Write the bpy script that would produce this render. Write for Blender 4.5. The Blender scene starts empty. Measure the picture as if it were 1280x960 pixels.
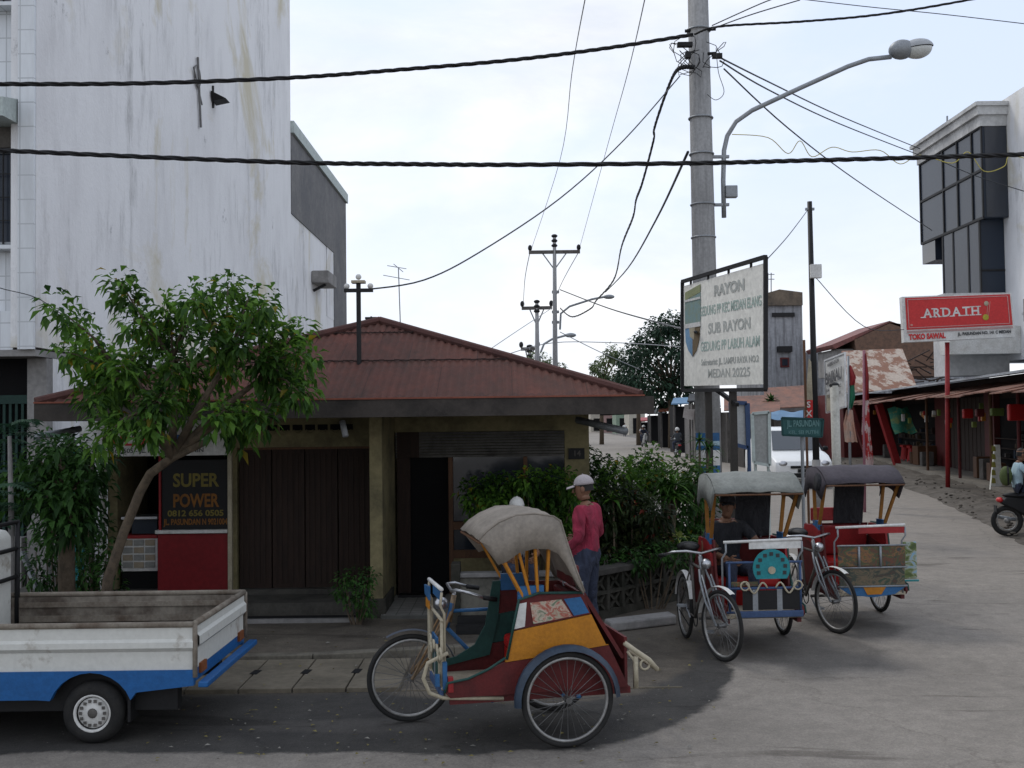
import bpy, bmesh, math, random
from mathutils import Vector, Matrix, noise
R = math.radians
random.seed(11)
sc = bpy.context.scene
col = bpy.data.collections.new("place"); sc.collection.children.link(col)

# ------------------------------------------------------------------ camera
H = 2.25; F = 1350.0
CM = Matrix.Rotation(R(90 + 1.867), 3, 'X') @ Matrix.Rotation(R(-0.72), 3, 'Z')
CP = Vector((0, 0, H))
cam = bpy.data.cameras.new("camera"); co = bpy.data.objects.new("camera", cam); col.objects.link(co)
co.matrix_world = Matrix.Translation(CP) @ CM.to_4x4()
cam.sensor_width = 36; cam.lens = 36 * F / 1280; cam.clip_start = .1; cam.clip_end = 3000
sc.camera = co
def ray(px, py): return CM @ Vector(((px - 640) / F, (480 - py) / F, -1))
def at(px, py, Y):
    d = ray(px, py); return CP + d * (Y / d.y)
def gp(px, py, z=0.0):
    d = ray(px, py); return CP + d * ((z - H) / d.z)

# ------------------------------------------------------------------ materials
def nt(name):
    m = bpy.data.materials.new(name); m.use_nodes = True
    t = m.node_tree; b = t.nodes['Principled BSDF']; return m, t, b
def nz(t, scale, detail=4, rough=.6, vec=None, dist=0.):
    n = t.nodes.new('ShaderNodeTexNoise'); n.inputs['Scale'].default_value = scale
    n.inputs['Detail'].default_value = detail; n.inputs['Roughness'].default_value = rough; n.inputs['Distortion'].default_value = dist
    if vec: t.links.new(vec, n.inputs['Vector'])
    return n
def rampn(t, fac, a, b, ca=(0,0,0,1), cb=(1,1,1,1)):
    r = t.nodes.new('ShaderNodeValToRGB'); r.color_ramp.elements[0].position = a; r.color_ramp.elements[1].position = b
    r.color_ramp.elements[0].color = ca; r.color_ramp.elements[1].color = cb
    t.links.new(fac, r.inputs['Fac']); return r
def mixc(t, fac, a, b, mode='MIX'):
    m = t.nodes.new('ShaderNodeMix'); m.data_type = 'RGBA'; m.blend_type = mode
    for s, v in ((m.inputs[0], fac), (m.inputs[6], a), (m.inputs[7], b)):
        if isinstance(v, (int, float)): s.default_value = v
        elif isinstance(v, tuple): s.default_value = (v[0], v[1], v[2], 1)
        else: t.links.new(v, s)
    return m.outputs[2]
def coords(t, kind='Object', scale=(1,1,1)):
    tc = t.nodes.new('ShaderNodeTexCoord'); mp = t.nodes.new('ShaderNodeMapping')
    mp.inputs['Scale'].default_value = scale
    if kind == 'World':
        g = t.nodes.new('ShaderNodeNewGeometry'); t.links.new(g.outputs['Position'], mp.inputs['Vector'])
    else: t.links.new(tc.outputs[kind], mp.inputs['Vector'])
    return mp.outputs['Vector']
def bump(t, b, h, strength=.3, dist=.01):
    n = t.nodes.new('ShaderNodeBump'); n.inputs['Strength'].default_value = strength; n.inputs['Distance'].default_value = dist
    t.links.new(h, n.inputs['Height']); t.links.new(n.outputs['Normal'], b.inputs['Normal'])
def M(name, c, c2=None, rough=.8, var=.5, scale=4, metal=0, bmp=.15, streak=False, spec=.3, lo=.42, hi=.68, grime=.25):
    m, t, b = nt(name)
    v = coords(t, 'World', (6, 6, .6) if streak else (1, 1, 1)); v0 = coords(t, 'World')
    if c2 is None: c2 = tuple(x * .55 for x in c)
    n1 = nz(t, scale, 6, .65, v); r1 = rampn(t, n1.outputs['Fac'], lo, hi)
    mul = t.nodes.new('ShaderNodeMath'); mul.operation = 'MULTIPLY'; mul.inputs[1].default_value = var; t.links.new(r1.outputs['Color'], mul.inputs[0])
    c_ = mixc(t, mul.outputs[0], c, c2)
    n2 = nz(t, scale * 9, 3, .6, v0); r2 = rampn(t, n2.outputs['Fac'], .3, .75, (1 - grime,) * 3 + (1,), (1, 1, 1, 1))
    c_ = mixc(t, 1.0, c_, r2.outputs['Color'], 'MULTIPLY')
    t.links.new(c_, b.inputs['Base Color'])
    b.inputs['Roughness'].default_value = rough; b.inputs['Metallic'].default_value = metal; b.inputs['Specular IOR Level'].default_value = spec
    if bmp: bump(t, b, n2.outputs['Fac'], bmp, .01)
    return m
def leafm(name, c, c2, c3=None, trans=.35):
    m, t, b = nt(name)
    g = t.nodes.new('ShaderNodeNewGeometry')
    r = t.nodes.new('ShaderNodeValToRGB'); e = r.color_ramp.elements
    e[0].position = 0; e[0].color = c + (1,); e[1].position = .8; e[1].color = c2 + (1,)
    if c3: x0_ = e.new(.975); x0_.color = c2 + (1,); x = e.new(.985); x.color = c3 + (1,)
    t.links.new(g.outputs['Random Per Island'], r.inputs['Fac'])
    n = nz(t, 1.6, 2, .5, coords(t, 'World')); rr = rampn(t, n.outputs['Fac'], .35, .65, (.45, .5, .5, 1), (1.25, 1.2, 1.1, 1))
    c_ = mixc(t, 1.0, r.outputs['Color'], rr.outputs['Color'], 'MULTIPLY')
    t.links.new(c_, b.inputs['Base Color']); b.inputs['Roughness'].default_value = .55; b.inputs['Specular IOR Level'].default_value = .25
    tr = t.nodes.new('ShaderNodeBsdfTranslucent'); t.links.new(c_, tr.inputs['Color'])
    mx = t.nodes.new('ShaderNodeMixShader'); mx.inputs[0].default_value = trans
    t.links.new(b.outputs[0], mx.inputs[1]); t.links.new(tr.outputs[0], mx.inputs[2])
    t.links.new(mx.outputs[0], t.nodes['Material Output'].inputs['Surface'])
    return m
def wall_mat():
    m, t, b = nt('weathered_plaster')
    v = coords(t, 'World'); vs = coords(t, 'World', (1, .5, .22)); vs2 = coords(t, 'World', (1, 1.6, .35))
    base = (.76, .765, .775)
    s1 = rampn(t, nz(t, 1.0, 7, .7, vs).outputs['Fac'], .46, .66)
    c_ = mixc(t, s1.outputs['Color'], base, (.66, .66, .67))
    s2 = rampn(t, nz(t, 1.6, 8, .75, vs2).outputs['Fac'], .50, .72)
    msk = rampn(t, nz(t, .20, 4, .6, v).outputs['Fac'], .42, .58)
    f = t.nodes.new('ShaderNodeMath'); f.operation = 'MULTIPLY'; t.links.new(s2.outputs['Color'], f.inputs[0]); t.links.new(msk.outputs['Color'], f.inputs[1])
    c_ = mixc(t, f.outputs[0], c_, (.30, .30, .30))
    y = rampn(t, nz(t, .28, 6, .65, v, .8).outputs['Fac'], .54, .66)
    fy = t.nodes.new('ShaderNodeMath'); fy.operation = 'MULTIPLY'; fy.inputs[1].default_value = .95; t.links.new(y.outputs['Color'], fy.inputs[0])
    c_ = mixc(t, fy.outputs[0], c_, (.56, .52, .40))
    sp = rampn(t, nz(t, 1.3, 9, .78, v).outputs['Fac'], .63, .73)
    c_ = mixc(t, sp.outputs['Color'], c_, (.25, .25, .26))
    t.links.new(c_, b.inputs['Base Color']); b.inputs['Roughness'].default_value = .9
    bump(t, b, nz(t, 14, 5, .6, v).outputs['Fac'], .35, .02)
    return m
def ribbed(name, c, c2, per=.08, axis='X', rough=.7, amt=.6, metal=.0, lo=.4, hi=.65):
    m, t, b = nt(name)
    v = coords(t, 'World'); w = t.nodes.new('ShaderNodeTexWave'); w.bands_direction = axis; w.inputs['Scale'].default_value = .314 / per
    t.links.new(v, w.inputs['Vector'])
    n = nz(t, 1.3, 7, .7, coords(t, 'World', (1.5, .8, .8)))
    r = rampn(t, n.outputs['Fac'], lo, hi)
    c_ = mixc(t, r.outputs['Color'], c, c2)
    n3 = rampn(t, nz(t, 9, 4, .7, v).outputs['Fac'], .3, .7, (.7, .7, .7, 1), (1.1, 1.1, 1.1, 1))
    c_ = mixc(t, 1.0, c_, n3.outputs['Color'], 'MULTIPLY')
    t.links.new(c_, b.inputs['Base Color']); b.inputs['Roughness'].default_value = rough; b.inputs['Metallic'].default_value = metal
    bump(t, b, w.outputs['Fac'], amt, .03)
    return m
def road_mat(name, c, c2, crack=.5, sc_=.35, wet=None):
    m, t, b = nt(name); v = coords(t, 'World')
    n1 = rampn(t, nz(t, sc_, 7, .65, v, .5).outputs['Fac'], .38, .66)
    c_ = mixc(t, n1.outputs['Color'], c, c2)
    g = rampn(t, nz(t, 60, 3, .7, v).outputs['Fac'], .25, .75, (.72,) * 3 + (1,), (1.18,) * 3 + (1,))
    c_ = mixc(t, 1.0, c_, g.outputs['Color'], 'MULTIPLY')
    g2 = rampn(t, nz(t, 4, 6, .7, v).outputs['Fac'], .3, .7, (.82,) * 3 + (1,), (1.12,) * 3 + (1,))
    c_ = mixc(t, 1.0, c_, g2.outputs['Color'], 'MULTIPLY')
    if wet is not None:
        w = rampn(t, nz(t, .8, 5, .6, coords(t, 'World', (.6, 1.6, 1)), .8).outputs['Fac'], .56, .60)
        c_ = mixc(t, w.outputs['Color'], c_, wet)
    vo = t.nodes.new('ShaderNodeTexVoronoi'); vo.feature = 'DISTANCE_TO_EDGE'; vo.inputs['Scale'].default_value = .8
    nn = nz(t, 3, 4, .6, v); mv = mixc(t, .25, v, nn.outputs['Color']); t.links.new(mv, vo.inputs['Vector'])
    cr = rampn(t, vo.outputs['Distance'], .0, .012, (1, 1, 1, 1), (0, 0, 0, 1))
    f = t.nodes.new('ShaderNodeMath'); f.operation = 'MULTIPLY'; f.inputs[1].default_value = crack; t.links.new(cr.outputs['Color'], f.inputs[0])
    c_ = mixc(t, f.outputs[0], c_, tuple(x * .35 for x in c2))
    t.links.new(c_, b.inputs['Base Color']); b.inputs['Roughness'].default_value = .85; b.inputs['Specular IOR Level'].default_value = .3
    bump(t, b, nz(t, 45, 5, .7, v).outputs['Fac'], .5, .01)
    return m
def sheet_variation(m, w, h, lo=.85, hi=1.08):
    t = m.node_tree; b = t.nodes['Principled BSDF']; l = b.inputs['Base Color'].links[0]; src = l.from_socket
    br = t.nodes.new('ShaderNodeTexBrick'); br.inputs['Scale'].default_value = 1; br.inputs['Brick Width'].default_value = w; br.inputs['Row Height'].default_value = h; br.inputs['Mortar Size'].default_value = .004
    br.inputs['Color1'].default_value = (lo, lo, lo, 1); br.inputs['Color2'].default_value = (hi, hi * .98, hi * .96, 1); br.inputs['Mortar'].default_value = (.4, .4, .4, 1)
    t.links.new(coords(t, 'World'), br.inputs['Vector']); t.links.new(mixc(t, 1., src, br.outputs['Color'], 'MULTIPLY'), b.inputs['Base Color']); return m
def clothm(name, c, c2, sc_=5):
    m, t, b = nt(name); v = coords(t, 'Object', (1, 1, .55)); n = nz(t, sc_, 4, .6, v, 1.5); r = rampn(t, n.outputs['Fac'], .35, .65)
    t.links.new(mixc(t, r.outputs['Color'], c, c2), b.inputs['Base Color']); b.inputs['Roughness'].default_value = .95; bump(t, b, n.outputs['Fac'], 1.0, .05); return m
def glassm(name, c=(.02, .025, .035), rough=.08):
    m, t, b = nt(name); b.inputs['Base Color'].default_value = c + (1,); b.inputs['Roughness'].default_value = rough
    b.inputs['Specular IOR Level'].default_value = .7
    n = nz(t, 1.2, 3, .5, coords(t, 'World')); bump(t, b, n.outputs['Fac'], .08, .05)
    return m
def paintm(name, stripes, axis='Z', scale=8):   # patchwork painted board
    m, t, b = nt(name); v = coords(t, 'Object', (scale, scale, scale * 1.6))
    n = nz(t, 1.0, 5, .6, v, 1.2); r = t.nodes.new('ShaderNodeValToRGB'); r.color_ramp.interpolation = 'LINEAR'
    k = len(stripes); e = r.color_ramp.elements
    e[0].position = .36; e[0].color = stripes[0] + (1,); e[1].position = .64; e[1].color = stripes[-1] + (1,)
    for i in range(1, k - 1): x = e.new(.36 + .28 * i / (k - 1)); x.color = stripes[i] + (1,)
    t.links.new(n.outputs['Fac'], r.inputs['Fac']); t.links.new(r.outputs['Color'], b.inputs['Base Color']); b.inputs['Roughness'].default_value = .5
    return m

m_wall = wall_mat()
m_tile = None
def tile_mat():
    m, t, b = nt('white_facade_tiles'); v = coords(t, 'World')
    sep = t.nodes.new('ShaderNodeSeparateXYZ'); t.links.new(v, sep.inputs[0])
    outs = []
    for ax, per in (('X', .33), ('Z', .33)):
        d = t.nodes.new('ShaderNodeMath'); d.operation = 'DIVIDE'; d.inputs[1].default_value = per; t.links.new(sep.outputs[ax], d.inputs[0])
        fr = t.nodes.new('ShaderNodeMath'); fr.operation = 'FRACT'; t.links.new(d.outputs[0], fr.inputs[0])
        l = t.nodes.new('ShaderNodeMath'); l.operation = 'LESS_THAN'; l.inputs[1].default_value = .05; t.links.new(fr.outputs[0], l.inputs[0]); outs.append(l.outputs[0])
    mx = t.nodes.new('ShaderNodeMath'); mx.operation = 'MAXIMUM'; t.links.new(outs[0], mx.inputs[0]); t.links.new(outs[1], mx.inputs[1])
    st = rampn(t, nz(t, 2, 6, .7, coords(t, 'World', (3, 3, .4))).outputs['Fac'], .4, .75)
    c_ = mixc(t, st.outputs['Color'], (.64, .67, .70), (.50, .52, .54)); c_ = mixc(t, mx.outputs[0], c_, (.42, .44, .46))
    t.links.new(c_, b.inputs['Base Color']); b.inputs['Roughness'].default_value = .35; return m
m_tile = tile_mat()
m_conc = M('concrete', (.30, .29, .28), (.17, .165, .16), .9, .8, 2)
m_pole = M('pole_concrete', (.33, .33, .33), (.20, .20, .20), .9, .8, 2.5, streak=True)
m_yellow = M('faded_yellow_plaster', (.25, .215, .115), (.08, .072, .045), .9, .8, 2.2)
m_wooddk = M('dark_wood', (.038, .022, .016), (.018, .012, .01), .75, .8, 5, streak=True)
m_wood = M('brown_wood', (.13, .06, .028), (.07, .035, .02), .6, .7, 5, streak=True)
m_fascia = M('weathered_fascia', (.062, .053, .047), (.028, .025, .023), .9, .9, 2.5)
m_grayboard = M('grey_board', (.13, .12, .11), (.06, .055, .05), .85, .8, 4)
m_roof_base = ribbed('rusty_corrugated_roof', (.112, .032, .020), (.062, .025, .017), .10, 'X', .9, .15, 0, .36, .64)
m_roof = sheet_variation(m_roof_base, .82, .9)
m_rust2 = ribbed('rust_patched_roof', (.40, .33, .27), (.20, .085, .045), .12, 'Y', .7, .6, 0, .46, .52)
m_rust3 = ribbed('brown_rust_sheet', (.22, .095, .06), (.11, .06, .045), .12, 'Y', .8, .5)
m_zinc = ribbed('zinc_sheet', (.36, .40, .44), (.24, .26, .28), .12, 'Y', .5, .5)
m_clad = ribbed('dark_corrugated_cladding', (.095, .095, .10), (.16, .155, .15), .14, 'Y', .7, .7)
m_trim = M('pale_green_trim', (.50, .57, .55), (.40, .44, .43), .7, .5, 2)
m_black = M('black', (.012, .012, .013), rough=.6, var=.2)
m_faint = M('pale_wire', (.30, .31, .33), rough=.7, var=.2)
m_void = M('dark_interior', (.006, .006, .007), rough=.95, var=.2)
m_rubber = M('rubber', (.018, .018, .018), (.04, .037, .033), .85, .5, 8)
m_steel = M('chrome', (.55, .56, .58), (.25, .25, .26), .3, .4, 6, metal=.9)
m_gsteel = M('galvanised', (.30, .32, .34), (.20, .21, .22), .5, .6, 6, metal=.4)
m_white = M('old_white_paint', (.72, .72, .70), (.48, .46, .42), .6, .6, 3)
m_cream = M('cream_paint', (.46, .41, .30), (.24, .20, .14), .6, .6, 5)
m_red = M('red_paint', (.32, .022, .025), (.18, .015, .016), .55, .6, 5)
m_dkred = M('maroon_paint', (.12, .016, .016), (.05, .012, .012), .6, .6, 6)
m_shopred = M('shop_red_panel', (.22, .012, .016), (.15, .01, .012), .6, .5, 2)
m_orange = M('orange_paint', (.50, .20, .015), (.30, .11, .012), .5, .5, 5)
m_blue = M('blue_paint', (.03, .13, .30), (.02, .06, .14), .5, .5, 6)
m_tblue = M('truck_blue', (.015, .11, .32), (.012, .07, .20), .45, .4, 3)
m_teal = M('teal_paint', (.02, .25, .28), (.02, .15, .18), .5, .5, 5)
m_green = M('dark_green_paint', (.018, .07, .06), (.012, .04, .036), .6, .6, 5)
m_grille = M('green_grille', (.012, .045, .036), (.008, .028, .024), .6, .6, 4)
m_canvas = M('grey_canvas', (.29, .255, .215), (.17, .15, .125), .95, .7, 4)
m_canvas2 = M('pale_canvas', (.25, .26, .24), (.15, .16, .145), .95, .7, 4)
m_canvas3 = M('purple_grey_canvas', (.075, .066, .078), (.045, .04, .047), .9, .7, 4)
m_vinyl = M('red_vinyl', (.42, .012, .012), (.26, .01, .01), .45, .4, 4)
m_beige = M('beige_mat', (.42, .37, .28), (.28, .24, .18), .8, .5, 6)
m_bark = M('bark', (.15, .115, .08), (.07, .055, .04), .95, .9, 14, bmp=.8)
m_soil = M('dark_soil', (.06, .05, .042), (.03, .027, .023), .95, .8, 5, bmp=.6)
m_brick = M('old_brick', (.20, .12, .085), (.11, .075, .06), .95, .9, 4, bmp=.5)
m_mossy = M('mossy_block', (.062, .058, .048), (.018, .02, .014), .95, .95, 3.5, bmp=.6)
m_sign = M('sign_cream', (.90, .89, .82), (.82, .81, .74), .6, .4, 1.5)
m_txt = M('sign_grey_green', (.44, .55, .50), (.38, .48, .44), .7, .3, 5)
m_txt2 = M('sign_grey', (.50, .52, .49), rough=.7, var=.3)
m_ink = M('ink', (.04, .045, .05), rough=.6, var=.2)
m_signred = M('signboard_red', (.60, .035, .035), (.5, .03, .03), .45, .4, 2)
m_tarp = M('blue_tarp', (.14, .26, .40), (.09, .17, .28), .6, .6, 3)
m_skin = M('skin', (.20, .105, .065), (.16, .08, .05), .55, .3, 8, bmp=0, grime=.1)
m_hair = M('hair', (.012, .010, .009), rough=.6, var=.2)
m_shirt = clothm('crimson_sweatshirt', (.31, .024, .058), (.17, .014, .034))
m_jean = clothm('dark_denim', (.036, .046, .08), (.016, .02, .038), 7)
m_cap = M('grey_cap', (.42, .38, .39), (.34, .31, .32), .9, .4, 8)
m_tee = clothm('black_tee', (.013, .014, .018), (.026, .027, .032), 6)
m_lblue = M('light_blue_cloth', (.40, .55, .62), rough=.9)
m_sandal = M('sandal', (.06, .035, .02), rough=.8)
m_glass = glassm('dark_glass')
m_tint = glassm('tinted_window_glass', (.022, .03, .045), .25); m_tint.node_tree.nodes['Principled BSDF'].inputs['Specular IOR Level'].default_value = .28
m_wind = glassm('windscreen_glass', (.07, .08, .09), .06)
m_lens = M('frosted_lens', (.62, .64, .62), rough=.25, var=.2)
m_vanw = M('white_car_paint', (.80, .81, .80), (.76, .76, .75), .25, .2, 1, bmp=0, spec=.5, grime=.04)
m_leaf = leafm('tree_leaf', (.030, .085, .018), (.12, .25, .035), (.30, .22, .02), .45)
m_leaf_dk = leafm('shrub_leaf', (.016, .05, .014), (.055, .14, .03))
m_leaf_far = leafm('far_leaf', (.018, .045, .030), (.035, .075, .045), None, .15)
m_leaf_far2 = leafm('far_pale_leaf', (.07, .12, .05), (.13, .17, .07), None, .2)
m_leaf_pap = leafm('grey_green_leaf', (.03, .075, .045), (.06, .13, .075))
m_leaf_bri = leafm('bright_blade', (.05, .15, .02), (.13, .28, .04))
m_leaf_cro = leafm('croton_leaf', (.015, .03, .012), (.04, .06, .02), (.16, .03, .02))
m_leaf_yel = leafm('yellow_green_blade', (.25, .33, .07), (.40, .45, .15))
m_rim = M('wheel_rim', (.40, .40, .39), (.16, .15, .14), .45, .8, 5, metal=.6)
m_spoke = M('spoke', (.17, .17, .17), (.09, .08, .07), .5, .6, 6, metal=.6)

# ------------------------------------------------------------------ mesh builder
class MB:
    def __init__(s): s.v = []; s.f = []; s.m = []; s.cur = 0
    def mat(s, i): s.cur = i; return s
    def add(s, vs, fs):
        o = len(s.v); s.v += [tuple(v) for v in vs]; s.f += [tuple(i + o for i in f) for f in fs]; s.m += [s.cur] * len(fs); return s
    def box(s, a, b, mx=None):
        x0, y0, z0 = [min(a[i], b[i]) for i in range(3)]; x1, y1, z1 = [max(a[i], b[i]) for i in range(3)]
        vs = [Vector(p) for p in ((x0,y0,z0),(x1,y0,z0),(x1,y1,z0),(x0,y1,z0),(x0,y0,z1),(x1,y0,z1),(x1,y1,z1),(x0,y1,z1))]
        if mx: vs = [mx @ v for v in vs]
        return s.add(vs, [(0,3,2,1),(4,5,6,7),(0,1,5,4),(1,2,6,5),(2,3,7,6),(3,0,4,7)])
    def bar(s, p, q, w, h=None, up=(0, 0, 1)):
        p = Vector(p); q = Vector(q); h = h or w; d = (q - p).normalized(); u = Vector(up)
        if abs(d.dot(u)) > .95: u = Vector((1, 0, 0))
        x = d.cross(u).normalized(); y = x.cross(d)
        vs = [c + x * a * w / 2 + y * b * h / 2 for c in (p, q) for a, b in ((-1,-1),(1,-1),(1,1),(-1,1))]
        return s.add(vs, [(0,1,2,3),(7,6,5,4),(0,4,5,1),(1,5,6,2),(2,6,7,3),(3,7,4,0)])
    def tube(s, pts, r, n=8, caps=True):
        pts = [Vector(p) for p in pts]; k = len(pts); rs = r if isinstance(r, (list, tuple)) else [r] * k
        t0 = (pts[1] - pts[0]).normalized(); u = Vector((0, 0, 1)) if abs(t0.z) < .9 else Vector((1, 0, 0))
        x = t0.cross(u).normalized(); vs = []
        for i in range(k):
            t = (pts[min(i + 1, k - 1)] - pts[max(i - 1, 0)]).normalized()
            x = (x - t * x.dot(t)).normalized(); y = t.cross(x)
            for j in range(n):
                a = 2 * math.pi * j / n; vs.append(pts[i] + (x * math.cos(a) + y * math.sin(a)) * rs[i])
        fs = [(i * n + j, i * n + (j + 1) % n, (i + 1) * n + (j + 1) % n, (i + 1) * n + j) for i in range(k - 1) for j in range(n)]
        if caps: fs += [tuple(range(n - 1, -1, -1)), tuple((k - 1) * n + j for j in range(n))]
        return s.add(vs, fs)
    def ring(s, c, axis, R_, r, n=32, k=8, a0=0, a1=360, sx=1.0):
        c = Vector(c); ax = Vector(axis).normalized(); u = Vector((0, 0, 1)) if abs(ax.z) < .9 else Vector((1, 0, 0))
        e1 = ax.cross(u).normalized(); e2 = ax.cross(e1); full = abs(a1 - a0) >= 359.9; vs = []; m = n if full else n + 1
        for i in range(m):
            a = R(a0 + (a1 - a0) * i / n); d = e1 * math.cos(a) + e2 * math.sin(a)
            for j in range(k):
                b = 2 * math.pi * j / k; vs.append(c + d * (R_ + r * math.cos(b)) + ax * r * sx * math.sin(b))
        fs = []
        for i in range(n):
            i2 = (i + 1) % m
            for j in range(k): fs.append((i * k + j, i * k + (j + 1) % k, i2 * k + (j + 1) % k, i2 * k + j))
        return s.add(vs, fs)
    def cyl(s, p, q, r, n=20): return s.tube([p, q], r, n)
    def prism(s, pts, off):
        pts = [Vector(p) for p in pts]; off = Vector(off); n = len(pts)
        return s.add(pts + [p + off for p in pts], [tuple(range(n - 1, -1, -1)), tuple(range(n, 2 * n))] + [(i, (i + 1) % n, n + (i + 1) % n, n + i) for i in range(n)])
    def poly(s, pts): return s.add([Vector(p) for p in pts], [tuple(range(len(pts)))])
    def grid(s, rows, closed=False):
        n = len(rows[0]); vs = [Vector(p) for r in rows for p in r]
        fs = [(i * n + j, i * n + (j + 1) % n, (i + 1) * n + (j + 1) % n, (i + 1) * n + j) for i in range(len(rows) - 1) for j in range(n if closed else n - 1)]
        return s.add(vs, fs)
    def shell(s, rows, th, nrm):
        n = Vector(nrm) * th; return s.grid(rows).grid([[Vector(p) - n for p in r][::-1] for r in rows])
    def ell(s, c, r, n=12, m=8, mx=None, z0=-90, z1=90):
        c = Vector(c); vs = []; rows = []
        for i in range(m + 1):
            p = R(z0 + (z1 - z0) * i / m); row = []
            for j in range(n):
                a = 2 * math.pi * j / n; v = Vector((r[0] * math.cos(p) * math.cos(a), r[1] * math.cos(p) * math.sin(a), r[2] * math.sin(p)))
                if mx: v = mx @ v
                row.append(c + v)
            rows.append(row)
        return s.grid(rows, True)
    def leaf(s, p, d, L, W, droop=.3, nrm=None, jit=.5):
        p = Vector(p); d = Vector(d).normalized(); n = Vector((random.uniform(-jit, jit), random.uniform(-jit, jit), 1)) if nrm is None else Vector(nrm)
        x = d.cross(n)
        if x.length < .05: x = Vector((1, 0, 0))
        x.normalize(); n = x.cross(d).normalized()
        a = p + d * L * .5 - Vector((0, 0, droop * L * .2)); b = p + d * L - Vector((0, 0, droop * L))
        up = n * W * .22
        return s.add([p, a + x * W / 2 + up, a - x * W / 2 + up, b, a], [(0, 4, 1), (0, 2, 4), (4, 3, 1), (4, 2, 3)])
    def blade(s, p, d, L, W, droop=.6, seg=4):
        p = Vector(p); d = Vector(d).normalized(); x = d.cross(Vector((0, 0, 1))); x = x.normalized() if x.length > .05 else Vector((1, 0, 0))
        vs = []
        for i in range(seg + 1):
            t = i / seg; c = p + d * L * t - Vector((0, 0, droop * L * t * t)); w = W * (.5 + .5 * math.sin(math.pi * min(1, t * 1.3 + .1))) * (1 - t * t) + .001
            vs += [c - x * w / 2, c + x * w / 2]
        return s.add(vs, [(2 * i, 2 * i + 1, 2 * i + 3, 2 * i + 2) for i in range(seg)])
    def build(s, name, mats, parent=None, smooth=False, world=True, bevel=0):
        me = bpy.data.meshes.new(name); me.from_pydata(s.v, [], s.f)
        if not isinstance(mats, (list, tuple)): mats = [mats]
        for m in mats: me.materials.append(m)
        me.polygons.foreach_set('material_index', s.m)
        if parent is not None and world: me.transform(wm(parent).inverted())
        if smooth: me.polygons.foreach_set('use_smooth', [True] * len(me.polygons))
        me.update()
        o = bpy.data.objects.new(name, me); col.objects.link(o)
        if parent is not None: o.parent = parent
        if smooth == 'auto':
            try: me.set_sharp_from_angle(angle=R(40))
            except Exception: pass
        if bevel:
            b = o.modifiers.new('bevel', 'BEVEL'); b.width = bevel; b.segments = 2; b.limit_method = 'ANGLE'
        return o
def wm(o):
    m = o.matrix_basis.copy()
    while o.parent: o = o.parent; m = o.matrix_basis @ m
    return m
def thing(name, label, cat, loc=(0, 0, 0), rotz=0, group=None):
    o = bpy.data.objects.new(name, None); col.objects.link(o); o.empty_display_size = .2
    o.location = loc; o.rotation_euler = (0, 0, rotz); return tag(o, label, cat, group)
def tag(o, label, cat, group=None):
    o['label'] = label; o['category'] = cat
    if group: o['group'] = group
    return o
def structure(o, label=None):
    o['kind'] = 'structure'
    if label: o['label'] = label
    return o
def text_mesh(s, size, ext=.004, bold=0, sx=1.0, shear=0):
    cu = bpy.data.curves.new('lettering', 'FONT'); cu.body = s; cu.size = size; cu.extrude = ext; cu.offset = bold; cu.align_x = 'CENTER'; cu.align_y = 'CENTER'; cu.shear = shear
    cu.resolution_u = 3
    o = bpy.data.objects.new('lettering', cu); sc.collection.objects.link(o)
    dg = bpy.context.evaluated_depsgraph_get(); me = bpy.data.meshes.new_from_object(o.evaluated_get(dg))
    bpy.data.objects.remove(o); bpy.data.curves.remove(cu)
    me.transform(Matrix.Diagonal((sx, 1, 1, 1))); return me
def lettering(lines, origin, right, up, mats, parent, name='lettering'):
    """lines: (text,size,x,y,matindex,width_scale,bold)"""
    X = Vector(right).normalized(); U = Vector(up).normalized(); N = X.cross(U)
    O = Vector(origin)
    for (t, size, x, y, mi, sx, bold) in lines:
        mb = MB()
        me = text_mesh(t, size, .001, bold, sx)
        vs = [O + X * (v.co.x + x) + U * (v.co.y + y) + N * v.co.z for v in me.vertices]
        mb.add(vs, [tuple(p.vertices) for p in me.polygons]); bpy.data.meshes.remove(me)
        mb.build(name, mats[mi], parent)
def fit(t, size, width):   # width scale so that text spans width
    me = text_mesh(t, size); xs = [v.co.x for v in me.vertices]; bpy.data.meshes.remove(me)
    return width / max(.01, max(xs) - min(xs))
def catenary(p, q, sag, n=24):
    p = Vector(p); q = Vector(q); return [p.lerp(q, i / n) - Vector((0, 0, sag * 4 * (i / n) * (1 - i / n))) for i in range(n + 1)]
# ================================================================== GROUND
def ragged(pts, amp, step=.12, f=1.3, close=True):
    P_ = [Vector((p[0], p[1], 0)) for p in pts]; out = []
    for a, b in zip(P_, P_[1:] + P_[:1]):
        L_ = (b - a).length; n = max(1, min(400, int(L_ / step)))
        for i in range(n):
            q = a.lerp(b, i / n); e = Vector((noise.noise(q * f + Vector((3, 1, 0))), noise.noise(q * f + Vector((9, 7, 0))), 0)) + .5 * Vector((noise.noise(q * f * 4), noise.noise(q * f * 4 + Vector((4, 4, 4))), 0))
            out.append(q + e * amp)
    return out
def sheet(name, pts, z, m, label=None):
    return structure(MB().poly([(p[0], p[1], z) for p in pts]).build(name, m), label)
m_road = road_mat('sunbleached_asphalt', (.262, .236, .205), (.200, .180, .156), .35, .05)
m_shoulder = road_mat('dark_asphalt', (.036, .034, .033), (.058, .054, .05), .5, .5, (.022, .021, .021))
m_fore = road_mat('dirty_forecourt', (.05, .044, .038), (.085, .075, .063), .6, .9, (.03, .028, .025))
m_slab = M('slab_concrete', (.18, .156, .118), (.095, .083, .063), .9, .8, 1.8, bmp=.4)
m_verge = M('gravel_verge', (.13, .115, .098), (.055, .047, .038), .95, .9, 2.5, bmp=1.0)
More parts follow.
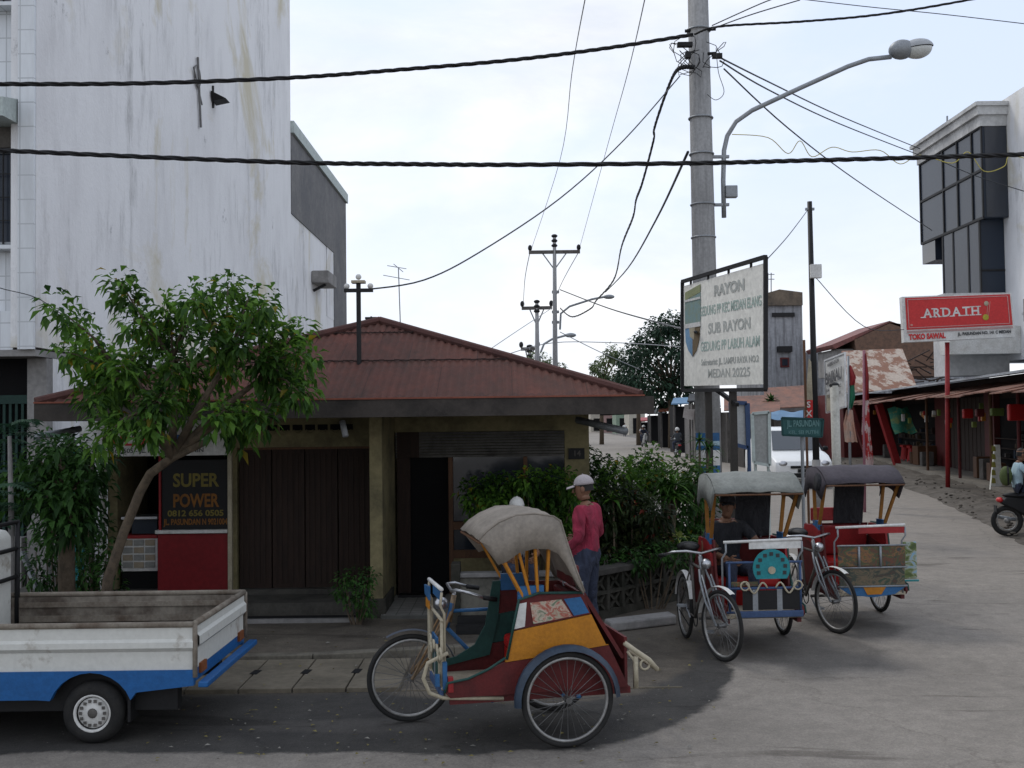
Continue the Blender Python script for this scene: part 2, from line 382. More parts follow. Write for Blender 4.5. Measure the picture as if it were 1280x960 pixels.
sheet('ground', [(-300, -60), (300, -60), (300, 600), (-300, 600)], 0, M('ground_dirt', (.15, .14, .13), (.11, .10, .09), .95, .6, .4))
sheet('road', [(-120, -40), (60, -40), (60, 20), (12.2, 26), (12.8, 40), (13.5, 60), (13.5, 320), (4.3, 320), (4.3, 30), (2.4, 17), (2.4, 12), (-120, 12)], .004, m_road)
sh = [(-40, 7.25), gp(0, 944), gp(740, 941), gp(800, 926), gp(862, 897), gp(905, 872), gp(915, 845), gp(900, 812), gp(880, 800), (2.2, 12), (-40, 12)]  # dark asphalt; shade of trees, house and pedicab painted into its tone
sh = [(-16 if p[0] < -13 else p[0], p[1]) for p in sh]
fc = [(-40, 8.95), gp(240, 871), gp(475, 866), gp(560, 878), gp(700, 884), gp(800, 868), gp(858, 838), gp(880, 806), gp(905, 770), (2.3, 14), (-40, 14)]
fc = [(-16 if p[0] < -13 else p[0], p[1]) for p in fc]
def sdist(p, poly):
    x, y = p; inside = False; d = 1e9; n = len(poly)
    for i in range(n):
        x1, y1 = poly[i][0], poly[i][1]; x2, y2 = poly[(i + 1) % n][0], poly[(i + 1) % n][1]
        if (y1 > y) != (y2 > y) and x < (x2 - x1) * (y - y1) / (y2 - y1) + x1: inside = not inside
        dx, dy = x2 - x1, y2 - y1; L2 = dx * dx + dy * dy; t = max(0, min(1, ((x - x1) * dx + (y - y1) * dy) / L2)) if L2 else 0
        d = min(d, math.hypot(x - x1 - t * dx, y - y1 - t * dy))
    return d if inside else -d
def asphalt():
    m, t, b = nt('worn_street_surface'); v = coords(t, 'World'); at_ = t.nodes.new('ShaderNodeAttribute'); at_.attribute_name = 'wear'  # red: dark asphalt with shade, green: forecourt, blue: painted shadows
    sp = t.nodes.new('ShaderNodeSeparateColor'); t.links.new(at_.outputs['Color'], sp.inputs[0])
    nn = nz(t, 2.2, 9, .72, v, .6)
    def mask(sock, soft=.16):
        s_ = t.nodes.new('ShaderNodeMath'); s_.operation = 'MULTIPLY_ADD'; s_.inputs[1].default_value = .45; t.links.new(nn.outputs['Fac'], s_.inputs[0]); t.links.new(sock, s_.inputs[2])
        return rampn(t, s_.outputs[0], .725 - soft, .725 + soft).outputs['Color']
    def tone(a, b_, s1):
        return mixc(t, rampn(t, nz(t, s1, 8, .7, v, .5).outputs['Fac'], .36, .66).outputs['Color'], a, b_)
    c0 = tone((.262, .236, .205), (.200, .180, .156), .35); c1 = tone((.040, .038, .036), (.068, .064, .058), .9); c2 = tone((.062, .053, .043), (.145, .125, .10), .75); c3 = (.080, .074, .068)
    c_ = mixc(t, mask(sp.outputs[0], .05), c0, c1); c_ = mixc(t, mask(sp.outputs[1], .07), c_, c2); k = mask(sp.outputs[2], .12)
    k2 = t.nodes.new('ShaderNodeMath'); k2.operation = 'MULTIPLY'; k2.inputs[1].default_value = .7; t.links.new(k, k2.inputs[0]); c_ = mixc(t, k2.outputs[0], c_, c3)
    # damp streaks and grit
    wv = rampn(t, nz(t, .9, 6, .6, coords(t, 'World', (.5, 1.8, 1)), .9).outputs['Fac'], .60, .66, (1, 1, 1, 1), (.62, .61, .60, 1)); c_ = mixc(t, 1., c_, wv.outputs['Color'], 'MULTIPLY')
    g = rampn(t, nz(t, 70, 4, .8, v).outputs['Fac'], .25, .75, (.62,) * 3 + (1,), (1.3,) * 3 + (1,)); c_ = mixc(t, 1., c_, g.outputs['Color'], 'MULTIPLY')
    g2 = rampn(t, nz(t, 5, 8, .75, v).outputs['Fac'], .3, .7, (.78,) * 3 + (1,), (1.15,) * 3 + (1,)); c_ = mixc(t, 1., c_, g2.outputs['Color'], 'MULTIPLY')
    vo = t.nodes.new('ShaderNodeTexVoronoi'); vo.feature = 'DISTANCE_TO_EDGE'; vo.inputs['Scale'].default_value = .55; t.links.new(mixc(t, .3, v, nz(t, 2.5, 5, .7, v).outputs['Color']), vo.inputs['Vector'])
    cr = rampn(t, vo.outputs['Distance'], 0, .006, (.78, .77, .76, 1), (1, 1, 1, 1)); c_ = mixc(t, 1., c_, cr.outputs['Color'], 'MULTIPLY')
    gr = rampn(t, nz(t, 26, 2, .5, v).outputs['Fac'], .73, .76); c_ = mixc(t, gr.outputs['Color'], c_, (.22, .21, .19))
    t.links.new(c_, b.inputs['Base Color']); b.inputs['Roughness'].default_value = .85; b.inputs['Specular IOR Level'].default_value = .3
    bump(t, b, nz(t, 50, 6, .75, v).outputs['Fac'], .7, .012); return m
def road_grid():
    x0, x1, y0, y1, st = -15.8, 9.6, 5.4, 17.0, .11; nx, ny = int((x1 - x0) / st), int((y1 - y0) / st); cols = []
    s1, s2 = gp(1000, 812), gp(1070, 786); s3 = gp(800, 905); s4 = gp(480, 908); shade_blobs = [(s1, .85, .95), (s2, .6, .45), (s4, .9, .18)]  # pedicab shadows painted into the road colour as soft ellipses
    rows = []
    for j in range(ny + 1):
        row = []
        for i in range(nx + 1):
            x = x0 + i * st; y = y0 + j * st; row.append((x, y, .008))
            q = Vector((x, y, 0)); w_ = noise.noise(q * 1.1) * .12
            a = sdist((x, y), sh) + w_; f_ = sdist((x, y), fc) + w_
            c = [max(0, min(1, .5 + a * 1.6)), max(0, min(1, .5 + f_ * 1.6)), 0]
            for (o, rx_, ry_) in shade_blobs:
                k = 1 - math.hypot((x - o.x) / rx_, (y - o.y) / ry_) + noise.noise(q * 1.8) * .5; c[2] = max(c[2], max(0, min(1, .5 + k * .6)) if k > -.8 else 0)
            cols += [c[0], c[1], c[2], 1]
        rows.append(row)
    o = MB().grid(rows).build('street_surface', asphalt()); ca = o.data.color_attributes.new('wear', 'FLOAT_COLOR', 'POINT'); ca.data.foreach_set('color', cols); return structure(o)  # colour attribute holds ground zones and painted shadows
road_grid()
# shadows of the standing pedicabs, as dark blots in the road colour
def blot(name, c, rx, ry, n, seed, z, m):
    return sheet(name, ragged([(c[0] + rx * math.cos(2 * math.pi * i / n), c[1] + ry * math.sin(2 * math.pi * i / n)) for i in range(n)], .30, .03, 1.0), z, m)
m_shade_blot = road_mat('wet_asphalt', (.115, .11, .105), (.085, .08, .076), .3, .8)  # dark tone of the painted pedicab shadows
# drain cover slabs in front of the shop (one surface with joints and lifting holes)
mb = MB(); y0, y1 = 9.02, 10.12; x = -9.0; w = .447
while x < -1.2:
    x1 = x + w - .014
    mb.box((x, y0, .0), (x1, y1, .045)); x += w
mb.box((x, y0 + .0, 0), (gp(860, 838).x - .15, y0 + .02, .02))
structure(mb.build('pavement_slabs', m_slab, bevel=.006), 'row of concrete drain cover slabs along the forecourt')
mb = MB(); x = -9.0 + w - .007
while x < -1.3:
    mb.prism([(x - .035, y0 + .52, .047), (x + .035, y0 + .50, .047), (x + .05, y0 + .66, .047), (x - .02, y0 + .68, .047)], (0, 0, .001)); x += w
structure(mb.build('lifting_holes', m_void), 'dark lifting holes in the joints of the drain slabs')
mb = MB(); k0 = [(-9, 10.15), (-4.5, 10.15), (-1.9, 10.17), (-.6, 10.45), (-.2, 10.55)]
for a, b in zip(k0, k0[1:]): mb.bar((a[0], a[1] + .05, .03), (b[0], b[1] + .05, .03), .13, .09)
structure(mb.build('kerb', M('kerb_stone', (.17, .155, .125), (.09, .08, .065), .9, .8, 4), bevel=.01))
# shop plinth / drain edge
mb = MB(); mb.box((-6.2, 12.62, 0), (-1.62, 17, .15)); mb.box((-6.2, 13.25, .15), (-1.62, 17, .21))
structure(mb.build('plinth', M('dirty_plinth', (.085, .08, .07), (.04, .038, .034), .9, .9, 3)))
structure(MB().box((-6.2, 12.2, .013), (-1.75, 12.55, .016)).build('drain_channel', m_void))
structure(MB().box((-6.2, 12.12, .0), (-1.75, 12.19, .05)).build('drain_edge', m_conc))
# tiled porch floor
def porch_tile():
    m, t, b = nt('porch_tiles'); v = coords(t, 'World'); br = t.nodes.new('ShaderNodeTexBrick'); br.offset = 0
    br.inputs['Scale'].default_value = 1; br.inputs['Brick Width'].default_value = .15; br.inputs['Row Height'].default_value = .15; br.inputs['Mortar Size'].default_value = .006
    br.inputs['Color1'].default_value = (.30, .29, .27, 1); br.inputs['Color2'].default_value = (.24, .235, .22, 1); br.inputs['Mortar'].default_value = (.10, .10, .09, 1)
    t.links.new(v, br.inputs['Vector']); n = rampn(t, nz(t, 3, 6, .7, v).outputs['Fac'], .35, .7, (.6,) * 3 + (1,), (1.1,) * 3 + (1,))
    t.links.new(mixc(t, 1., br.outputs['Color'], n.outputs['Color'], 'MULTIPLY'), b.inputs['Base Color']); b.inputs['Roughness'].default_value = .6; return m
structure(MB().box((-1.52, 12.3, 0), (-.45, 13.75, .05)).build('porch_floor', porch_tile(), bevel=.006))
# gravel verge, raised and uneven, with loose rubble
rows = []; rnd = random.Random(3)
A = Vector((18.6, 53.5, 0)); B = Vector((12.1, 18.5, 0)); rd = Vector((13.3, 42, 0))
edge = [Vector((15.2, 53, 0)), Vector((13.1, 40, 0)), Vector((11.2, 29, 0)), Vector((9.4, 21.5, 0)), Vector((8.2, 17, 0)), Vector((7.6, 14, 0))]
inner = [Vector((18.6, 53.5, 0)), Vector((16.2, 40, 0)), Vector((14.2, 29.5, 0)), Vector((12.8, 22, 0)), Vector((12.2, 17, 0)), Vector((12.0, 14, 0))]
def along(L, t):
    t *= len(L) - 1; i = min(int(t), len(L) - 2); return L[i].lerp(L[i + 1], t - i)
for i in range(90):
    t = i / 89; a = along(edge, t); b = along(inner, t); row = []
    for j in range(26):
        u = j / 25; p = a.lerp(b, u) + Vector((rnd.uniform(-.06, .06), rnd.uniform(-.06, .06), 0))
        n = noise.noise(p * .9) * .09 + noise.noise(p * 3.5) * .05
        p.z = .01 + min(1, u * 4) * (.14 + n) - (.02 if j == 0 else 0); row.append(p)
    rows.append(row)
structure(MB().grid(rows).build('verge', m_verge))
mb = MB()
for i in range(260):
    t = rnd.random(); u = rnd.random() ** 1.6; p = along(edge, t).lerp(along(inner, t), u * .8); s_ = rnd.uniform(.015, .05)
    mb.ell((p.x, p.y, .06 + .1 * min(1, u * 4)), (s_ * 1.3, s_, s_ * .6), 6, 4, Matrix.Rotation(rnd.random() * 3, 3, 'Z'))
o = mb.build('rubble', m_verge); o['kind'] = 'stuff'; o['label'] = 'loose stones scattered on the verge before the right hand shops'; o['category'] = 'rubble'
# litter: fallen leaves and paper on the road edge
mb = MB()
for i in range(260):
    px = rnd.uniform(180, 900); py = rnd.uniform(790, 958); p = gp(px, py); a = rnd.uniform(0, 6.3)
    mb.mat(rnd.choice([0, 0, 0, 1])).leaf((p.x, p.y, .062 if 9 < p.y < 10.1 and p.x < -1.2 else .022), (math.cos(a), math.sin(a), .05), rnd.uniform(.02, .06), rnd.uniform(.012, .03), .05)
o = mb.build('fallen_leaves', [M('dry_leaf', (.20, .17, .06), (.10, .07, .03)), M('paper_scrap', (.24, .23, .2))]); o['kind'] = 'stuff'; o['label'] = 'fallen leaves and scraps littering the dark road edge'; o['category'] = 'litter'

# ================================================================== TALL WHITE BUILDING
XW = -6.40
root = thing('tall_building', 'tall white plastered building with stained windowless side wall and tiled front', 'building', (XW - 3, 20, 0))
Yf, Yg = 14.5, 15.05; Y2 = 31.4; zs = 3.30; Zt = 17.5
MB().box((XW - 12, Yg + .003, 0), (XW - .002, Y2 - .003, zs - .125)).build('lower_wall', m_wall, root)
MB().box((XW - .34, Yf, zs), (XW, Y2, Zt)).build('side_wall', m_wall, root)
mb = MB(); mb.box((XW - 12, Yf + .25, zs + .003), (XW - .343, Yf + .5, Zt)); mb.build('front_wall', m_tile, root)
mb = MB(); mb.box((XW - .22, Yf - .06, zs - .03), (XW - .004, Yf - .003, Zt)); mb.box((XW - 12, Yf + .08, zs - .03), (XW - .345, Yf + .24, zs + .5)); mb.build('column', m_tile, root)
MB().box((XW - 12, Yf + .0, zs - .12), (XW - .003, Y2, zs - .032)).build('soffit', m_conc, root)
for zb in (4.72, 8.05):
    wx1 = XW - .36; wx0 = wx1 - 1.3
    o = MB().box((wx0, Yf + .20, zb), (wx1, Yf + .247, zb + 1.28)).build('window', m_tint, root)
    mb = MB()
    for a, b in (((wx0, zb), (wx1, zb)), ((wx0, zb + 1.28), (wx1, zb + 1.28)), ((wx0, zb), (wx0, zb + 1.28)), ((wx1, zb), (wx1, zb + 1.28))): mb.bar((a[0], Yf + .17, a[1]), (b[0], Yf + .17, b[1]), .05, .06)
    mb.build('frame', m_gsteel, o); mb = MB()
    for i in range(1, 9): mb.bar((wx0 + i * 1.3 / 9, Yf + .13, zb), (wx0 + i * 1.3 / 9, Yf + .13, zb + 1.28), .015)
    for i in range(1, 4): mb.bar((wx0, Yf + .125, zb + i * .32), (wx1, Yf + .125, zb + i * .32), .012)
    mb.build('security_bars', m_black, o)
    MB().box((wx0 - .1, Yf + .02, zb - .08), (wx1 + .04, Yf + .24, zb - .03)).build('sill', m_tile, o)
    MB().prism([(wx0, Yf + .24, zb + 2.0), (wx0, Yf - .45, zb + 1.85), (wx0, Yf - .45, zb + 1.60), (wx0, Yf + .24, zb + 1.62)], (1.42, 0, 0)).build('canopy', m_trim, root)
    MB().box((wx0 - .02, Yf + .15, zb + 1.33), (wx1 + .02, Yf + .24, zb + 1.61)).build('shutter_box', m_grayboard, root)
# ground floor: dark recess, green folding grille, low wall
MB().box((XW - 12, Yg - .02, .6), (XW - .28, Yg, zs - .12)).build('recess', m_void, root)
mb = MB()
for i in range(64):
    x = XW - .30 - i * .085; mb.box((x - .018, Yg - .09, .72), (x + .018, Yg - .06, 2.62))
    mb.bar((x, Yg - .055, .9), (x - .085, Yg - .055, 1.5), .012); mb.bar((x - .085, Yg - .055, 1.5), (x, Yg - .055, 2.1), .012)
mb.box((XW - 6, Yg - .10, 2.55), (XW - .28, Yg - .05, 2.67)); mb.box((XW - 6, Yg - .10, 1.6), (XW - .28, Yg - .05, 1.64))
mb.build('folding_grille', m_grille, root)
MB().box((XW - 6, Yg - .30, 0), (XW - .30, Yg - .021, .72)).build('low_wall', m_conc, root)
MB().box((XW - .27, Yg - .2, 0), (XW - .003, Yg - .003, zs - .13)).build('pillar', m_conc, root)
# rusted bracket and vent on the blank wall
p0 = at(263, 118, 21.3); Yb = XW / ((263 - 640) / F)
pz = at(255, 120, Yb).z
mb = MB(); mb.prism([(XW + .02, Yb, pz + .12), (XW + .32, Yb + .1, pz - .02), (XW + .02, Yb + .1, pz - .08)], (0, .35, 0)); mb.bar((XW + .02, Yb + .2, pz + .28), (XW + .02, Yb + .2, pz - .2), .04)
mb.build('wall_bracket', m_black, root)
mb = MB(); mb.ring((XW + .03, Yb - 1.0, pz + .1), (1, 0, 0), .22, .014, 20, 5); mb.bar((XW + .04, Yb - 1.0, pz + .5), (XW + .04, Yb - .8, pz - .9), .04); mb.bar((XW + .04, Yb - 1.3, pz + .2), (XW + .04, Yb - .7, pz - .4), .025)
mb.build('rusty_fan_ring', M('rusty_grey', (.2, .2, .2), (.1, .09, .08)), root)
# rear extension with raking clad parapet
root = thing('rear_annex', 'lower white annex with dark ribbed cladding and pale green parapet trim', 'building', (XW - 3, 36, 0))
Y3 = 41.8; zt = at(433, 243, Y3).z
MB().box((XW - 9, Y2 + .004, 0), (XW - .01, Y3 - .5, 5.9)).build('lower_wall', m_wall, root)
MB().box((XW - 9, Y2 + .004, 5.9), (XW - .012, Y3 - 4.4, 8.35)).build('upper_wall', m_wall, root)
mb = MB(); mb.box((XW - 9, Y2 + .004, 8.35), (XW + .02, Y3, zt - .35)); mb.box((XW - 9, Y3 - 2.9, 5.6), (XW + .02, Y3, 8.35)); mb.build('cladding', m_clad, root)
MB().box((XW - 9, Y3 - 4.3, 5.9), (XW + .0, Y3 - 2.91, 8.345)).build('weathered_panel', m_wall, root)
MB().box((XW - 9, Y2 + .004, zt - .35), (XW + .10, Y3 + .05, zt)).build('parapet_trim', m_trim, root)
ya = XW / ((388 - 640) / F); pz = at(388, 345, ya).z
o = MB().box((XW + .0, ya + .3, pz - .18), (XW + .55, ya + 1.9, pz + .22)).build('air_conditioner', m_conc, root, bevel=.03)
MB().bar((XW, ya + .6, pz - .4), (XW + .4, ya + .6, pz - .2), .08).build('bracket', m_black, o)

# ================================================================== SHOP HOUSE
root = thing('shop_house', 'low yellow corner shop with rusty red hipped iron roof', 'shop', (-1.8, 14.5, 0))
ze = 2.48; zb = 2.29; ex0, ex1, ey0, ey1 = -5.12, 1.52, 11.6, 17.2; ax = -1.75; ay = 14.35; az = 3.56
C_ = [Vector((ex0, ey0, ze)), Vector((ex1 - .14, ey0, ze)), Vector((ex1 - .14, ey1, ze)), Vector((ex0, ey1, ze))]; apx = Vector((ax, ay, az))
mb = MB()
# corrugated slopes as real geometry
def slope(a, b):
    n = 90; base = []; rows = []
    nrm = (b - a).cross(apx - a).normalized()
    if nrm.z < 0: nrm = -nrm
    for k in range(13):
        v = k / 12; row = []
        L = a.lerp(apx, v); R_ = b.lerp(apx, v); w = (R_ - L).length; tot = (b - a).length
        off = (L - a).dot((b - a).normalized())
        m_ = max(2, int(n * 2 * (1 - v)) + 2)
        row = [L, R_]; rows.append((L, R_, v))
    # build strips column-wise: columns run up-slope, clipped by the hips
    e = (b - a).normalized(); tot = (b - a).length; t0 = (apx - a).dot(e); hgt = (apx - a) - e * t0
    N = int(tot / .0225); pts = []
    for i in range(N + 1):
        x = tot * i / N; vmax = x / t0 if x < t0 else (tot - x) / (tot - t0); vmax = max(vmax, 0)
        d = nrm * (.011 * math.sin(2 * math.pi * x / .09))
        colp = []
        for j in range(7):
            v = vmax * j / 6; q = a + e * x + hgt * v + d
            colp.append(q)
        pts.append(colp)
    mb.grid(pts)
slope(C_[0], C_[1]); slope(C_[1], C_[2]); slope(C_[3], C_[0]); slope(C_[2], C_[3])
roof = mb.build('roof', m_roof, root, smooth=True)
mb = MB()
for c in C_:
    mb.tube([c + Vector((0, 0, .02)), apx + Vector((0, 0, .03))], .05, 8)
mb.build('ridge_cap', M('ridge_rust', (.10, .045, .038), (.06, .03, .028), .9, .8, 5), roof)
for v in (.44, .83):
    mb = MB()
    a = C_[0].lerp(apx, v); b = C_[1].lerp(apx, v); n = 60
    for i in range(n):
        p = a.lerp(b, i / n); q = a.lerp(b, (i + 1) / n); j = .012 * math.sin(i * 1.9)
        mb.bar(p + Vector((0, -.01, .012 + j * .3)), q + Vector((0, -.01, .012 + j * .3)), .022, .014)
    mb.build('sheet_seam', M('seam_dark', (.03, .018, .016)), roof)
mb = MB(); mb.box((ex0, ey0 - .04, zb), (ex1, ey0, ze + .0)); mb.box((ex1 - .13, ey0, zb), (ex1 - .09, ey1, ze - .004)); mb.box((ex0, ey0, zb), (ex0 + .04, ey1, ze - .004))
mb.build('fascia', m_fascia, root)
mb = MB(); mb.box((ex0 - .003, ey0 - .05, ze + .001), (ex1 - .10, ey0 + .02, ze + .018)); mb.build('eave_flashing', M('flashing', (.25, .08, .05), (.12, .05, .04)), root)
MB().box((ex0 + .04, ey0 + .003, zb + .02), (ex1 - .14, ey1, zb + .05)).build('soffit', m_grayboard, root)
# walls
W0 = 13.30; fl = .212
def X(px, Y, py=600): return at(px, py, Y).x
mb = MB(); xl = X(291, W0); xr = X(463, W0); dh = 1.94
mb.box((xl, W0, dh), (xr, W0 + .15, zb + .02)); mb.box((xl, W0 + .004, fl), (X(296, W0), W0 + .15, dh))
mb.box((-5.0, W0 + 1.6, 0), (.95, W0 + 1.75, zb + .02)); mb.box((-5.02, W0 + .1, 0), (-4.9, W0 + 1.6, zb + .02)); mb.build('wall', m_yellow, root)
mb = MB()
for i in range(9):
    x = xl + .12 + i * .155; z = 2.18
    mb.box((x, W0 - .012, z - .035), (x + .12, W0 - .003, z + .035))
mb.build('vent_row', m_void, root)
for i in range(9):
    x = xl + .12 + i * .155; MB().ring((x + .06, W0 - .02, 2.155), (0, 1, 0), .04, .007, 10, 5, 0, 180).build('vent_tracery', m_yellow, root)
o = MB(); 
for i in range(4):
    a = X(297, W0) + (xr - X(297, W0)) * i / 4; b = X(297, W0) + (xr - X(297, W0)) * (i + 1) / 4
    o.box((a + .006, W0 + .06, fl), (b - .006, W0 + .10, dh - .03))
    for k in range(6):
        c = a + (b - a) * (k + .5) / 6; o.box((c - .022, W0 + .052, fl + .05), (c + .022, W0 + .059, dh - .08))
o = o.build('folding_door', m_wooddk, root)
MB().box((X(297, W0), W0 + .02, dh - .028), (xr - .003, W0 + .11, dh - .003)).build('door_track', m_wood, o)
# buttress pillar
bx0 = X(463, 12.45, 700); bx1 = X(479, 12.45, 700)
MB().box((bx0, 12.42, 0), (bx1, W0 + .16, zb + .02)).build('pillar', m_yellow, root, bevel=.008)
MB().box((bx0 - .02, 12.38, 0), (bx1 + .03, W0 + .0, .22)).build('pillar_plinth', m_mossy, root, bevel=.01)
# left shop: sign, opening, counter, cabinet
xo0 = X(126, W0); xo1 = X(286, W0)
MB().box((-5.03, W0 - .02, 0.15), (xo0, W0 + .10, 2.05)).build('post', m_white, root)
MB().box((xo1, W0 - .06, .15), (xl, W0 + .10, 2.0)).build('post', m_cream, root)
sgn = MB().box((X(101, W0 - .1), W0 - .14, at(110, 571, W0 - .14).z), (X(284, W0 - .1), W0 - .10, 2.285)).build('shop_signboard', m_white, root)
sz = at(190, 567, W0 - .14).z
lettering([('0812 656 0505 - JL. PROF. H.M. YAMIN', .075, 0, .035, 0, fit('0812 656 0505 - JL. PROF. H.M. YAMIN', .075, 1.35), .001),
           ('PULSA', .17, -.25, .155, 1, 1.3, .006), ('SUPER', .17, .38, .155, 2, 1.2, .006)],
          (X(190, W0), W0 - .142, sz), (1, 0, 0), (0, 0, 1), [m_ink, m_signred, m_tblue], sgn)
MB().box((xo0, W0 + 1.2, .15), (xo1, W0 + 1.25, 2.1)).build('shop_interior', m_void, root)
mb = MB(); mb.mat(0).box((X(198, W0), W0 - .03, .17), (xo1 - .005, W0 + .05, at(240, 667, W0).z)).build('red_counter', m_shopred, root)
ct = at(240, 665, W0).z
MB().box((X(196, W0), W0 - .07, ct - .01), (xo1 - .004, W0 + .10, ct + .03)).build('counter_top', m_white, root)
bsx = X(199, W0); pan = MB().box((bsx + .03, W0 + .0, ct + .035), (xo1 - .006, W0 + .03, at(240, 575, W0).z)).build('window_sign', m_black, root)
MB().box((bsx, W0 - .02, ct + .03), (bsx + .025, W0 + .03, 2.0)).build('thin_post', m_red, root)
cx = (bsx + xo1) / 2 + .02; m_ol = M('sign_orange', (.25, .10, .015), (.12, .05, .01), rough=.6); m_yl = M('sign_yellow', (.20, .16, .03), (.10, .08, .02), rough=.6); m_rd = M('sign_red_edge', (.30, .04, .02), rough=.6)
z1 = at(243, 601, W0).z
ln = []
for i, (t, y, mi) in enumerate((('SUPER', 0, 1), ('POWER', -.25, 0))):
    ln += [(t, .225, 0, y, mi, fit(t, .225, .55), .006)]
ln += [('0812 656 0505', .10, 0, -.40, 1, fit('0812 656 0505', .10, .68), .003), ('JL. PASUNDAN N 9021004', .10, 0, -.505, 0, fit('JL. PASUNDAN N 9021004', .10, .78), .003)]
lettering(ln, (cx, W0 - .002, z1), (1, 0, 0), (0, 0, 1), [m_ol, m_yl], pan)
# glass cabinet with drawers left of the counter
cab = thing('display_cabinet', 'white shop display cabinet with red shelf in the dark shop opening', 'cabinet', (X(172, W0 + .2), W0 + .3, .15))
cxa, cxb = X(151, W0 + .1), X(196, W0 + .1); Yc = W0 + .12
z = lambda py: at(172, py, Yc).z
MB().box((cxa, Yc, z(714)), (cxb, Yc + .4, z(673))).build('drawer_case', m_white, cab)
mb = MB()
for i in range(3):
    for k in range(4):
        a = cxa + .02 + (cxb - cxa - .03) * i / 3; zz = z(711) + (z(674) - z(711)) * k / 4
        mb.mat((i + k) % 2).box((a, Yc - .012, zz + .012), (a + (cxb - cxa) / 3 - .03, Yc - .002, zz + (z(674) - z(711)) / 4 - .008))
mb.build('drawer_front', [M('grey_drawer', (.30, .30, .28)), M('drawer_tan', (.36, .30, .22))], cab)
MB().box((cxa, Yc - .02, z(673)), (cxb, Yc + .4, z(669))).build('red_shelf', m_red, cab)
MB().box((cxa + .1, Yc + .08, z(668)), (cxb - .03, Yc + .2, z(650))).build('glass_case', m_tint, cab)
MB().box((cxa, Yc - .01, z(649)), (cxb, Yc + .4, z(646))).build('top_shelf', m_steel, cab)
MB().box((cxa, Yc + .02, .16), (cxb, Yc + .4, z(716))).build('base', m_void, cab)
# porch wall on the right with door, louvre and window
W1 = 13.75; pf = .05
xd0, xd1 = X(497, W1), X(566, W1); xw1 = X(706, W1); xe = X(737, W1); zl0 = at(600, 571, W1).z; zl1 = at(600, 539, W1).z
mb = MB(); mb.box((bx1 + .0, W1, zl1), (xe, W1 + .15, zb + .02)); mb.box((xw1 + .003, W1 + .002, 0), (xe, W1 + .15, zl1)); mb.box((xd1, W1 + .002, 0), (xw1, W1 + .15, .50))
mb.box((xe - .12, W1 + .151, 0), (xe, 16.8, zb + .02)); mb.box((bx1 - .1, W0 + .161, 0), (bx1 - .003, W1 + .14, zb + .02)); mb.build('porch_wall', m_yellow, root)
mb = MB()
for i in range(9): mb.box((xd0 - .02, W1 - .03, zl0 + i * (zl1 - zl0) / 9), (xw1, W1 + .02, zl0 + (i + .82) * (zl1 - zl0) / 9), Matrix.Translation((0, i * .0, 0)))
mb.build('louvre_board', M('weathered_louvre', (.12, .115, .105), (.045, .042, .04), .9, .95, 5), root)
dr = MB().box((xd0, W1 + .08, pf), (xd1 - .06, W1 + .1, zl0 - .003)).build('door', m_void, root)
mb = MB(); mb.box((xd0 - .003, W1 - .01, pf), (xd0 + .16, W1 + .05, zl0 - .004)); mb.build('open_leaf', m_wooddk, dr)
mb = MB(); mb.box((xd1 - .055, W1 - .02, pf), (xd1, W1 + .06, zl0 - .003)); mb.box((xd1, W1 - .01, .50), (xw1, W1 + .05, .60)); mb.box((xd1, W1 - .01, .86), (xw1, W1 + .03, .96))
xm = X(657, W1); mb.box((xm - .025, W1 - .01, .96), (xm + .025, W1 + .04, zl0 - .003)); mb.build('window_frame', m_wood, root)
MB().box((xd1, W1 + .06, .5), (xw1, W1 + .07, zl0)).build('window_pane', m_glass, root)
zp = at(721, 567, W1).z; MB().box((xw1 + .05, W1 - .02, zp - .07), (xe - .06, W1 - .002, zp + .07)).build('number_plate', m_black, root)
lettering([('14', .10, 0, 0, 0, 1, .002)], ((xw1 + xe) / 2, W1 - .022, zp), (1, 0, 0), (0, 0, 1), [m_grayboard], root, 'house_number')
MB().box((xd0 + .02, W1 - .25, pf), (xd1 - .1, W1 - .05, pf + .03)).build('door_mat', m_black, root)
MB().box((xd0, W1 - .03, zl0 + .0), (xd0 + .28, W1 - .032, zl1)).build('bracket_board', m_wooddk, root)
# pipes
MB().tube([at(722, 525, 12.6), at(782, 539, 11.9)], .042, 12).build('gutter_pipe', m_gsteel, root, True)
MB().tube([at(100, 536, 12.4), at(45, 546, 11.9)], .036, 12).build('gutter_pipe', m_gsteel, root, True)
MB().tube([at(428, 527, 12.2), at(432, 545, 12.1)], .035, 10).build('gutter_pipe', M('white_pipe', (.45, .47, .5)), root, True)
# roof mast
def roofz(Y): return ze + (Y - ey0) * (az - ze) / (ay - ey0)
Ym = 12.75; pm = at(449, 458, Ym); tp = at(448, 352, Ym)
ms = thing('service_mast', 'dark iron mast with crossbar and white insulators on the red roof', 'mast', (pm.x, Ym, roofz(Ym)))
MB().tube([(pm.x, Ym, roofz(Ym) - .02), (tp.x, Ym, tp.z)], .028, 10).build('mast_pole', m_black, ms)
cz = at(448, 363, Ym).z; MB().box((pm.x - .17, Ym - .03, cz - .02), (pm.x + .17, Ym + .03, cz + .02)).build('crossbar', m_black, ms)
for dx in (-.14, 0, .14): MB().ell((pm.x + dx, Ym, cz + (.16 if dx == 0 else .05)), (.035, .035, .035), 10, 6).build('insulator', m_white, ms, True)
MB().box((pm.x - .08, Ym - .06, tp.z - .02), (pm.x + .08, Ym + .06, tp.z + .01)).build('mast_cap', m_cream, ms)
Ya = 14.7; pa = at(501, 388, Ya); za = az - .3
an = thing('tv_antenna', 'thin aluminium television aerial standing behind the roof ridge', 'aerial', (pa.x, Ya, za))
t_ = at(498, 334, Ya); MB().tube([(pa.x, Ya, za), (t_.x, Ya, t_.z)], .008, 6).build('aerial_pole', m_gsteel, an)
mb = MB()
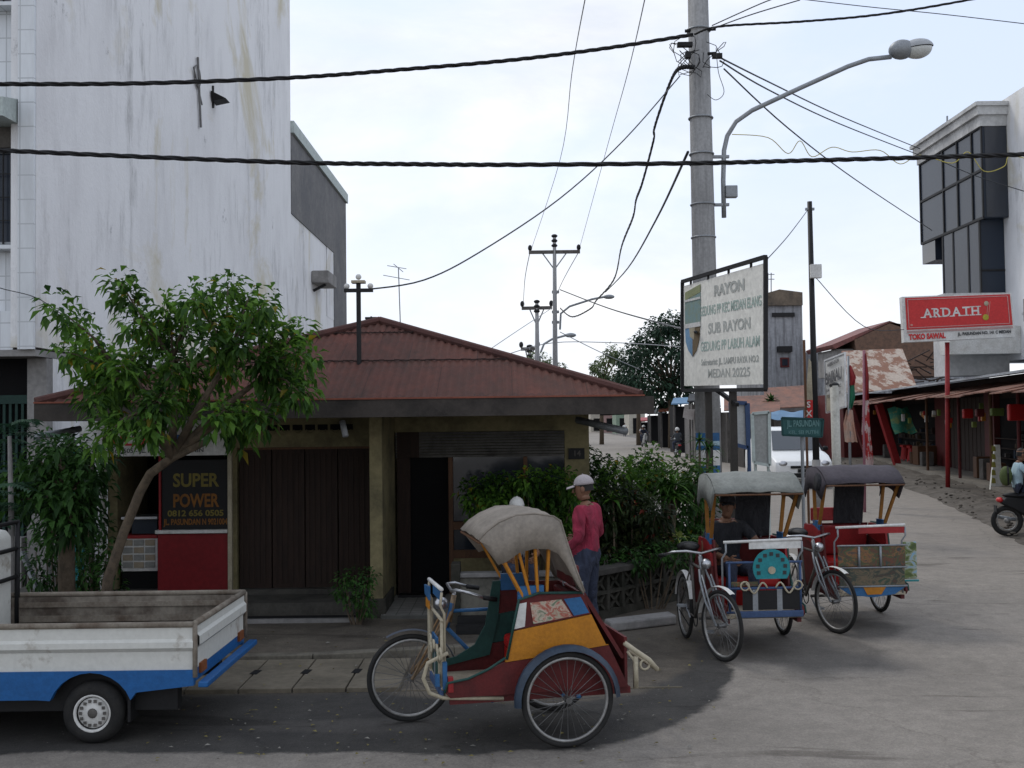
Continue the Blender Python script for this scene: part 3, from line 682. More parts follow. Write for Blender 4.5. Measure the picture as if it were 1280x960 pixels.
for (a, b) in (((484, 332), (508, 336)), ((479, 344), (512, 350)), ((492, 330), (504, 340))): mb.tube([at(a[0], a[1], Ya), at(b[0], b[1], Ya)], .005, 5)
mb.build('aerial_rod', m_gsteel, an)
pk = at(464, 401, 14.4); fn = thing('roof_finial', 'small rusty finial at the peak of the red roof', 'finial', (pk.x, 14.4, az))
mb = MB().tube([(pk.x, 14.4, az), (pk.x, 14.4, pk.z + .06)], .012, 6); mb.build('finial_stem', m_black, fn); MB().box((pk.x - .08, 14.38, pk.z + .02), (pk.x + .08, 14.42, pk.z + .05)).build('finial_bar', m_black, fn)
# odds between shop and tall building
o = tag(MB().box((X(92, 13.6), 13.6, 0), (X(104, 13.6), 13.66, 1.95)).build('plank_panel', m_teal), 'upright teal painted board left of the shop', 'board')
o = tag(MB().box((X(80, 13.9), 13.9, 0), (X(90, 13.9), 14.0, 2.2)).build('gate_post', m_conc, bevel=.01), 'white masonry gate post left of the teal board', 'post')
o = tag(MB().box((X(108, 13.55), 13.5, 0), (X(117, 13.55), 13.6, 2.25)).build('concrete_post', m_conc, bevel=.01), 'grey concrete post between teal board and shop opening', 'post')
o = tag(MB().bar(at(28, 690, 12.6), at(50, 745, 12.4), .05).build('leaning_plank', m_gsteel), 'grey plank leaning beside the low wall at left', 'plank')

# ================================================================== GARDEN WALL
Pa, Pb = Vector((.78, 12.0, 0)), Vector((2.46, 13.9, 0))
gw = thing('garden_wall', 'mossy openwork block garden wall running back beside the street', 'wall', (1.6, 12.9, 0))
d = (Pb - Pa).normalized(); n_ = Vector((d.y, -d.x, 0)); L = (Pb - Pa).length
def wl(s, off, z): return Pa + d * s + n_ * off + Vector((0, 0, z))
def wbox(mb, s0, s1, o0, o1, z0, z1):
    mb.prism([wl(s0, o0, z0), wl(s1, o0, z0), wl(s1, o1, z0), wl(s0, o1, z0)], (0, 0, z1 - z0))
mb = MB(); wbox(mb, 0, L, -.06, .06, 0, .10); wbox(mb, 0, L, -.05, .02, .10, .50)
for i in range(9):
    s = .02 + i * L / 9; wbox(mb, s, s + .05, .02, .08, .10, .50)
wbox(mb, 0, L, .02, .078, .28, .32)
mb.build('block_wall', m_mossy, gw)
mb = MB()
for i in range(9):
    for zz in (.19, .41):
        s = .045 + (i + .5) * L / 9
        for a in (1, -1): mb.bar(wl(s - .09, .05, zz - a * .08), wl(s + .09, .05, zz + a * .08), .025, .03)
mb.build('openwork_block', m_mossy, gw)
mb = MB(); wbox(mb, -.05, L + .05, -.10, .12, .50, .57); mb.build('coping', M('dark_coping', (.07, .065, .058), (.03, .03, .027), .95, .9, 4, bmp=.5), gw, bevel=.01)
gl = thing('low_planter_wall', 'low stained plaster wall in front of the shop window', 'wall', (0, 12.1, 0))
MB().box((-.62, 12.05, 0), (.75, 12.17, .50)).build('wall', M('stained_plaster', (.20, .19, .16), (.08, .078, .07), .95, .95, 3), gl, bevel=.01)
MB().box((-.66, 12.02, .50), (.77, 12.20, .55)).build('coping', m_conc, gl, bevel=.01)
MB().box((-.70, 11.98, .0), (-.60, 12.22, .66)).build('end_post', m_mossy, gl, bevel=.01)
o = MB(); o.box((-.62, 11.35, .012), (.45, 11.45, .10)); o.box((-.62, 11.7, .012), (.45, 11.8, .13)); tag(o.build('iron_beam', m_black), 'dark low iron rails lying before the planter wall', 'rail')
o = MB(); q = [Vector((1.0, 11.35, 0)), Vector((1.75, 11.75, 0)), Vector((1.7, 12.0, 0)), Vector((.95, 11.6, 0))]; o.prism([p + Vector((0, 0, .012)) for p in q], (0, 0, .10)); tag(o.build('stone_ledge', m_conc, bevel=.02), 'long grey stone ledge lying at the foot of the garden wall', 'ledge')
# garden soil bed
structure(MB().prism([(.9, 12.3, 0), (2.4, 13.95, 0), (2.4, 16.5, 0), (.95, 16.5, 0)], (0, 0, .2)).build('soil_bed', m_soil), 'dark planted soil behind the garden wall')
o = tag(MB().box((1.05, 16.6, 0), (2.3, 16.75, .75)).build('low_rear_wall', m_mossy, bevel=.01), 'low grey wall behind the garden plants', 'wall')
# ================================================================== RIGHT ROW OF SHOPS
A = Vector((18.5, 53.5, 0)); B = Vector((15.0, 33.5, 0)); dr_ = (B - A).normalized(); B2 = A + dr_ * 40; nl = Vector((dr_.y, -dr_.x, 0))
if nl.x > 0: nl = -nl       # towards the street
LR = 40.0
def rw(s, off, z): return A + dr_ * s + nl * off + Vector((0, 0, z))
def rbox(mb, s0, s1, o0, o1, z0, z1):
    mb.prism([rw(s0, o0, z0), rw(s1, o0, z0), rw(s1, o1, z0), rw(s0, o1, z0)], (0, 0, z1 - z0)); return mb
def srow(px, off=0, py=590):   # distance along the row seen at this column
    r = ray(px, py); P0 = CP.copy(); o = A + nl * off
    # solve P0 + r t = o + dr_ s   in xy
    det = r.x * (-dr_.y) + dr_.x * r.y
    t = ((o.x - P0.x) * (-dr_.y) + dr_.x * (o.y - P0.y)) / det
    s = ((P0 + r * t) - o).dot(dr_); return s
root = thing('shop_row', 'long low row of dark red kiosks under rusty awning on the right', 'shops', tuple(rw(18, -3, 0)))
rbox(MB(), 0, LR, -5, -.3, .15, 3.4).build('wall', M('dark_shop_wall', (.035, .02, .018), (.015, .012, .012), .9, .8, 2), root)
rbox(MB(), -1, LR, -1, 1.2, 0, .24).build('floor_step', M('step_concrete', (.22, .20, .17), (.14, .13, .11), .9, .6, 2), root)
mb = MB(); mb.prism([rw(-1.5, -5, 4.0), rw(-1.5, 1.6, 3.20), rw(-1.5, 1.6, 3.26), rw(-1.5, -5, 4.06)], dr_ * (LR + 2)); mb.build('zinc_roof', m_zinc, root)
mb = MB(); rnd = random.Random(4); s = -1.5
while s < LR:
    w = rnd.uniform(.9, 1.8); zz = rnd.uniform(-.06, .06); o1 = 2.3 + rnd.uniform(-.25, .25)
    mb.prism([rw(s, .2, 3.12 + zz), rw(s, o1, 2.72 + zz), rw(s, o1, 2.75 + zz), rw(s, .2, 3.15 + zz)], dr_ * (w + .08)); s += w
mb.build('awning', m_rust3, root)
# bays
bays = [(1095, 1118, 'v'), (1118, 1165, 'o'), (1167, 1184, 'r'), (1184, 1226, 'd'), (1228, 1240, 'r'), (1240, 1330, 'o')]
for a, b, k in bays:
    s0, s1 = srow(a), srow(b)
    if s1 < s0: s0, s1 = s1, s0
    if k == 'r': rbox(MB(), s0, s1, -.28, -.10, .24, 3.0).build('red_panel', m_dkred, root)
    if k == 'd':
        mb = MB(); n = 9
        for i in range(n): rbox(mb, s0 + (s1 - s0) * i / n + .03, s0 + (s1 - s0) * (i + 1) / n - .03, -.28, -.16, .24, 2.8)
        mb.build('plank_shutter', m_wooddk, root)
    if k == 'o':
        rbox(MB(), s0 + .05, s1 - .05, -.29, -.27, .5, 2.7).build('doorway', m_void, root)
        mb = MB()
        for i in range(int((s1 - s0) * 4)):
            q = s0 + .15 + rnd.random() * (s1 - s0 - .4); h = rnd.uniform(.1, .25); zz = rnd.choice([.9, 1.2, 1.5]); rbox(mb.mat(rnd.randrange(4)), q, q + .16, -.25, -.12, zz, zz + h)
        for zz in (.88, 1.18, 1.48): rbox(mb.mat(0), s0 + .1, s1 - .2, -.27, -.1, zz - .03, zz)
        mb.build('goods_shelf', [m_wooddk, m_grayboard, M('goods_blue', (.03, .05, .08)), M('goods_tan', (.10, .07, .04))], root)
# goods hanging and stacked at the kiosk fronts
rg = random.Random(12)
gm = [m_vinyl, m_teal, m_white, m_orange, m_blue, m_leaf_yel, m_dkred, m_cream]
for i in range(26):
    s_ = srow(rg.uniform(1120, 1280)); zz = rg.uniform(2.0, 2.55); hh = rg.uniform(.12, .3)
    o = rbox(MB(), s_, s_ + rg.uniform(.08, .2), 1.0, 1.12, zz - hh, zz).build('hanging_pouch', gm[rg.randrange(8)], bevel=.02); tag(o, 'small bright goods pouch hanging in the row under the rusty awning', 'pouch', 'goods pouches hanging under the awning')
for i in range(7):
    s_ = srow((1122, 1158, 1172, 1244, 1252, 1262, 1272)[i]); hh = rg.uniform(.3, .7)
    o = rbox(MB(), s_, s_ + .45, .2, .65, .245, .245 + hh).build('stacked_carton', m_wood if i % 2 else m_grayboard, bevel=.02); tag(o, 'plain goods carton on the step before the dark kiosks', 'carton', 'cartons on the kiosk step')
for i, px in enumerate((1160, 1200, 1240, 1275)):
    s_ = srow(px, 1.1); tag(MB().tube([rw(s_, 1.1, .2), rw(s_, 1.1, 2.9)], .05, 8).build('awning_post', m_dkred if i % 2 else m_wood), 'slim timber post holding up the rusty awning', 'post', 'posts of the rusty awning')
# leaning red props
pr = thing('leaning_prop', 'thick red timber prop leaning outward under the awning', 'prop', tuple(rw(srow(1125), 1.0, 0)))
Yq = A.y + dr_.y * srow(1125, 1.0) + nl.y
MB().bar(at(1098, 505, Yq), at(1124, 588, Yq), .30, .25).build('timber', m_red, pr)
for k, (a, b, w) in enumerate(((( 1062, 505), (1090, 588), .22),)):
    pr = thing('leaning_prop', 'slimmer dark red prop leaning behind the spotted flag', 'prop', (18, 46, 0))
    MB().bar(at(a[0], a[1], 46), at(b[0], b[1], 46), w, .2).build('timber', m_dkred, pr)
# plastic stools
for i, px in enumerate((1133, 1141.5, 1150)):
    s = srow(px, .3); p = rw(s, .3, .24); 
    st = thing('plastic_stool', ('leftmost red plastic stool under the awning', 'middle red plastic stool with orange sheen', 'rightmost red plastic stool beside tan crate')[i], 'stool', tuple(p), 0, 'red plastic stools')
    mb = MB(); mb.grid([[p + Vector((r_ * math.cos(a), r_ * math.sin(a), z_ + (.10 if r_ > .22 and k % 2 else 0))) for k, a in enumerate([2 * math.pi * q / 16 for q in range(16)])] for r_, z_ in ((.24, .0), (.20, .3), (.17, .62))], True)
    mb.build('legs_skirt', m_vinyl, st); MB().box(p + Vector((-.19, -.19, .60)), p + Vector((.19, .19, .68))).build('seat', m_vinyl, st)
s = srow(1160, .2); p = rw(s, .2, .24); tag(MB().box(p - Vector((.5, .3, 0)), p + Vector((.5, .3, .75))).build('timber_crate', m_wood, bevel=.02), 'brown timber crate beside the red stools', 'crate')
# hanging green banner, hanging packets, standing boards
Yh = 44.0
rows = [[at(px + 2 * math.sin(v * 3), py + (3 if u in (0, 2) else 0), Yh + .2 * math.sin(u * 2.5 + v)) for u, px in enumerate((1109 + v * 3, 1118 + v * 3.4, 1127 + v * 3.8, 1134 + v * 4))] for v, py in enumerate((508, 518, 530, 540))]
o = MB().grid(rows).build('hanging_banner', paintm('green_banner_print', [(.02, .22, .15), (.03, .26, .18), (.25, .32, .10)], scale=2), smooth=True); tag(o, 'green printed banner hanging under the awning', 'banner')
for i, (a, b, c, d_) in enumerate(((1205, 1217, 511, 523), (1221, 1231, 511, 521), (1240, 1256, 510, 520), (1262, 1282, 505, 526))):
    Yp = A.y + dr_.y * srow((a + b) / 2, 1.6) + nl.y * 1.6
    o = MB().box(at(a, d_, Yp), at(b, c, Yp) + Vector((0, .15, 0))).build('hanging_packet', [m_vinyl, m_dkred, m_leaf_yel, m_vinyl][i], bevel=.03)
    tag(o, ('bright red packet hanging from awning, leftmost', 'small maroon packet hanging beside the bright red one', 'small green yellow packet hanging under the awning', 'large red packet hanging at the photo edge')[i], 'packet', 'packets hanging from the awning')
sb = thing('standing_board', 'tall white and yellow board leaning at shop front', 'board', tuple(gp(1245, 612, .1)))
Yb2 = gp(1245, 612, .15).y
MB().prism([at(1238, 612, Yb2), at(1253, 614, Yb2), at(1250, 556, Yb2), at(1244, 556, Yb2)], (0, .08, 0)).build('board_face', m_sign, sb)
mb = MB()
for k in range(5): mb.prism([at(1239.5, 604 - k * 10, Yb2 - .01), at(1245, 604 - k * 10, Yb2 - .01), at(1244, 598 - k * 10, Yb2 - .01), at(1240, 597 - k * 10, Yb2 - .01)], (0, .005, 0))
mb.build('printed_letters', M('board_yellow_ink', (.45, .42, .10)), sb)
# upper rusty lean-to roof behind the awning
root = thing('patched_roof_shed', 'shed with steep patched white and rust iron roof', 'shed', (19, 56, 0))
Yu = 54
q = [at(1052, 440, Yu + 4), at(1128, 437, Yu + 4), at(1147, 487, Yu - 1), at(1048, 492, Yu - 1)]
MB().prism(q, (0, 0, .06)).build('roof', m_rust2, root)
MB().box((at(1050, 500, Yu).x, Yu - .5, 0), (at(1150, 500, Yu).x, Yu + 4, at(1100, 492, Yu).z)).build('wall', m_dkred, root)
root = thing('brick_house', 'unplastered brick house with red gable roof and scrap roofing behind', 'house', (24, 66, 0))
Yk = 66
MB().prism([at(1075, 470, Yk), at(1188, 470, Yk), at(1183, 428, Yk), at(1150, 408, Yk), at(1112, 403, Yk), at(1068, 424, Yk)], (0, 5, 0)).build('wall', m_brick, root)
MB().prism([at(1040, 431, Yk), at(1112, 401, Yk), at(1112, 404, Yk), at(1044, 436, Yk)], (0, 6, 0)).build('roof', ribbed('red_roof', (.22, .07, .06), (.12, .05, .045), .2), root)
MB().prism([at(1112, 401, Yk), at(1186, 426, Yk), at(1186, 429, Yk), at(1112, 404, Yk)], (0, 6, 0)).build('roof', m_rust3, root)
MB().box(at(1046, 470, Yk + .5), at(1076, 436, Yk + .5) + Vector((0, 4, 0))).build('side_wall', m_conc, root)
mb = MB()
for i in range(26):
    a = at(rnd.uniform(1125, 1180), rnd.uniform(450, 478), 58); mb.bar(a, a + Vector((rnd.uniform(-1.5, 1.5), rnd.uniform(-.5, .5), rnd.uniform(-.2, .7))), .06)
tag(mb.build('scrap_timber', m_wooddk), 'heap of broken timber on the roof beside the patched shed', 'scrap')

# ================================================================== GLASS CORNER BUILDING
m_oldwhite = M('dull_white', (.60, .60, .60), (.38, .38, .38), .8, .7, .8)
root = thing('glass_corner_building', 'white office block with projecting dark tinted glass bay', 'building', (19, 36, 0))
Yn = 34.0; Xc = at(1228, 200, Yn).x; Xr = at(1259, 200, Yn).x
zt = at(1228, 128, Yn).z; zc = at(1228, 158, Yn).z
Yfar = Xc * F / (1157 - 640) * 1.0
MB().box((Xr, Yn - 8, 3.9), (Xr + 9, Yn + 2.0, zt + .12)).build('side_wall', m_wall, root)
mb = MB(); mb.box((Xc - .18, Yn - .15, zt - .42), (Xr - .003, Yfar + .2, zt)); mb.box((Xc - .08, Yn - .06, zc + .0), (Xr - .003, Yfar + .1, zt - .42)); mb.box((Xc - .26, Yn - .22, zt - .15), (Xr - .003, Yfar + .3, zt - .03)); mb.build('cornice', M('cornice_paint', (.56, .56, .55), (.26, .26, .26), .9, .8, 1.2), root)
zk = at(1228, 272, Yn).z; zlow = at(1228, 365, Yn).z
MB().box((Xc, Yn, zk), (Xr - .003, Yfar, zc - .003)).build('upper_glazing', m_tint, root)
MB().box((Xc + .0, Yn + .35, zlow), (Xr - .003, Yfar - 1.9, zk - .003)).build('lower_glazing', m_tint, root)
MB().box((Xc + .003, Yfar - 1.2, zk - .75), (Xr - .004, Yfar - .004, zk - .004)).build('corner_soffit', m_glass, root)
mb = MB(); zs_ = [zk, at(1228, 212, Yn).z, zc]
ys = [Yn, Yn + .75, Yn + 1.9, Yn + 3.1, Yfar]
for y in ys: mb.box((Xc - .04, y - .04, zk), (Xc - .002, y + .04, zc))
for z_ in (zs_[0], zs_[1], zs_[2]): mb.box((Xc - .045, Yn - .04, z_ - .04), (Xc - .003, Yfar, z_ + .04))
for y in (Yn + .35, Yn + 1.2, Yn + 2.4, Yfar - 1.9): mb.box((Xc - .02, y - .05, zlow), (Xc + .02, y + .05, zk - .004))
mb.box((Xc - .02, Yn + .33, zlow + .7), (Xr, Yn + .345, zlow + .76))
mb.build('mullion', m_black, root)
MB().box((Xc + .08, Yn - .02, zk + .02), (Xr - .01, Yn - .004, zc)).build('dark_return_panel', m_glass, root)
zb1, zb2 = at(1190, 474, Yn).z, at(1190, 424, Yn).z
MB().box((at(1186, 450, Yn).x, Yn + .2, 3.45), (Xr - .01, Yn + 1.2, zlow - .003)).build('base_wall', m_oldwhite, root)
MB().box((at(1186, 450, Yn).x - .2, Yn - .6, at(1190, 444, Yn).z), (Xr - .004, Yn + .19, zb2 + .35)).build('white_balcony', m_white, root)
pj = at(1274, 390, 33); MB().box((Xr - .35, 31.8, pj.z - .35), (Xr - .003, 32.5, pj.z + .35)).build('air_conditioner', m_conc, root, bevel=.03)
MB().tube([at(1184, 172, 36.5), at(1184, 145, 36.5)], .03, 6).build('roof_spike', m_gsteel, root)

# ================================================================== MID / FAR RIGHT
# grey old building
root = thing('grey_old_building', 'weathered grey two storey building with stained parapet and small window', 'building', (19, 77, 0))
Yo = 75; zz = lambda py: at(980, py, Yo).z
xa, xb = at(950, 450, Yo).x, at(1004, 450, Yo).x
m_oldw = M('sooty_plaster', (.34, .35, .37), (.13, .13, .14), .9, .95, .7, streak=True)
MB().box((xa, Yo, 0), (xb, Yo + 8, zz(382))).build('wall', m_oldw, root)
MB().box((xa + 1, Yo + .5, 0), (at(1030, 450, Yo).x, Yo + 7, zz(440))).build('side_wing', m_oldw, root)
MB().prism([(xa, Yo - .2, zz(382)), (xb, Yo - .2, zz(382)), (xb, Yo - .2, zz(366)), (xb - 1.6, Yo - .2, zz(362)), (xa, Yo - .2, zz(369))], (0, 8, 0)).build('parapet', M('parapet_stained', (.20, .16, .12), (.06, .055, .05), .95, .95, .8), root)
MB().box((at(965, 400, Yo).x, Yo - .12, zz(396)), (at(993, 400, Yo).x, Yo - .003, zz(391))).build('vent_slot', m_black, root)
w = MB().box((at(975, 450, Yo).x, Yo - .10, zz(459)), (at(986, 450, Yo).x, Yo - .004, zz(447))).build('window', m_dkred, root)
MB().box((at(977, 450, Yo).x, Yo - .14, zz(457)), (at(984, 450, Yo).x, Yo - .102, zz(449))).build('pane', m_glass, w)
MB().box((at(971, 440, Yo).x, Yo - .35, zz(440)), (at(989, 440, Yo).x, Yo - .004, zz(433))).build('hood_mould', m_black, root)
mb = MB()
for px in (960, 964): mb.tube([at(px, 366, Yo + 1), at(px, 341, Yo + 1)], .04, 5)
for py in (343, 349): mb.tube([at(957, py, Yo + 1), at(968, py, Yo + 1)], .03, 5)
tag(mb.build('roof_aerial', m_gsteel), 'thin aerial on top of the old grey building', 'aerial')
# low iron roofed shacks + tarp
for i, (px0, px1, pyt, pyb, Y, lab, mm) in enumerate(((905, 1012, 497, 512, 52, 'low shack with long rust brown iron roof behind the white car', m_rust3), (955, 1016, 486, 500, 58, 'shack with orange rusty roof left of the black pole', m_rust3), (925, 975, 505, 518, 47, 'small shack with dull brown roof beside the grey board', m_rust3))):
    r_ = thing('market_shack', lab, 'shack', (at(px0, 500, Y).x + 1, Y + 1.5, 0), 0, 'shacks beside the side street')
    a, b = at(px0, pyt, Y + 3), at(px1, pyt - 4, Y + 3); c, d2 = at(px1, pyb - 3, Y), at(px0, pyb + 2, Y)
    MB().prism([a, b, c, d2], (0, 0, .05)).build('roof', mm, r_)
    MB().box((d2.x + .2, Y + .3, 0), (c.x - .2, Y + 3, min(c.z, d2.z) - .05)).build('wall', [m_grayboard, m_conc, m_fascia][i], r_)
rows = [[at(px, py + 1.3 * math.sin(px * .23 + v * 2), 45.8 - v * .5) for px in range(964, 1006, 4)] for v, py in enumerate((514, 519, 524))]
tag(MB().grid(rows).build('tarpaulin', m_tarp, smooth=True), 'crumpled blue tarpaulin stretched over the stalls behind the white car', 'tarpaulin')
# white minivan
vx, vy = at(1003, 560, 33.5).x, 33.5
van = thing('parked_car', 'white compact people carrier facing the camera behind the signs', 'car', (vx, vy + 2, 0), 0)
def VP(x, y, z): return Vector((vx + x * 1.08, vy + 2 + y * 1.05, z * 1.14))
def sect(y, hw, z0, z1, tw): return [(-hw, y, z0), (-hw * 1.02, y, z0 + .35), (-hw, y, .95 if z1 > 1 else z1 - .03), (-tw, y, z1), (tw, y, z1), (hw, y, .95 if z1 > 1 else z1 - .03), (hw * 1.02, y, z0 + .35), (hw, y, z0)]
pr_ = [(-2.10, .70, .28, .62, .6), (-2.05, .80, .25, .74, .68), (-1.6, .84, .22, .90, .72), (-1.15, .85, .22, .99, .74), (-.45, .85, .22, 1.58, .62), (.3, .85, .22, 1.66, .62), (1.6, .85, .22, 1.62, .60), (2.0, .82, .25, 1.05, .66), (2.08, .78, .35, .8, .6)]
mb = MB(); rows = [[VP(*p) for p in sect(*a)] for a in pr_]; mb.grid(rows, True); mb.poly(rows[0][::-1]); mb.poly(rows[-1])
mb.build('body', m_vanw, van, True, bevel=.02)
o = MB().prism([VP(-.68, -1.13, 1.02), VP(.68, -1.13, 1.02), VP(.56, -.50, 1.54), VP(-.56, -.50, 1.54)], (0, -.02, .012)).build('windscreen', m_wind, van)
for sx in (-1, 1):
    MB().prism([VP(sx * .855, -.95, 1.02), VP(sx * .855, .9, 1.02), VP(sx * .70, .8, 1.5), VP(sx * .70, -.4, 1.5)], (sx * .012, 0, 0)).build('side_window', m_glass, van)
    o = MB().ell(VP(sx * .60, -2.02, .66), (.17, .10, .11), 12, 8).build('headlight', m_steel, van, True)
    MB().ell(VP(sx * .95, -.85, 1.05), (.10, .06, .08), 8, 6).build('mirror', m_black, van, True)
for sx in (-1, 1):
    for y in (-1.35, 1.35):
        w = MB().cyl(VP(sx * .68, y, .3), VP(sx * .86, y, .3), .3, 24).build('wheel', m_rubber, van); MB().cyl(VP(sx * .86, y, .3), VP(sx * .875, y, .3), .18, 16).build('hubcap', m_rim, w)
MB().box(VP(-.40, -2.13, .55), VP(.40, -2.08, .62)).build('grille', m_black, van); MB().box(VP(-.5, -2.12, .30), VP(.5, -2.06, .42)).build('air_intake', m_black, van)
MB().box(VP(-.2, -2.14, .44), VP(.2, -2.125, .53)).build('licence_plate', m_black, van)

# far street: stalls
def stall(px0, px1, pyt, pyb, Y, lab, mroof, mwall, dark=True, pg=None):
    r_ = thing('street_stall', lab, 'stall', (at((px0 + px1) / 2, 520, Y).x, Y + 1, 0), 0, 'stalls along the far side street')
    a, b = at(px0, pyt, Y), at(px1, pyt, Y); z0 = 0
    MB().prism([at(px0 - 3, pyb, Y - 1.2), at(px1 + 1, pyb - 1, Y - 1.2), at(px1, pyt, Y + 2), at(px0, pyt + 1, Y + 2)], (0, 0, .08)).build('awning', mroof, r_)
    MB().box((a.x + .1, Y, 0), (b.x - .1, Y + 2.5, at(px0, pyb, Y).z - .1)).build('wall', mwall, r_)
    mb = MB()
    for px in (px0, px1): p = at(px, pyb, Y - 1.1); mb.tube([(p.x, Y - 1.1, 0), (p.x, Y - 1.1, p.z)], .05, 6)
    mb.build('post', m_grayboard, r_)
m_awd = M('dark_awning', (.05, .055, .06), (.02, .02, .022), .9, .7, 1)
stall(862, 882, 493, 503, 58, 'stall with dark sagging awning just left of the concrete pole', m_awd, M('stall_grey', (.18, .17, .16), (.08, .08, .08), .9, .8, 1))
stall(842, 860, 498, 506, 68, 'stall under a light blue plastic sheet', m_tarp, m_void)
stall(826, 842, 506, 515, 80, 'stall with orange red cloth below the trees', M('faded_orange', (.30, .10, .05), (.2, .08, .05), .9, .6, 2), m_void)
stall(812, 832, 510, 518, 95, 'dark stall deep in the side street under the trees', m_awd, m_void)
stall(874, 900, 500, 510, 54, 'grey boarded kiosk behind the concrete pole', m_zinc, m_grayboard)
rows = [[at(px, py + 1.5 * math.sin(px), 56 + v * .1) for px in (855 + v * -.5, 862, 869, 876 - v * 2)] for v, py in enumerate((510, 514, 518, 523))]
tag(MB().grid(rows).build('hanging_sheet', M('white_sheet', (.7, .68, .68), (.5, .42, .42), .9, .6, 2), smooth=True), 'white sheet hanging in front of the dark stall', 'sheet')
br = gp(826, 551); bl = thing('oil_drum', 'blue oil drum standing by the far stalls', 'drum', (br.x, br.y, 0)); MB().cyl((br.x, br.y, 0), (br.x, br.y, .95), .32, 16).build('drum_body', m_tblue, bl); MB().ring((br.x, br.y, .6), (0, 0, 1), .32, .02, 16, 5).build('hoop', m_blue, bl)
stall(800, 818, 522, 527, 100, 'low stall under a red cloth far down the street', m_red, m_void)
# far end houses
m_far = [M('far_cream', (.50, .47, .40), (.3, .28, .25), .9, .6, .6), M('far_pink', (.42, .28, .26), (.3, .2, .2), .9, .6, .6), M('far_green', (.25, .33, .25), (.16, .2, .16), .9, .6, .6)]
for i, (a, b, t_, Y, lab) in enumerate(((738, 756, 512, 175, 'pale cream house at the far end of the side street'), (754, 772, 515, 165, 'pinkish low house at the far end of the side street'), (770, 792, 513, 155, 'greenish shop block at the far end of the side street'), (786, 806, 508, 140, 'cream walled house half under the dark trees'))):
    r_ = thing('distant_house', lab, 'house', (at((a + b) / 2, 515, Y).x, Y + 3, 0), 0, 'small houses at the end of the street')
    p, q = at(a, t_, Y), at(b, t_, Y)
    MB().box((p.x, Y, 0), (q.x, Y + 6, p.z)).build('wall', m_far[i % 3], r_); MB().prism([(p.x - .3, Y - .5, p.z), (q.x + .3, Y - .5, p.z), ((p.x + q.x) / 2, Y - .5, p.z + 1.1)], (0, 7, 0)).build('roof', m_rust3, r_)
    MB().box((p.x + .5, Y - .05, .2), (q.x - .5, Y - .003, 2.2)).build('shopfront', m_void, r_)
# extra far skyline
for i, (x0, x1, y, h, lab) in enumerate(((-60, 2.5, 190, 5.5, 'long pale row of houses hidden behind the red roof'), (22, 42, 95, 6.5, 'grey block behind the brick house'), (-30, -8, 120, 7, 'grey building behind the annex'))):
    r_ = thing('background_block', lab, 'building', ((x0 + x1) / 2, y, 0)); MB().box((x0, y, 0), (x1, y + 8, h)).build('wall', m_far[0] if i != 1 else m_oldw, r_); MB().prism([(x0, y - .3, h), (x0, y + 8.3, h), (x0, y + 4, h + 1.3)], (x1 - x0, 0, 0)).build('roof', m_rust3, r_)
# ================================================================== POLES / SIGNS / CABLES
YP = 16.3
pb = at(889, 706, YP); pt = at(871, -60, YP); pb.z = 0
pole = thing('concrete_pole', 'thick tapered concrete utility pole with steel bands and street lamp arm', 'utility pole', tuple(pb))
dpole = (pt - pb); MB().tube([pb, pb + dpole * .5, pt], [.20, .178, .150], 24).build('shaft', m_pole, pole, True)
def pz(py): t = (at(880, py, YP).z) / pt.z; return pb.lerp(pt, t)
for py in (148, 193, 205, 256, 297, 540, 38):
    c = pz(py); MB().ring(c, (0, 0, 1), .178, .015, 24, 6).build('steel_band', m_gsteel, pole, True)
for py in (40, 70): 
    c = pz(py); MB().tube([c + Vector((-.22, -.05, 0)), c + Vector((.24, -.12, .0))], .025, 8).build('cable_bracket', m_black, pole)
# poster on the pole
c0, c1 = pz(597), pz(541)
for a, b, mm in ((0, .28, m_blue), (.28, .62, m_white), (.62, .72, m_blue), (.72, .82, m_lblue), (.82, 1.0, m_blue)):
    p, q = c0.lerp(c1, a), c0.lerp(c1, b); mb = MB(); rows = []
    for P_ in (p, q): rows.append([P_ + Vector((math.sin(R(t)) * .203, -math.cos(R(t)) * .203, 0)) for t in range(-75, 60, 15)])
    mb.grid(rows).build('pasted_poster', mm, pole, True)
# street lamp
lamp = thing('street_lamp', 'grey curved street lamp arm with egg shaped head on the concrete pole', 'street lamp', tuple(pz(270) + Vector((.2, 0, 0))))
arm = [at(905, 272, YP), at(904, 225, YP), at(905, 188, YP), at(909, 170, YP), at(920, 152, YP), at(940, 138, YP), at(1000, 110, YP), at(1060, 83, YP), at(1086, 74, YP), at(1114, 71, YP)]
MB().tube(arm, .036, 10).build('lamp_arm', m_gsteel, lamp, True)
for py in (196, 256): a = at(903, py, YP); MB().box(a + Vector((-.35, -.03, -.02)), a + Vector((.10, .03, .02))).build('clamp', m_gsteel, lamp)
a = at(913, 239, YP); MB().box(a + Vector((-.08, -.06, -.10)), a + Vector((.10, .06, .08)), None).build('ballast_box', m_gsteel, lamp, bevel=.01)
hc = at(1140, 61, YP); tilt = Matrix.Rotation(R(-6), 3, 'Y')
MB().ell(at(1127, 62, YP), (.20, .14, .15), 18, 10, tilt).build('lamp_housing', m_gsteel, lamp, True)
MB().ell(at(1147, 60, YP), (.24, .16, .14), 20, 10, tilt, 0, 90).build('lamp_cover', M('lamp_top', (.42, .44, .46), (.3, .32, .33), .5, .4, 6), lamp, True)
MB().ell(at(1147, 61, YP), (.22, .15, .15), 20, 10, tilt, -90, 0).build('lamp_lens', m_lens, lamp, True)
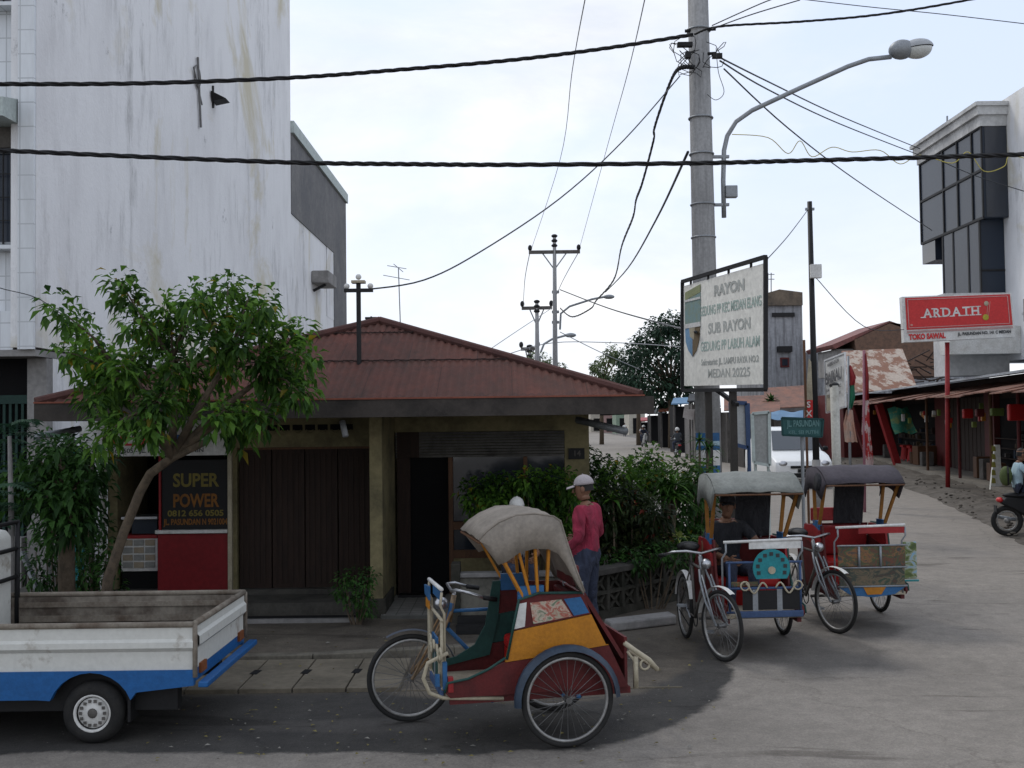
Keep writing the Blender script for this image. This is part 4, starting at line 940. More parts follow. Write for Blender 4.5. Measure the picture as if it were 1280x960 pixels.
# big framed board
sgn = thing('framed_signboard', 'large cream signboard in dark frame with crest and grey green lettering', 'signboard', (2.95, 15, 0))
TL, TR, BR, BL = at(853, 352, 16.2), at(957, 321, 13.5), at(957, 487, 13.5), at(853, 488, 16.2)
def q4(u, v, off=0):
    p = BL.lerp(BR, u).lerp(TL.lerp(TR, u), v); return p + nS * off
nS = (BR - BL).cross(TL - BL).normalized()
if nS.x > 0: nS = -nS      # faces camera side
if nS.dot(CP - BL) < 0: nS = -nS
mb = MB(); mb.prism([q4(.025, .04, 0), q4(.975, .04, 0), q4(.975, .955, 0), q4(.02, .955, 0)], -nS * .03); mb.build('panel', m_sign, sgn)
mb = MB()
for a, b in ((q4(0, 0), q4(1, 0)), (q4(1, 0), q4(1, 1)), (q4(1, 1), q4(0, 1)), (q4(0, 1), q4(0, 0))): mb.bar(a, b, .05, .05)
for u in (.12, .35, .6, .85): mb.bar(q4(u, .95), q4(u, 1), .03, .03)
mb.build('frame', m_black, sgn)
mb = MB(); r0 = q4(.52, 0, -.05)
for u in (.30, .60):
    g = q4(u, 0, -.06); g0 = g.copy(); g0.z = 0; mb.bar(g0, g, .09, .09)
mb.build('post', M('dark_post', (.05, .045, .04), (.03, .027, .025)), sgn)
MB().bar(q4(.42, 0, -.05), q4(.66, -.12, -.05), .05).build('brace', m_black, sgn)
RX = (BR - BL).normalized(); UX = (TL - BL); UX = (UX - RX * UX.dot(RX)).normalized(); Wd = (BR - BL).length; Hd = (TL - BL).length
Oc = q4(.60, .5, .004)
def ln(t, vy, size, width, mi, bold=.003, dx=0): return (t, size, dx, (vy - .5) * Hd, mi, fit(t, size, width), bold)
lettering([ln('RAYON', .835, .20, .95, 1, .009), ln('GEDUNG PP KEC MEDAN ELANG', .68, .19, 1.98, 0, .003), ln('SUB RAYON', .52, .20, 1.35, 1, .006), ln('GEDUNG PP LABUH ALAM', .37, .19, 1.9, 0, .003),
           ln('Sekretariat: JL. LAMPU RAYA NO.2', .235, .12, 1.85, 1, .003), ln('MEDAN 20225', .135, .17, 1.35, 1, .002)], Oc, RX, UX, [m_txt, m_txt2], sgn)
# crest (shield in bands)
cr = MB(); cx_ = q4(.155, .5); sw = .145
def sp(u, v): return q4(.15 + u * .105, v, .006)
cr.mat(0).prism([sp(-1, .82), sp(1, .86), sp(1, .93), sp(-1, .89)], nS * .004)
cr.mat(1).prism([sp(-1, .60), sp(1, .60), sp(1, .855), sp(-1, .815)], nS * .004)
cr.mat(2).prism([sp(-1, .60), sp(0, .60), sp(.0, .30), sp(-.55, .36), sp(-.9, .44)], nS * .004)
cr.mat(3).prism([sp(0, .60), sp(1, .60), sp(.85, .44), sp(.5, .35), sp(.0, .30)], nS * .004)
cr.mat(4).prism([sp(-.45, .60), sp(.4, .60), sp(.2, .45), sp(-.3, .48)], nS * .009)
for (a, b) in ((.56, .60), (.80, .82)): cr.mat(5).prism([sp(-1, a), sp(1, a), sp(1, b), sp(-1, b)], nS * .011)
cr.build('crest', [M('crest_olive', (.30, .33, .18)), M('crest_greenblue', (.22, .33, .33), (.25, .30, .22), var=.9, scale=9), M('crest_blue', (.20, .36, .55)), M('crest_brown', (.20, .15, .09)), m_cream, m_white], sgn)

# boards behind
def post_board(name, lab, cat, tl, tr, br, bl, Y, mm, frame, posts, pyb, fw=.05, pw=.05, dY=0, postm=None):
    c = at((bl[0] + br[0]) / 2, pyb, Y); t = thing(name, lab, cat, (c.x, Y, 0))
    a, b, c_, d_ = at(*bl, Y + dY), at(*br, Y), at(*tr, Y), at(*tl, Y + dY)
    MB().prism([a, b, c_, d_], (0, .04, 0)).build('board_face', mm, t)
    if frame:
        mb = MB(); o_ = Vector((0, -.01, 0))
        for p, q in ((a, b), (b, c_), (c_, d_), (d_, a)): mb.bar(p + o_, q + o_, fw, fw)
        mb.build('frame', frame, t)
    for (px, py) in posts:
        p = at(px, py, Y + .06); MB().tube([(p.x, Y + .06, 0), tuple(p)], pw / 2, 8).build('post', postm or frame or m_gsteel, t)
    return t, (a, b, c_, d_)
m_bframe = M('navy_frame', (.05, .09, .19), (.035, .06, .13), .6, .4, 5)
post_board('notice_board', 'blank pale notice board in navy frame on two thin posts', 'notice board', (913, 503), (933, 504), (935, 560), (916, 555), 17, M('pale_board', (.50, .52, .52), (.42, .43, .43), .7, .5, 3), m_bframe, ((917, 504), (935, 504)), 720, .06, .06)
post_board('notice_board', 'weathered grey boxy board right of the navy framed one', 'notice board', (940, 517), (961, 515), (962, 582), (942, 578), 18.5, M('grey_panel', (.36, .37, .36), (.28, .29, .28), .8, .6, 3), m_trim, ((943, 520), (959, 520)), 700, .05, .05)
t, q = post_board('street_name_sign', 'dark green street name plate on slim pole before the white car', 'street sign', (977, 522), (1029, 524), (1027, 546), (978, 544), 15.5, M('sign_teal', (.035, .12, .12), (.03, .09, .095), .6, .5, 6), M('sign_green_edge', (.02, .07, .07)), ((1002, 524),), 700, .025, .05, 0, m_gsteel)
ce = (q[0] + q[2]) / 2; lettering([('JL. PASUNDAN', .13, 0, .05, 0, fit('JL. PASUNDAN', .13, .46), .003), ('KEL. SEI PUTIH', .07, 0, -.075, 0, fit('KEL. SEI PUTIH', .07, .42), .001)], ce + Vector((0, -.03, 0)), (1, 0, 0), (0, 0, 1), [M('sign_pale_ink', (.14, .27, .27))], t)
# black pole
Yk = 22; bp = thing('black_pole', 'slender black painted pole with pale box near its top', 'pole', (at(1021, 600, Yk).x, Yk, 0))
a = at(1021, 600, Yk); a.z = 0; b = at(1012, 252, Yk); MB().tube([a, b], [.075, .05], 12).build('shaft', m_black, bp, True)
c = at(1018, 340, Yk); MB().box(c + Vector((-.11, -.16, -.14)), c + Vector((.11, -.04, .14))).build('meter_box', m_white, bp, bevel=.01)
MB().tube([a + Vector((0, 0, 0)), a + (b - a).normalized() * 1.35], .085, 12).build('base_sleeve', m_conc, bp, True)
MB().box(b + Vector((-.09, -.03, -.18)), b + Vector((.09, .03, -.13))).build('top_clamp', m_gsteel, bp)
# vertical banner on thin brown pole
Yv = 20.5; bn = thing('feather_banner', 'narrow cream and red vertical banner beside the black pole', 'banner', (at(1005, 600, Yv).x, Yv, 0))
p = at(1005, 425, Yv); MB().tube([(p.x + .02, Yv, 0), tuple(p)], .025, 6).build('banner_pole', m_wood, bn)
MB().prism([at(1007, 500, Yv), at(1016, 500, Yv), at(1014, 452, Yv), at(1011, 448, Yv)], (0, .01, 0)).build('cream_cloth', m_cream, bn)
MB().prism([at(1006, 525, Yv), at(1016, 524, Yv), at(1016, 500, Yv), at(1006, 500, Yv)], (0, .012, 0)).build('red_cloth', m_signred, bn)
lettering([('S', .16, 0, .09, 0, 1, .004), ('X', .16, 0, -.08, 0, 1, .004)], at(1011, 512, Yv - .02), (1, 0, 0), (0, 0, 1), [m_white], bn)
# white sign on thick post
t, q = post_board('shop_sign', 'tilted white shop sign with grey letters on thick pale post', 'sign', (1031, 451), (1056, 441), (1057, 508), (1033, 516), 19, m_white, m_steel, (), 600, .03, .05, 1.2)
a_, b_, c_, d_ = q; rx = (b_ - a_).normalized(); ux = Vector((0, 0, 1)); nS2 = rx.cross(ux)
o_ = (a_ + b_ + c_ + d_) / 4
W2 = (b_ - a_).length
lettering([('BAIKAU', .30, 0, .12, 0, fit('BAIKAU', .30, W2 * .84), .008), ('HABIRKARAUN', .10, 0, .37, 0, fit('HABIRKARAUN', .10, W2 * .6), .002), ('JUAL BELI & SERVICE', .08, 0, -.09, 0, fit('JUAL BELI & SERVICE', .08, W2 * .8), .001), ('TERIMA PESANAN', .08, 0, -.21, 0, fit('TERIMA PESANAN', .08, W2 * .7), .001)], o_ + nS2 * .03, rx, ux, [M('sign_dark_ink', (.12, .12, .13))], t)
p = at(1043, 482, 18.6); MB().tube([(at(1047, 600, 18.6).x, 18.6, 0), tuple(p)], .075, 10).build('post', M('weathered_white_post', (.52, .51, .46), (.30, .29, .25), .8, .8, 3), t, True); MB().ell(p, (.09, .07, .06), 8, 6).build('post_cap', m_black, t)
MB().prism([at(1033, 515, 20.15), at(1058, 508, 18.98), at(1058, 486, 18.98), at(1033, 494, 20.15)], (0, -.01, 0)).build('lower_strip', m_cream, t)
# flags
def flag(name, lab, pts_pole, Y, polem, panels, group=None):
    f = thing(name, lab, 'flag', (at(*pts_pole[0], Y).x, Y, 0), 0, group)
    a = at(*pts_pole[0], Y); b = at(*pts_pole[1], Y); a.z = 0; MB().tube([a, b], .035, 8).build('flag_pole', polem, f, True)
    for (pts, mm) in panels:
        # pts: list of (left px, right px, py)
        rows = []
        for k, (l, r, y) in enumerate(pts): rows.append([at(l + (r - l) * u / 5, y + (u % 2) * 1.2, Y + .10 * math.sin(u * 1.6 + k * .9)) for u in range(6)])
        MB().grid(rows).build('cloth', mm, f, True)
m_spot = M('red_white_print', (.55, .42, .40), (.38, .03, .03), .9, 1.0, 2.2, lo=.48, hi=.52)
flag('spotted_flag', 'red and white printed flag hanging low on pink pole', ((1080, 600), (1080, 438)), 25, M('pink_pole', (.35, .16, .20), (.2, .08, .10)), [([(1080, 1083, 441), (1080, 1086, 470), (1080, 1086, 500)], m_red), ([(1078, 1086, 500), (1077, 1088, 540), (1079, 1092, 575), (1083, 1090, 590)], m_spot)])
flag('tricolour_flag', 'faded red yellow green flag drooping behind the white shop sign', ((1063, 600), (1060, 445)), 27, m_gsteel, [([(1060, 1064, 456), (1059, 1070, 470), (1060, 1068, 481)], m_red), ([(1060, 1068, 481), (1059, 1069, 495), (1060, 1065, 510)], M('flag_green', (.02, .16, .08), (.03, .10, .10))), ([(1058, 1066, 512), (1054, 1068, 530), (1056, 1072, 552)], M('faded_salmon', (.55, .30, .22), (.45, .40, .34), .9, .8, 2))])
# ARDATH sign
Ys = gp(1187, 616).y
ad = thing('roadside_sign', 'red ARDATH signboard with white lower strip on tall red post', 'sign', (gp(1187, 616).x, Ys, 0))
a, b, c, d = at(1130, 428, Ys), at(1269, 421, Ys - .3), at(1264, 366, Ys - .3), at(1127, 371, Ys)
MB().prism([a, b, c, d], (.04, .30, 0)).build('sign_case', m_white, ad)
def ap(u, v, off=-.01): p = a.lerp(b, u).lerp(d.lerp(c, u), v); return p + Vector((0, off, 0))
MB().prism([ap(.03, .27), ap(.985, .27), ap(.985, .97), ap(.03, .97)], (0, -.006, 0)).build('red_panel', m_signred, ad)
mb = MB()
for p, q in ((ap(.05, .31, -.02), ap(.96, .31, -.02)), (ap(.05, .93, -.02), ap(.96, .93, -.02)), (ap(.05, .31, -.02), ap(.05, .93, -.02)), (ap(.96, .31, -.02), ap(.96, .93, -.02)), (ap(.03, .235, -.02), ap(.985, .235, -.02)), (ap(.03, .21, -.02), ap(.985, .21, -.02))): mb.bar(p, q, .018)
mb.build('border_line', M('pale_pink', (.62, .35, .34)), ad)
rx = (b - a).normalized(); ux = (d - a); ux = (ux - rx * ux.dot(rx)).normalized()
def serif_word(word, O, size, sx, gap):
    """capital letters with slab serifs added at the foot and head of each stem"""
    mb = MB(); N = rx.cross(ux); x = 0; widths = []
    for ch in word:
        me = text_mesh(ch, size, .003, .008, sx); xs = [v.co.x for v in me.vertices]; ys = [v.co.y for v in me.vertices]
        w = max(xs) - min(xs); widths.append((me, min(xs), w, min(ys), max(ys)))
    tot = sum(w[2] for w in widths) + gap * (len(word) - 1); x = -tot / 2
    stems = {'A': ((0, 0), (1, 0)), 'R': ((0.1, 0), (1, 0), (.1, 1)), 'D': ((.1, 0), (.1, 1)), 'T': ((.5, 0),), 'H': ((.1, 0), (.9, 0), (.1, 1), (.9, 1))}
    for ch, (me, x0, w, y0, y1) in zip(word, widths):
        vs = [O + rx * (v.co.x - x0 + x) + ux * v.co.y + N * v.co.z for v in me.vertices]
        mb.add(vs, [tuple(p.vertices) for p in me.polygons]); bpy.data.meshes.remove(me)
        for (fx, top) in stems.get(ch, ()):
            cx = x + fx * w; yy = y1 if top else y0; h = .028; k = .075
            mb.prism([O + rx * (cx - k) + ux * (yy - h * (1 if top else 0)), O + rx * (cx + k) + ux * (yy - h * (1 if top else 0)), O + rx * (cx + k) + ux * (yy + h * (0 if top else 1)), O + rx * (cx - k) + ux * (yy + h * (0 if top else 1))], N * .004)
        x += w + gap
    return mb
serif_word('ARDATH', ap(.44, .61, -.02), .36, .92, .045).build('lettering', m_white, ad)
lettering([('TOKO SAWAL', .21, -.90, 0, 0, fit('TOKO SAWAL', .21, 1.0), .012), ('JL. PASUNDAN NO. 141 C MEDAN', .12, .68, .02, 1, fit('JL. PASUNDAN NO. 141 C MEDAN', .12, 1.45), .004)], ap(.505, .105, -.02), rx, ux, [m_signred, m_ink], ad, 'lettering')
mb = MB(); mb.mat(0).ell(ap(.765, .78, -.02), (.07, .02, .07), 12, 6); mb.mat(1).ell(ap(.75, .47, -.02), (.09, .02, .09), 12, 6); mb.mat(2).bar(ap(.775, .75, -.02), ap(.76, .5, -.02), .012); mb.bar(ap(.80, .82, -.02), ap(.775, .5, -.02), .012); mb.ell(ap(.075, .37, -.02), (.04, .01, .03), 8, 5)
mb.build('emblem', [m_cream, M('emblem_gold', (.50, .42, .06)), M('emblem_line', (.6, .3, .25))], ad)
p = at(1184, 428, Ys + .12); MB().tube([(gp(1187, 616).x, Ys + .12, 0), tuple(p)], .065, 12).build('post', m_red, ad, True)

# far power poles
def power_pole(px, pyt, arm_y, hw, Y, lab, extras=True):
    b = at(px + 1.5, 560, Y); t = at(px, pyt, Y); p = thing('power_pole', lab, 'power pole', (b.x, Y, 0), 0, 'power poles along the far road')
    MB().tube([(b.x, Y, 0), tuple(t)], [Y * .0032, Y * .0016], 10).build('shaft', m_pole, p, True)
    l, r = at(px - hw, arm_y + .4, Y), at(px + hw, arm_y - .4, Y); MB().bar(l, r, Y * .0030).build('crossarm', m_grayboard, p)
    c = at(px, arm_y, Y)
    for s_ in (-.95, .95): 
        e = c.lerp(r if s_ > 0 else l, .95); MB().ell(e + Vector((0, 0, Y * .004)), (Y * .002, Y * .002, Y * .003), 8, 6).build('insulator', m_black, p, True)
    if extras:
        dn = at(px, arm_y + 22, Y)
        for e in (l, r): MB().tube([c.lerp(e, .5), dn], Y * .0006, 5).build('brace', m_gsteel, p)
        for k in (0, 6, 12): MB().ell(at(px, pyt + 2 + k, Y), (Y * .003, Y * .003, Y * .0018), 8, 5).build('insulator', m_black, p, True)
        for k in (70, 95, 108): MB().box(at(px - 3, pyt + k + 3, Y), at(px + 6, pyt + k, Y) + Vector((0, .3, 0))).build('fitting', m_gsteel, p)
    return p, l, r, t
pp1 = power_pole(693, 293, 315, 32, 50, 'nearest far power pole with double insulated crossarm')
pp2 = power_pole(671, 375, 385, 19, 80, 'middle far power pole, thinner, behind the nearest one')
pp3 = power_pole(662, 431, 436, 11, 140, 'smallest far power pole just above the red roof')
for (pts, Y, lab) in ((((700, 412), (701, 392), (712, 383), (740, 374), (756, 371)), 50, 'small far street lamp with arm on the nearest power pole'), (((676, 440), (680, 430), (690, 424), (708, 419)), 78, 'tiny farther street lamp on the middle power pole')):
    l_ = thing('street_lamp', lab, 'street lamp', tuple(at(*pts[0], Y))); MB().tube([at(x, y, Y) for x, y in pts], Y * .0011, 6).build('lamp_arm', m_gsteel, l_)
    e = at(pts[-1][0] + 5, pts[-1][1], Y); MB().ell(e, (Y * .0055, Y * .003, Y * .0022), 10, 6).build('lamp_head', m_gsteel, l_, True)

def cable(name, lab, pts, r, mm=m_black, n=6, twist=0):
    if twist:
        mb = MB()
        for ph in (0, 2.1, 4.2):
            q = []
            for i in range(len(pts) - 1):
                for j in range(6):
                    t = j / 6; p = pts[i].lerp(pts[i + 1], t); a = ph + (i * 6 + j) * .42; q.append(p + Vector((0, math.cos(a), math.sin(a))) * twist)
            mb.tube(q, r, 5)
        o = mb.build(name, mm, None, True)
    else: o = MB().tube(pts, r, n).build(name, mm, None, True)
    return tag(o, lab, 'cable')
def smooth(pp, Ys_):
    """catmull-rom through pixel points"""
    P_ = [at(x, y, Y) for (x, y), Y in zip(pp, Ys_)]; out = []
    for i in range(len(P_) - 1):
        a = P_[max(i - 1, 0)]; b = P_[i]; c = P_[i + 1]; d = P_[min(i + 2, len(P_) - 1)]
        for j in range(6):
            t = j / 6; out.append(.5 * ((2 * b) + (-a + c) * t + (2 * a - 5 * b + 4 * c - d) * t * t + (-a + 3 * b - 3 * c + d) * t ** 3))
    return out + [P_[-1]]
cable('power_cable', 'upper thick black twisted cable running left from the pole', smooth([(-120, 103), (0, 105), (180, 104), (365, 97), (500, 87), (640, 75), (760, 60), (868, 43)], [13.2, 13.6, 14.2, 14.6, 15, 15.3, 15.6, 16.0]), .017, m_black, 6, .015)
cable('power_cable', 'black cable rising from the pole to the top right', smooth([(868, 43), (900, 33), (1000, 27), (1100, 18), (1210, 0), (1330, -25)], [16.0, 15.8, 15.4, 15.4, 15.4, 15.4]), .011, m_black, 6, .008)
cable('power_cable', 'lower thick black cable crossing the whole view', smooth([(-120, 183), (0, 188), (180, 196), (365, 203), (500, 205), (640, 206), (870, 204), (1000, 201), (1150, 197), (1280, 193), (1400, 189)], [13.2] * 11), .017, m_black, 6, .015)
for (lab, pp, Ys_, r) in (
    ('thin wire from the pole top to the upper frame edge', [(890, 32), (950, 5), (985, -8)], [14.4, 14, 14], .008),
    ('second thin wire just beside it leaving to the upper right', [(890, 36), (940, 18), (1000, 0)], [14.4, 14, 14], .008),
    ('long thin wire crossing the top right corner', [(960, -6), (1080, 8), (1180, 18), (1300, 32)], [14, 14, 14, 14], .006),
    ('service wire from the pole to the glass building, upper one', [(900, 72), (960, 102), (1050, 145), (1150, 186)], [16.2, 19, 25, 34], .014),
    ('service wire from the pole to the glass building, lower one', [(900, 76), (960, 112), (1050, 155), (1160, 198)], [16.2, 19, 25, 34], .014),
    ('wire sloping steeply from the pole down to the glass bay', [(905, 86), (985, 160), (1070, 225), (1165, 288)], [16.2, 19, 25, 34], .013),
    ('service wire drooping from the pole to the roof mast', [(850, 95), (780, 175), (700, 248), (600, 315), (530, 350), (458, 362)], [16, 15.4, 14.6, 13.8, 13.1, 12.75], .010),
    ('straight thin wire from the pole toward the nearest power pole', [(860, 190), (820, 275), (785, 335), (757, 365)], [14.4, 22, 32, 45], .02),
    ('line running from the power pole to the concrete pole, low', [(700, 362), (760, 385), (830, 405), (870, 415)], [50, 40, 30, 15.5], .025),
    ('faint high line above the nearest power pole, left', [(733, -10), (715, 90), (700, 200), (664, 312)], [16, 24, 35, 50], .010),
    ('faint high line above the nearest power pole, right', [(808, -10), (785, 90), (760, 180), (725, 308)], [16, 24, 35, 50], .010),
    ('line between the far power poles, left side', [(662, 317), (656, 350), (654, 384)], [50, 64, 80], .02),
    ('line between the far power poles, right side', [(724, 314), (703, 352), (690, 382)], [50, 64, 80], .02),
    ('long line crossing behind the far poles to the trees', [(600, 455), (680, 430), (760, 428), (860, 434)], [75, 78, 70, 60], .03),
    ('thin stay wire from the middle power pole to the roof', [(690, 385), (640, 418), (590, 452)], [80, 70, 60], .025),
    ('stay wire at the right of the nearest power pole', [(700, 415), (750, 440), (800, 462)], [50, 52, 60], .02),
    ('slack thin wire loops beside the lamp arm', [(895, 60), (898, 90), (905, 115), (895, 125), (884, 118)], [14.3] * 5, .005),
    ('wire from the black pole down left behind the sign', [(1010, 262), (985, 295), (958, 325)], [22, 18, 16], .008),
    ('wire leaving the black pole toward the glass building', [(1018, 345), (1080, 408), (1130, 412)], [22, 24, 28], .009),
    ('thin wire on the front of the tall building', [(-40, 345), (0, 360), (45, 372), (80, 395)], [14.3, 14.3, 14.3, 14.3], .006),
    ('wire at the right side of the glass bay', [(1165, 196), (1220, 220), (1300, 245)], [33, 32.5, 32], .014),
): cable('service_wire', lab, smooth(pp, Ys_), r, m_faint if 'faint' in lab or 'between the far' in lab or 'long line' in lab or 'stay' in lab else m_ink, 5)
cable('bundled_cable', 'thick twisted black cable bundle drooping from pole to far lamp', smooth([(868, 84), (848, 86), (835, 110), (818, 160), (817, 175), (803, 228), (795, 250), (791, 272), (777, 308), (767, 350), (745, 376), (738, 386), (715, 396), (700, 385)], [16, 15.9, 16, 17, 17.5, 19, 20.5, 22, 26, 32, 40, 42, 46, 50]), .014, m_black, 6, .024)
cable('yellow_wire', 'loose wavy yellow wire dangling along the lower black cable', smooth([(915, 168), (960, 172), (985, 192), (1000, 176), (1015, 196), (1040, 184), (1065, 190), (1100, 188), (1125, 205), (1150, 194), (1190, 204), (1210, 190), (1230, 214), (1255, 208), (1262, 195), (1290, 200)], [13.8] * 16), .006, M('yellow_wire', (.55, .48, .12)), 5)
mb = MB(); rnd = random.Random(8)
for i in range(9):
    px, py = rnd.choice([(858, 60), (862, 78), (893, 70), (850, 70)]); q = [at(px + 14 * math.cos(a * .7 + i) + rnd.uniform(-3, 3), py + 16 * math.sin(a * .6 + i * 2) + rnd.uniform(-3, 3), 16.05) for a in range(9)]; mb.tube(q, .006, 4)
mb.box(at(846, 60, 16.1), at(866, 52, 16.0)); mb.box(at(890, 74, 16.1), at(903, 66, 16.)); mb.box(at(856, 74, 16.), at(864, 64, 15.9))
tag(mb.build('cable_joint', m_black), 'tangle of black wires and connectors at the pole top', 'wires')

# ================================================================== VEGETATION
def blob(mb, c, r, n, L, W, droop=.4, out=.6, flat=1.0, rnd=random):
    c = Vector(c)
    for _ in range(n):
        d = Vector((rnd.gauss(0, 1), rnd.gauss(0, 1), rnd.gauss(0, 1) * flat)).normalized(); q = c + d * r * rnd.uniform(.35, 1.0)
        dd = (d * out + Vector((rnd.uniform(-.6, .6), rnd.uniform(-.6, .6), rnd.uniform(-.5, .2)))).normalized(); k = rnd.uniform(.65, 1.2); mb.leaf(q, dd, L * k, W * k, droop)
rnd = random.Random(21)
# main tree
YT = 10.3; tb = gp(122, 765); tb = Vector((at(124, 770, YT).x, YT, 0))
tree = thing('street_tree', 'leaning broadleaf street tree in front of the phone shop', 'tree', tuple(tb))
trunk = [tb, at(135, 725, YT), at(155, 665, YT), at(175, 615, YT), at(188, 592, YT), at(215, 572, YT), at(258, 552, YT)]
MB().tube(trunk, [.062, .050, .045, .043, .043, .042, .032], 10).build('trunk', m_bark, tree, True)
tips = [(72, 385, -.2), (95, 402, .3), (85, 440, -.4), (110, 432, .5), (150, 352, 0), (158, 372, .2), (168, 400, -.3), (200, 420, .5), (205, 385, .1), (240, 372, -.4), (262, 368, .3), (285, 356, 0), (312, 370, .4), (330, 378, -.3), (322, 398, .5), (345, 408, 0), (372, 412, .2), (384, 440, -.2), (378, 468, .3), (375, 490, -.3), (350, 495, .5), (325, 520, -.4), (298, 505, .4), (270, 520, -.5), (250, 480, .7), (230, 520, .5), (200, 505, -.6), (170, 480, .4), (150, 452, -.5), (130, 470, .4), (115, 500, -.3), (108, 470, .1), (140, 520, .3), (128, 550, -.5), (185, 545, -.6), (300, 540, .2), (300, 430, -.5), (255, 425, -.7), (215, 460, -.4), (285, 465, .6), (325, 450, -.2), (180, 440, .7), (238, 398, .6), (345, 450, .6), (268, 395, -.2), (300, 395, .2)]
mbL = MB(); mbB = MB(); hub1 = at(225, 520, YT); start = trunk[5]
hubs = [at(150, 470, YT + .1), at(215, 450, YT + .2), at(285, 450, YT - .1), at(330, 470, YT + .1), at(190, 510, YT - .3), at(290, 520, YT)]
for h in hubs: mbB.tube([start, start.lerp(h, .5) + Vector((rnd.uniform(-.05, .05), 0, .05)), h], [.045, .034, .022], 7)
for (px, py, dy) in tips:
    e = at(px, py, YT + dy); h = min(hubs, key=lambda q: (q - e).length); m = h.lerp(e, .5) + Vector((rnd.uniform(-.06, .06), rnd.uniform(-.06, .06), .05)); mbB.tube([h, m, e], [.018, .012, .005], 5)
    big = 1 if py < 400 and px < 175 else 1.12
    for k in range(84):
        t = rnd.random() ** .7; q = (h.lerp(m, t * 2) if t < .5 else m.lerp(e, t * 2 - 1)); rr = .15 * (1.15 - .55 * t) * big
        if (h - e).length > .7 and t < .35: continue
        d = Vector((rnd.gauss(0, 1), rnd.gauss(0, 1), rnd.gauss(0, .8))).normalized(); q = q + d * rr * rnd.random()
        dd = (d + (e - h).normalized() * .7 + Vector((0, 0, -.25))).normalized(); k_ = rnd.uniform(.7, 1.2); k_ = rnd.uniform(.45, 1.2); mbL.leaf(q, dd, .125 * k_, .060 * k_, .35)
    blob(mbL, e, .18, 48, .12, .056, .4, rnd=rnd)
mbB.build('branches', m_bark, tree, True); mbL.build('crown', m_leaf, tree)
# left plant group: pale papaya like tree, dark tree
def pinnate(mb, base, d, L, n, lw, rnd):
    d = Vector(d).normalized()
    for i in range(n):
        t = (i + 1) / n; p = base + d * L * t - Vector((0, 0, .35 * L * t * t)); x = d.cross(Vector((0, 0, 1))).normalized()
        for s in (-1, 1): mb.leaf(p, (x * s + d * .6 + Vector((0, 0, -.15))), lw * (1.1 - .4 * t), lw * .36, .3, (0, 0, 1))
YL = 10.9
lt = thing('young_tree', 'young dark leaved tree with straight grey trunk behind the pickup cab', 'tree', (at(84, 700, YL).x, YL, 0))
a = at(84, 765, YL); a.z = 0; MB().tube([a, at(83, 690, YL), at(84, 640, YL), at(78, 580, YL)], [.085, .08, .07, .04], 10).build('trunk', m_bark, lt, True)
mb = MB(); mb2 = MB()
for (px, py, dy) in ((80, 600, 0), (60, 590, .2), (95, 610, -.2), (110, 590, 0), (60, 620, -.2), (40, 600, .2), (75, 570, 0), (95, 575, .2), (80, 635, -.2), (100, 640, 0), (115, 615, .1), (50, 575, 0), (25, 600, .1), (20, 625, .1), (120, 575, 0), (90, 655, -.2)):
    e = at(px, py, YL + dy); mb2.tube([at(83, 620, YL), e], [.02, .006], 5); blob(mb, e, .23, 90, .13, .06, .45, rnd=rnd)
mb2.build('branches', m_bark, lt, True); mb.build('crown', m_leaf_dk, lt)
lt = thing('feathery_shrub', 'feathery grey green shrub on a pale thin stem at the left edge', 'shrub', (at(12, 700, 10.6).x, 10.6, 0))
a = at(14, 760, 10.6); a.z = 0; MB().tube([a, at(14, 640, 10.6), at(12, 545, 10.6)], [.035, .028, .02], 8).build('trunk', m_conc, lt, True)
mb = MB()
for i in range(26):
    an_ = rnd.uniform(0, 6.28); b = at(rnd.uniform(-20, 45), rnd.choice([530, 540, 550, 605, 620, 635]), 10.6 + rnd.uniform(-.3, .3)); pinnate(mb, b, (math.cos(an_), math.sin(an_), rnd.uniform(.0, .6)), rnd.uniform(.3, .5), 9, .13, rnd)
mb.build('foliage', m_leaf_pap, lt)
def bush(name, lab, pts, Y, n, L, W, mm, r=.16, dz=.3, stem=True, droop=.35, cat='shrub', group=None):
    cx = sum(p[0] for p in pts) / len(pts); base = at(cx, 700, Y); t = thing(name, lab, cat, (base.x, Y, 0), 0, group); mb = MB(); ms_ = MB()
    for i, p in enumerate(pts):
        e = at(p[0], p[1], Y + rnd.uniform(-dz, dz)); e.z = max(e.z, .12); blob(mb, e, r * (p[2] if len(p) > 2 else 1), n, L, W, droop, rnd=rnd)
        if stem: ms_.tube([(base.x + (e.x - base.x) * .3, Y, 0), tuple(e)], [.012, .005], 5)
    mb.build('foliage', mm, t)
    if stem: ms_.build('stems', m_bark, t)
    return t
bush('low_shrub', 'dark leafy shrub crowding the left shop post', [(110, 665), (125, 655), (135, 680), (115, 690), (125, 700), (105, 710), (120, 725), (135, 710), (140, 735), (110, 735), (98, 690), (97, 720)], 12.2, 60, .09, .045, m_leaf_dk)
bush('tall_shrub', 'tall dark shrub filling the gap beside the tall building', [(60, 560), (75, 575), (65, 595), (80, 610), (62, 625), (75, 640), (60, 655), (72, 670), (85, 560), (92, 590), (90, 630), (95, 660)], 13.0, 110, .12, .055, m_leaf_dk, .24)
bush('low_shrub', 'sparse dark weeds under the low wall at left', [(45, 690), (60, 700), (50, 720), (65, 725), (35, 720), (70, 740)], 12.3, 40, .10, .04, m_leaf_dk)
bush('potted_shrub', 'small dense shrub at the foot of the yellow pillar', [(430, 725), (445, 720), (455, 730), (435, 740), (450, 745), (460, 718), (425, 735), (445, 755), (458, 760), (455, 745)], 12.0, 55, .06, .032, m_leaf_dk, .12, .12)
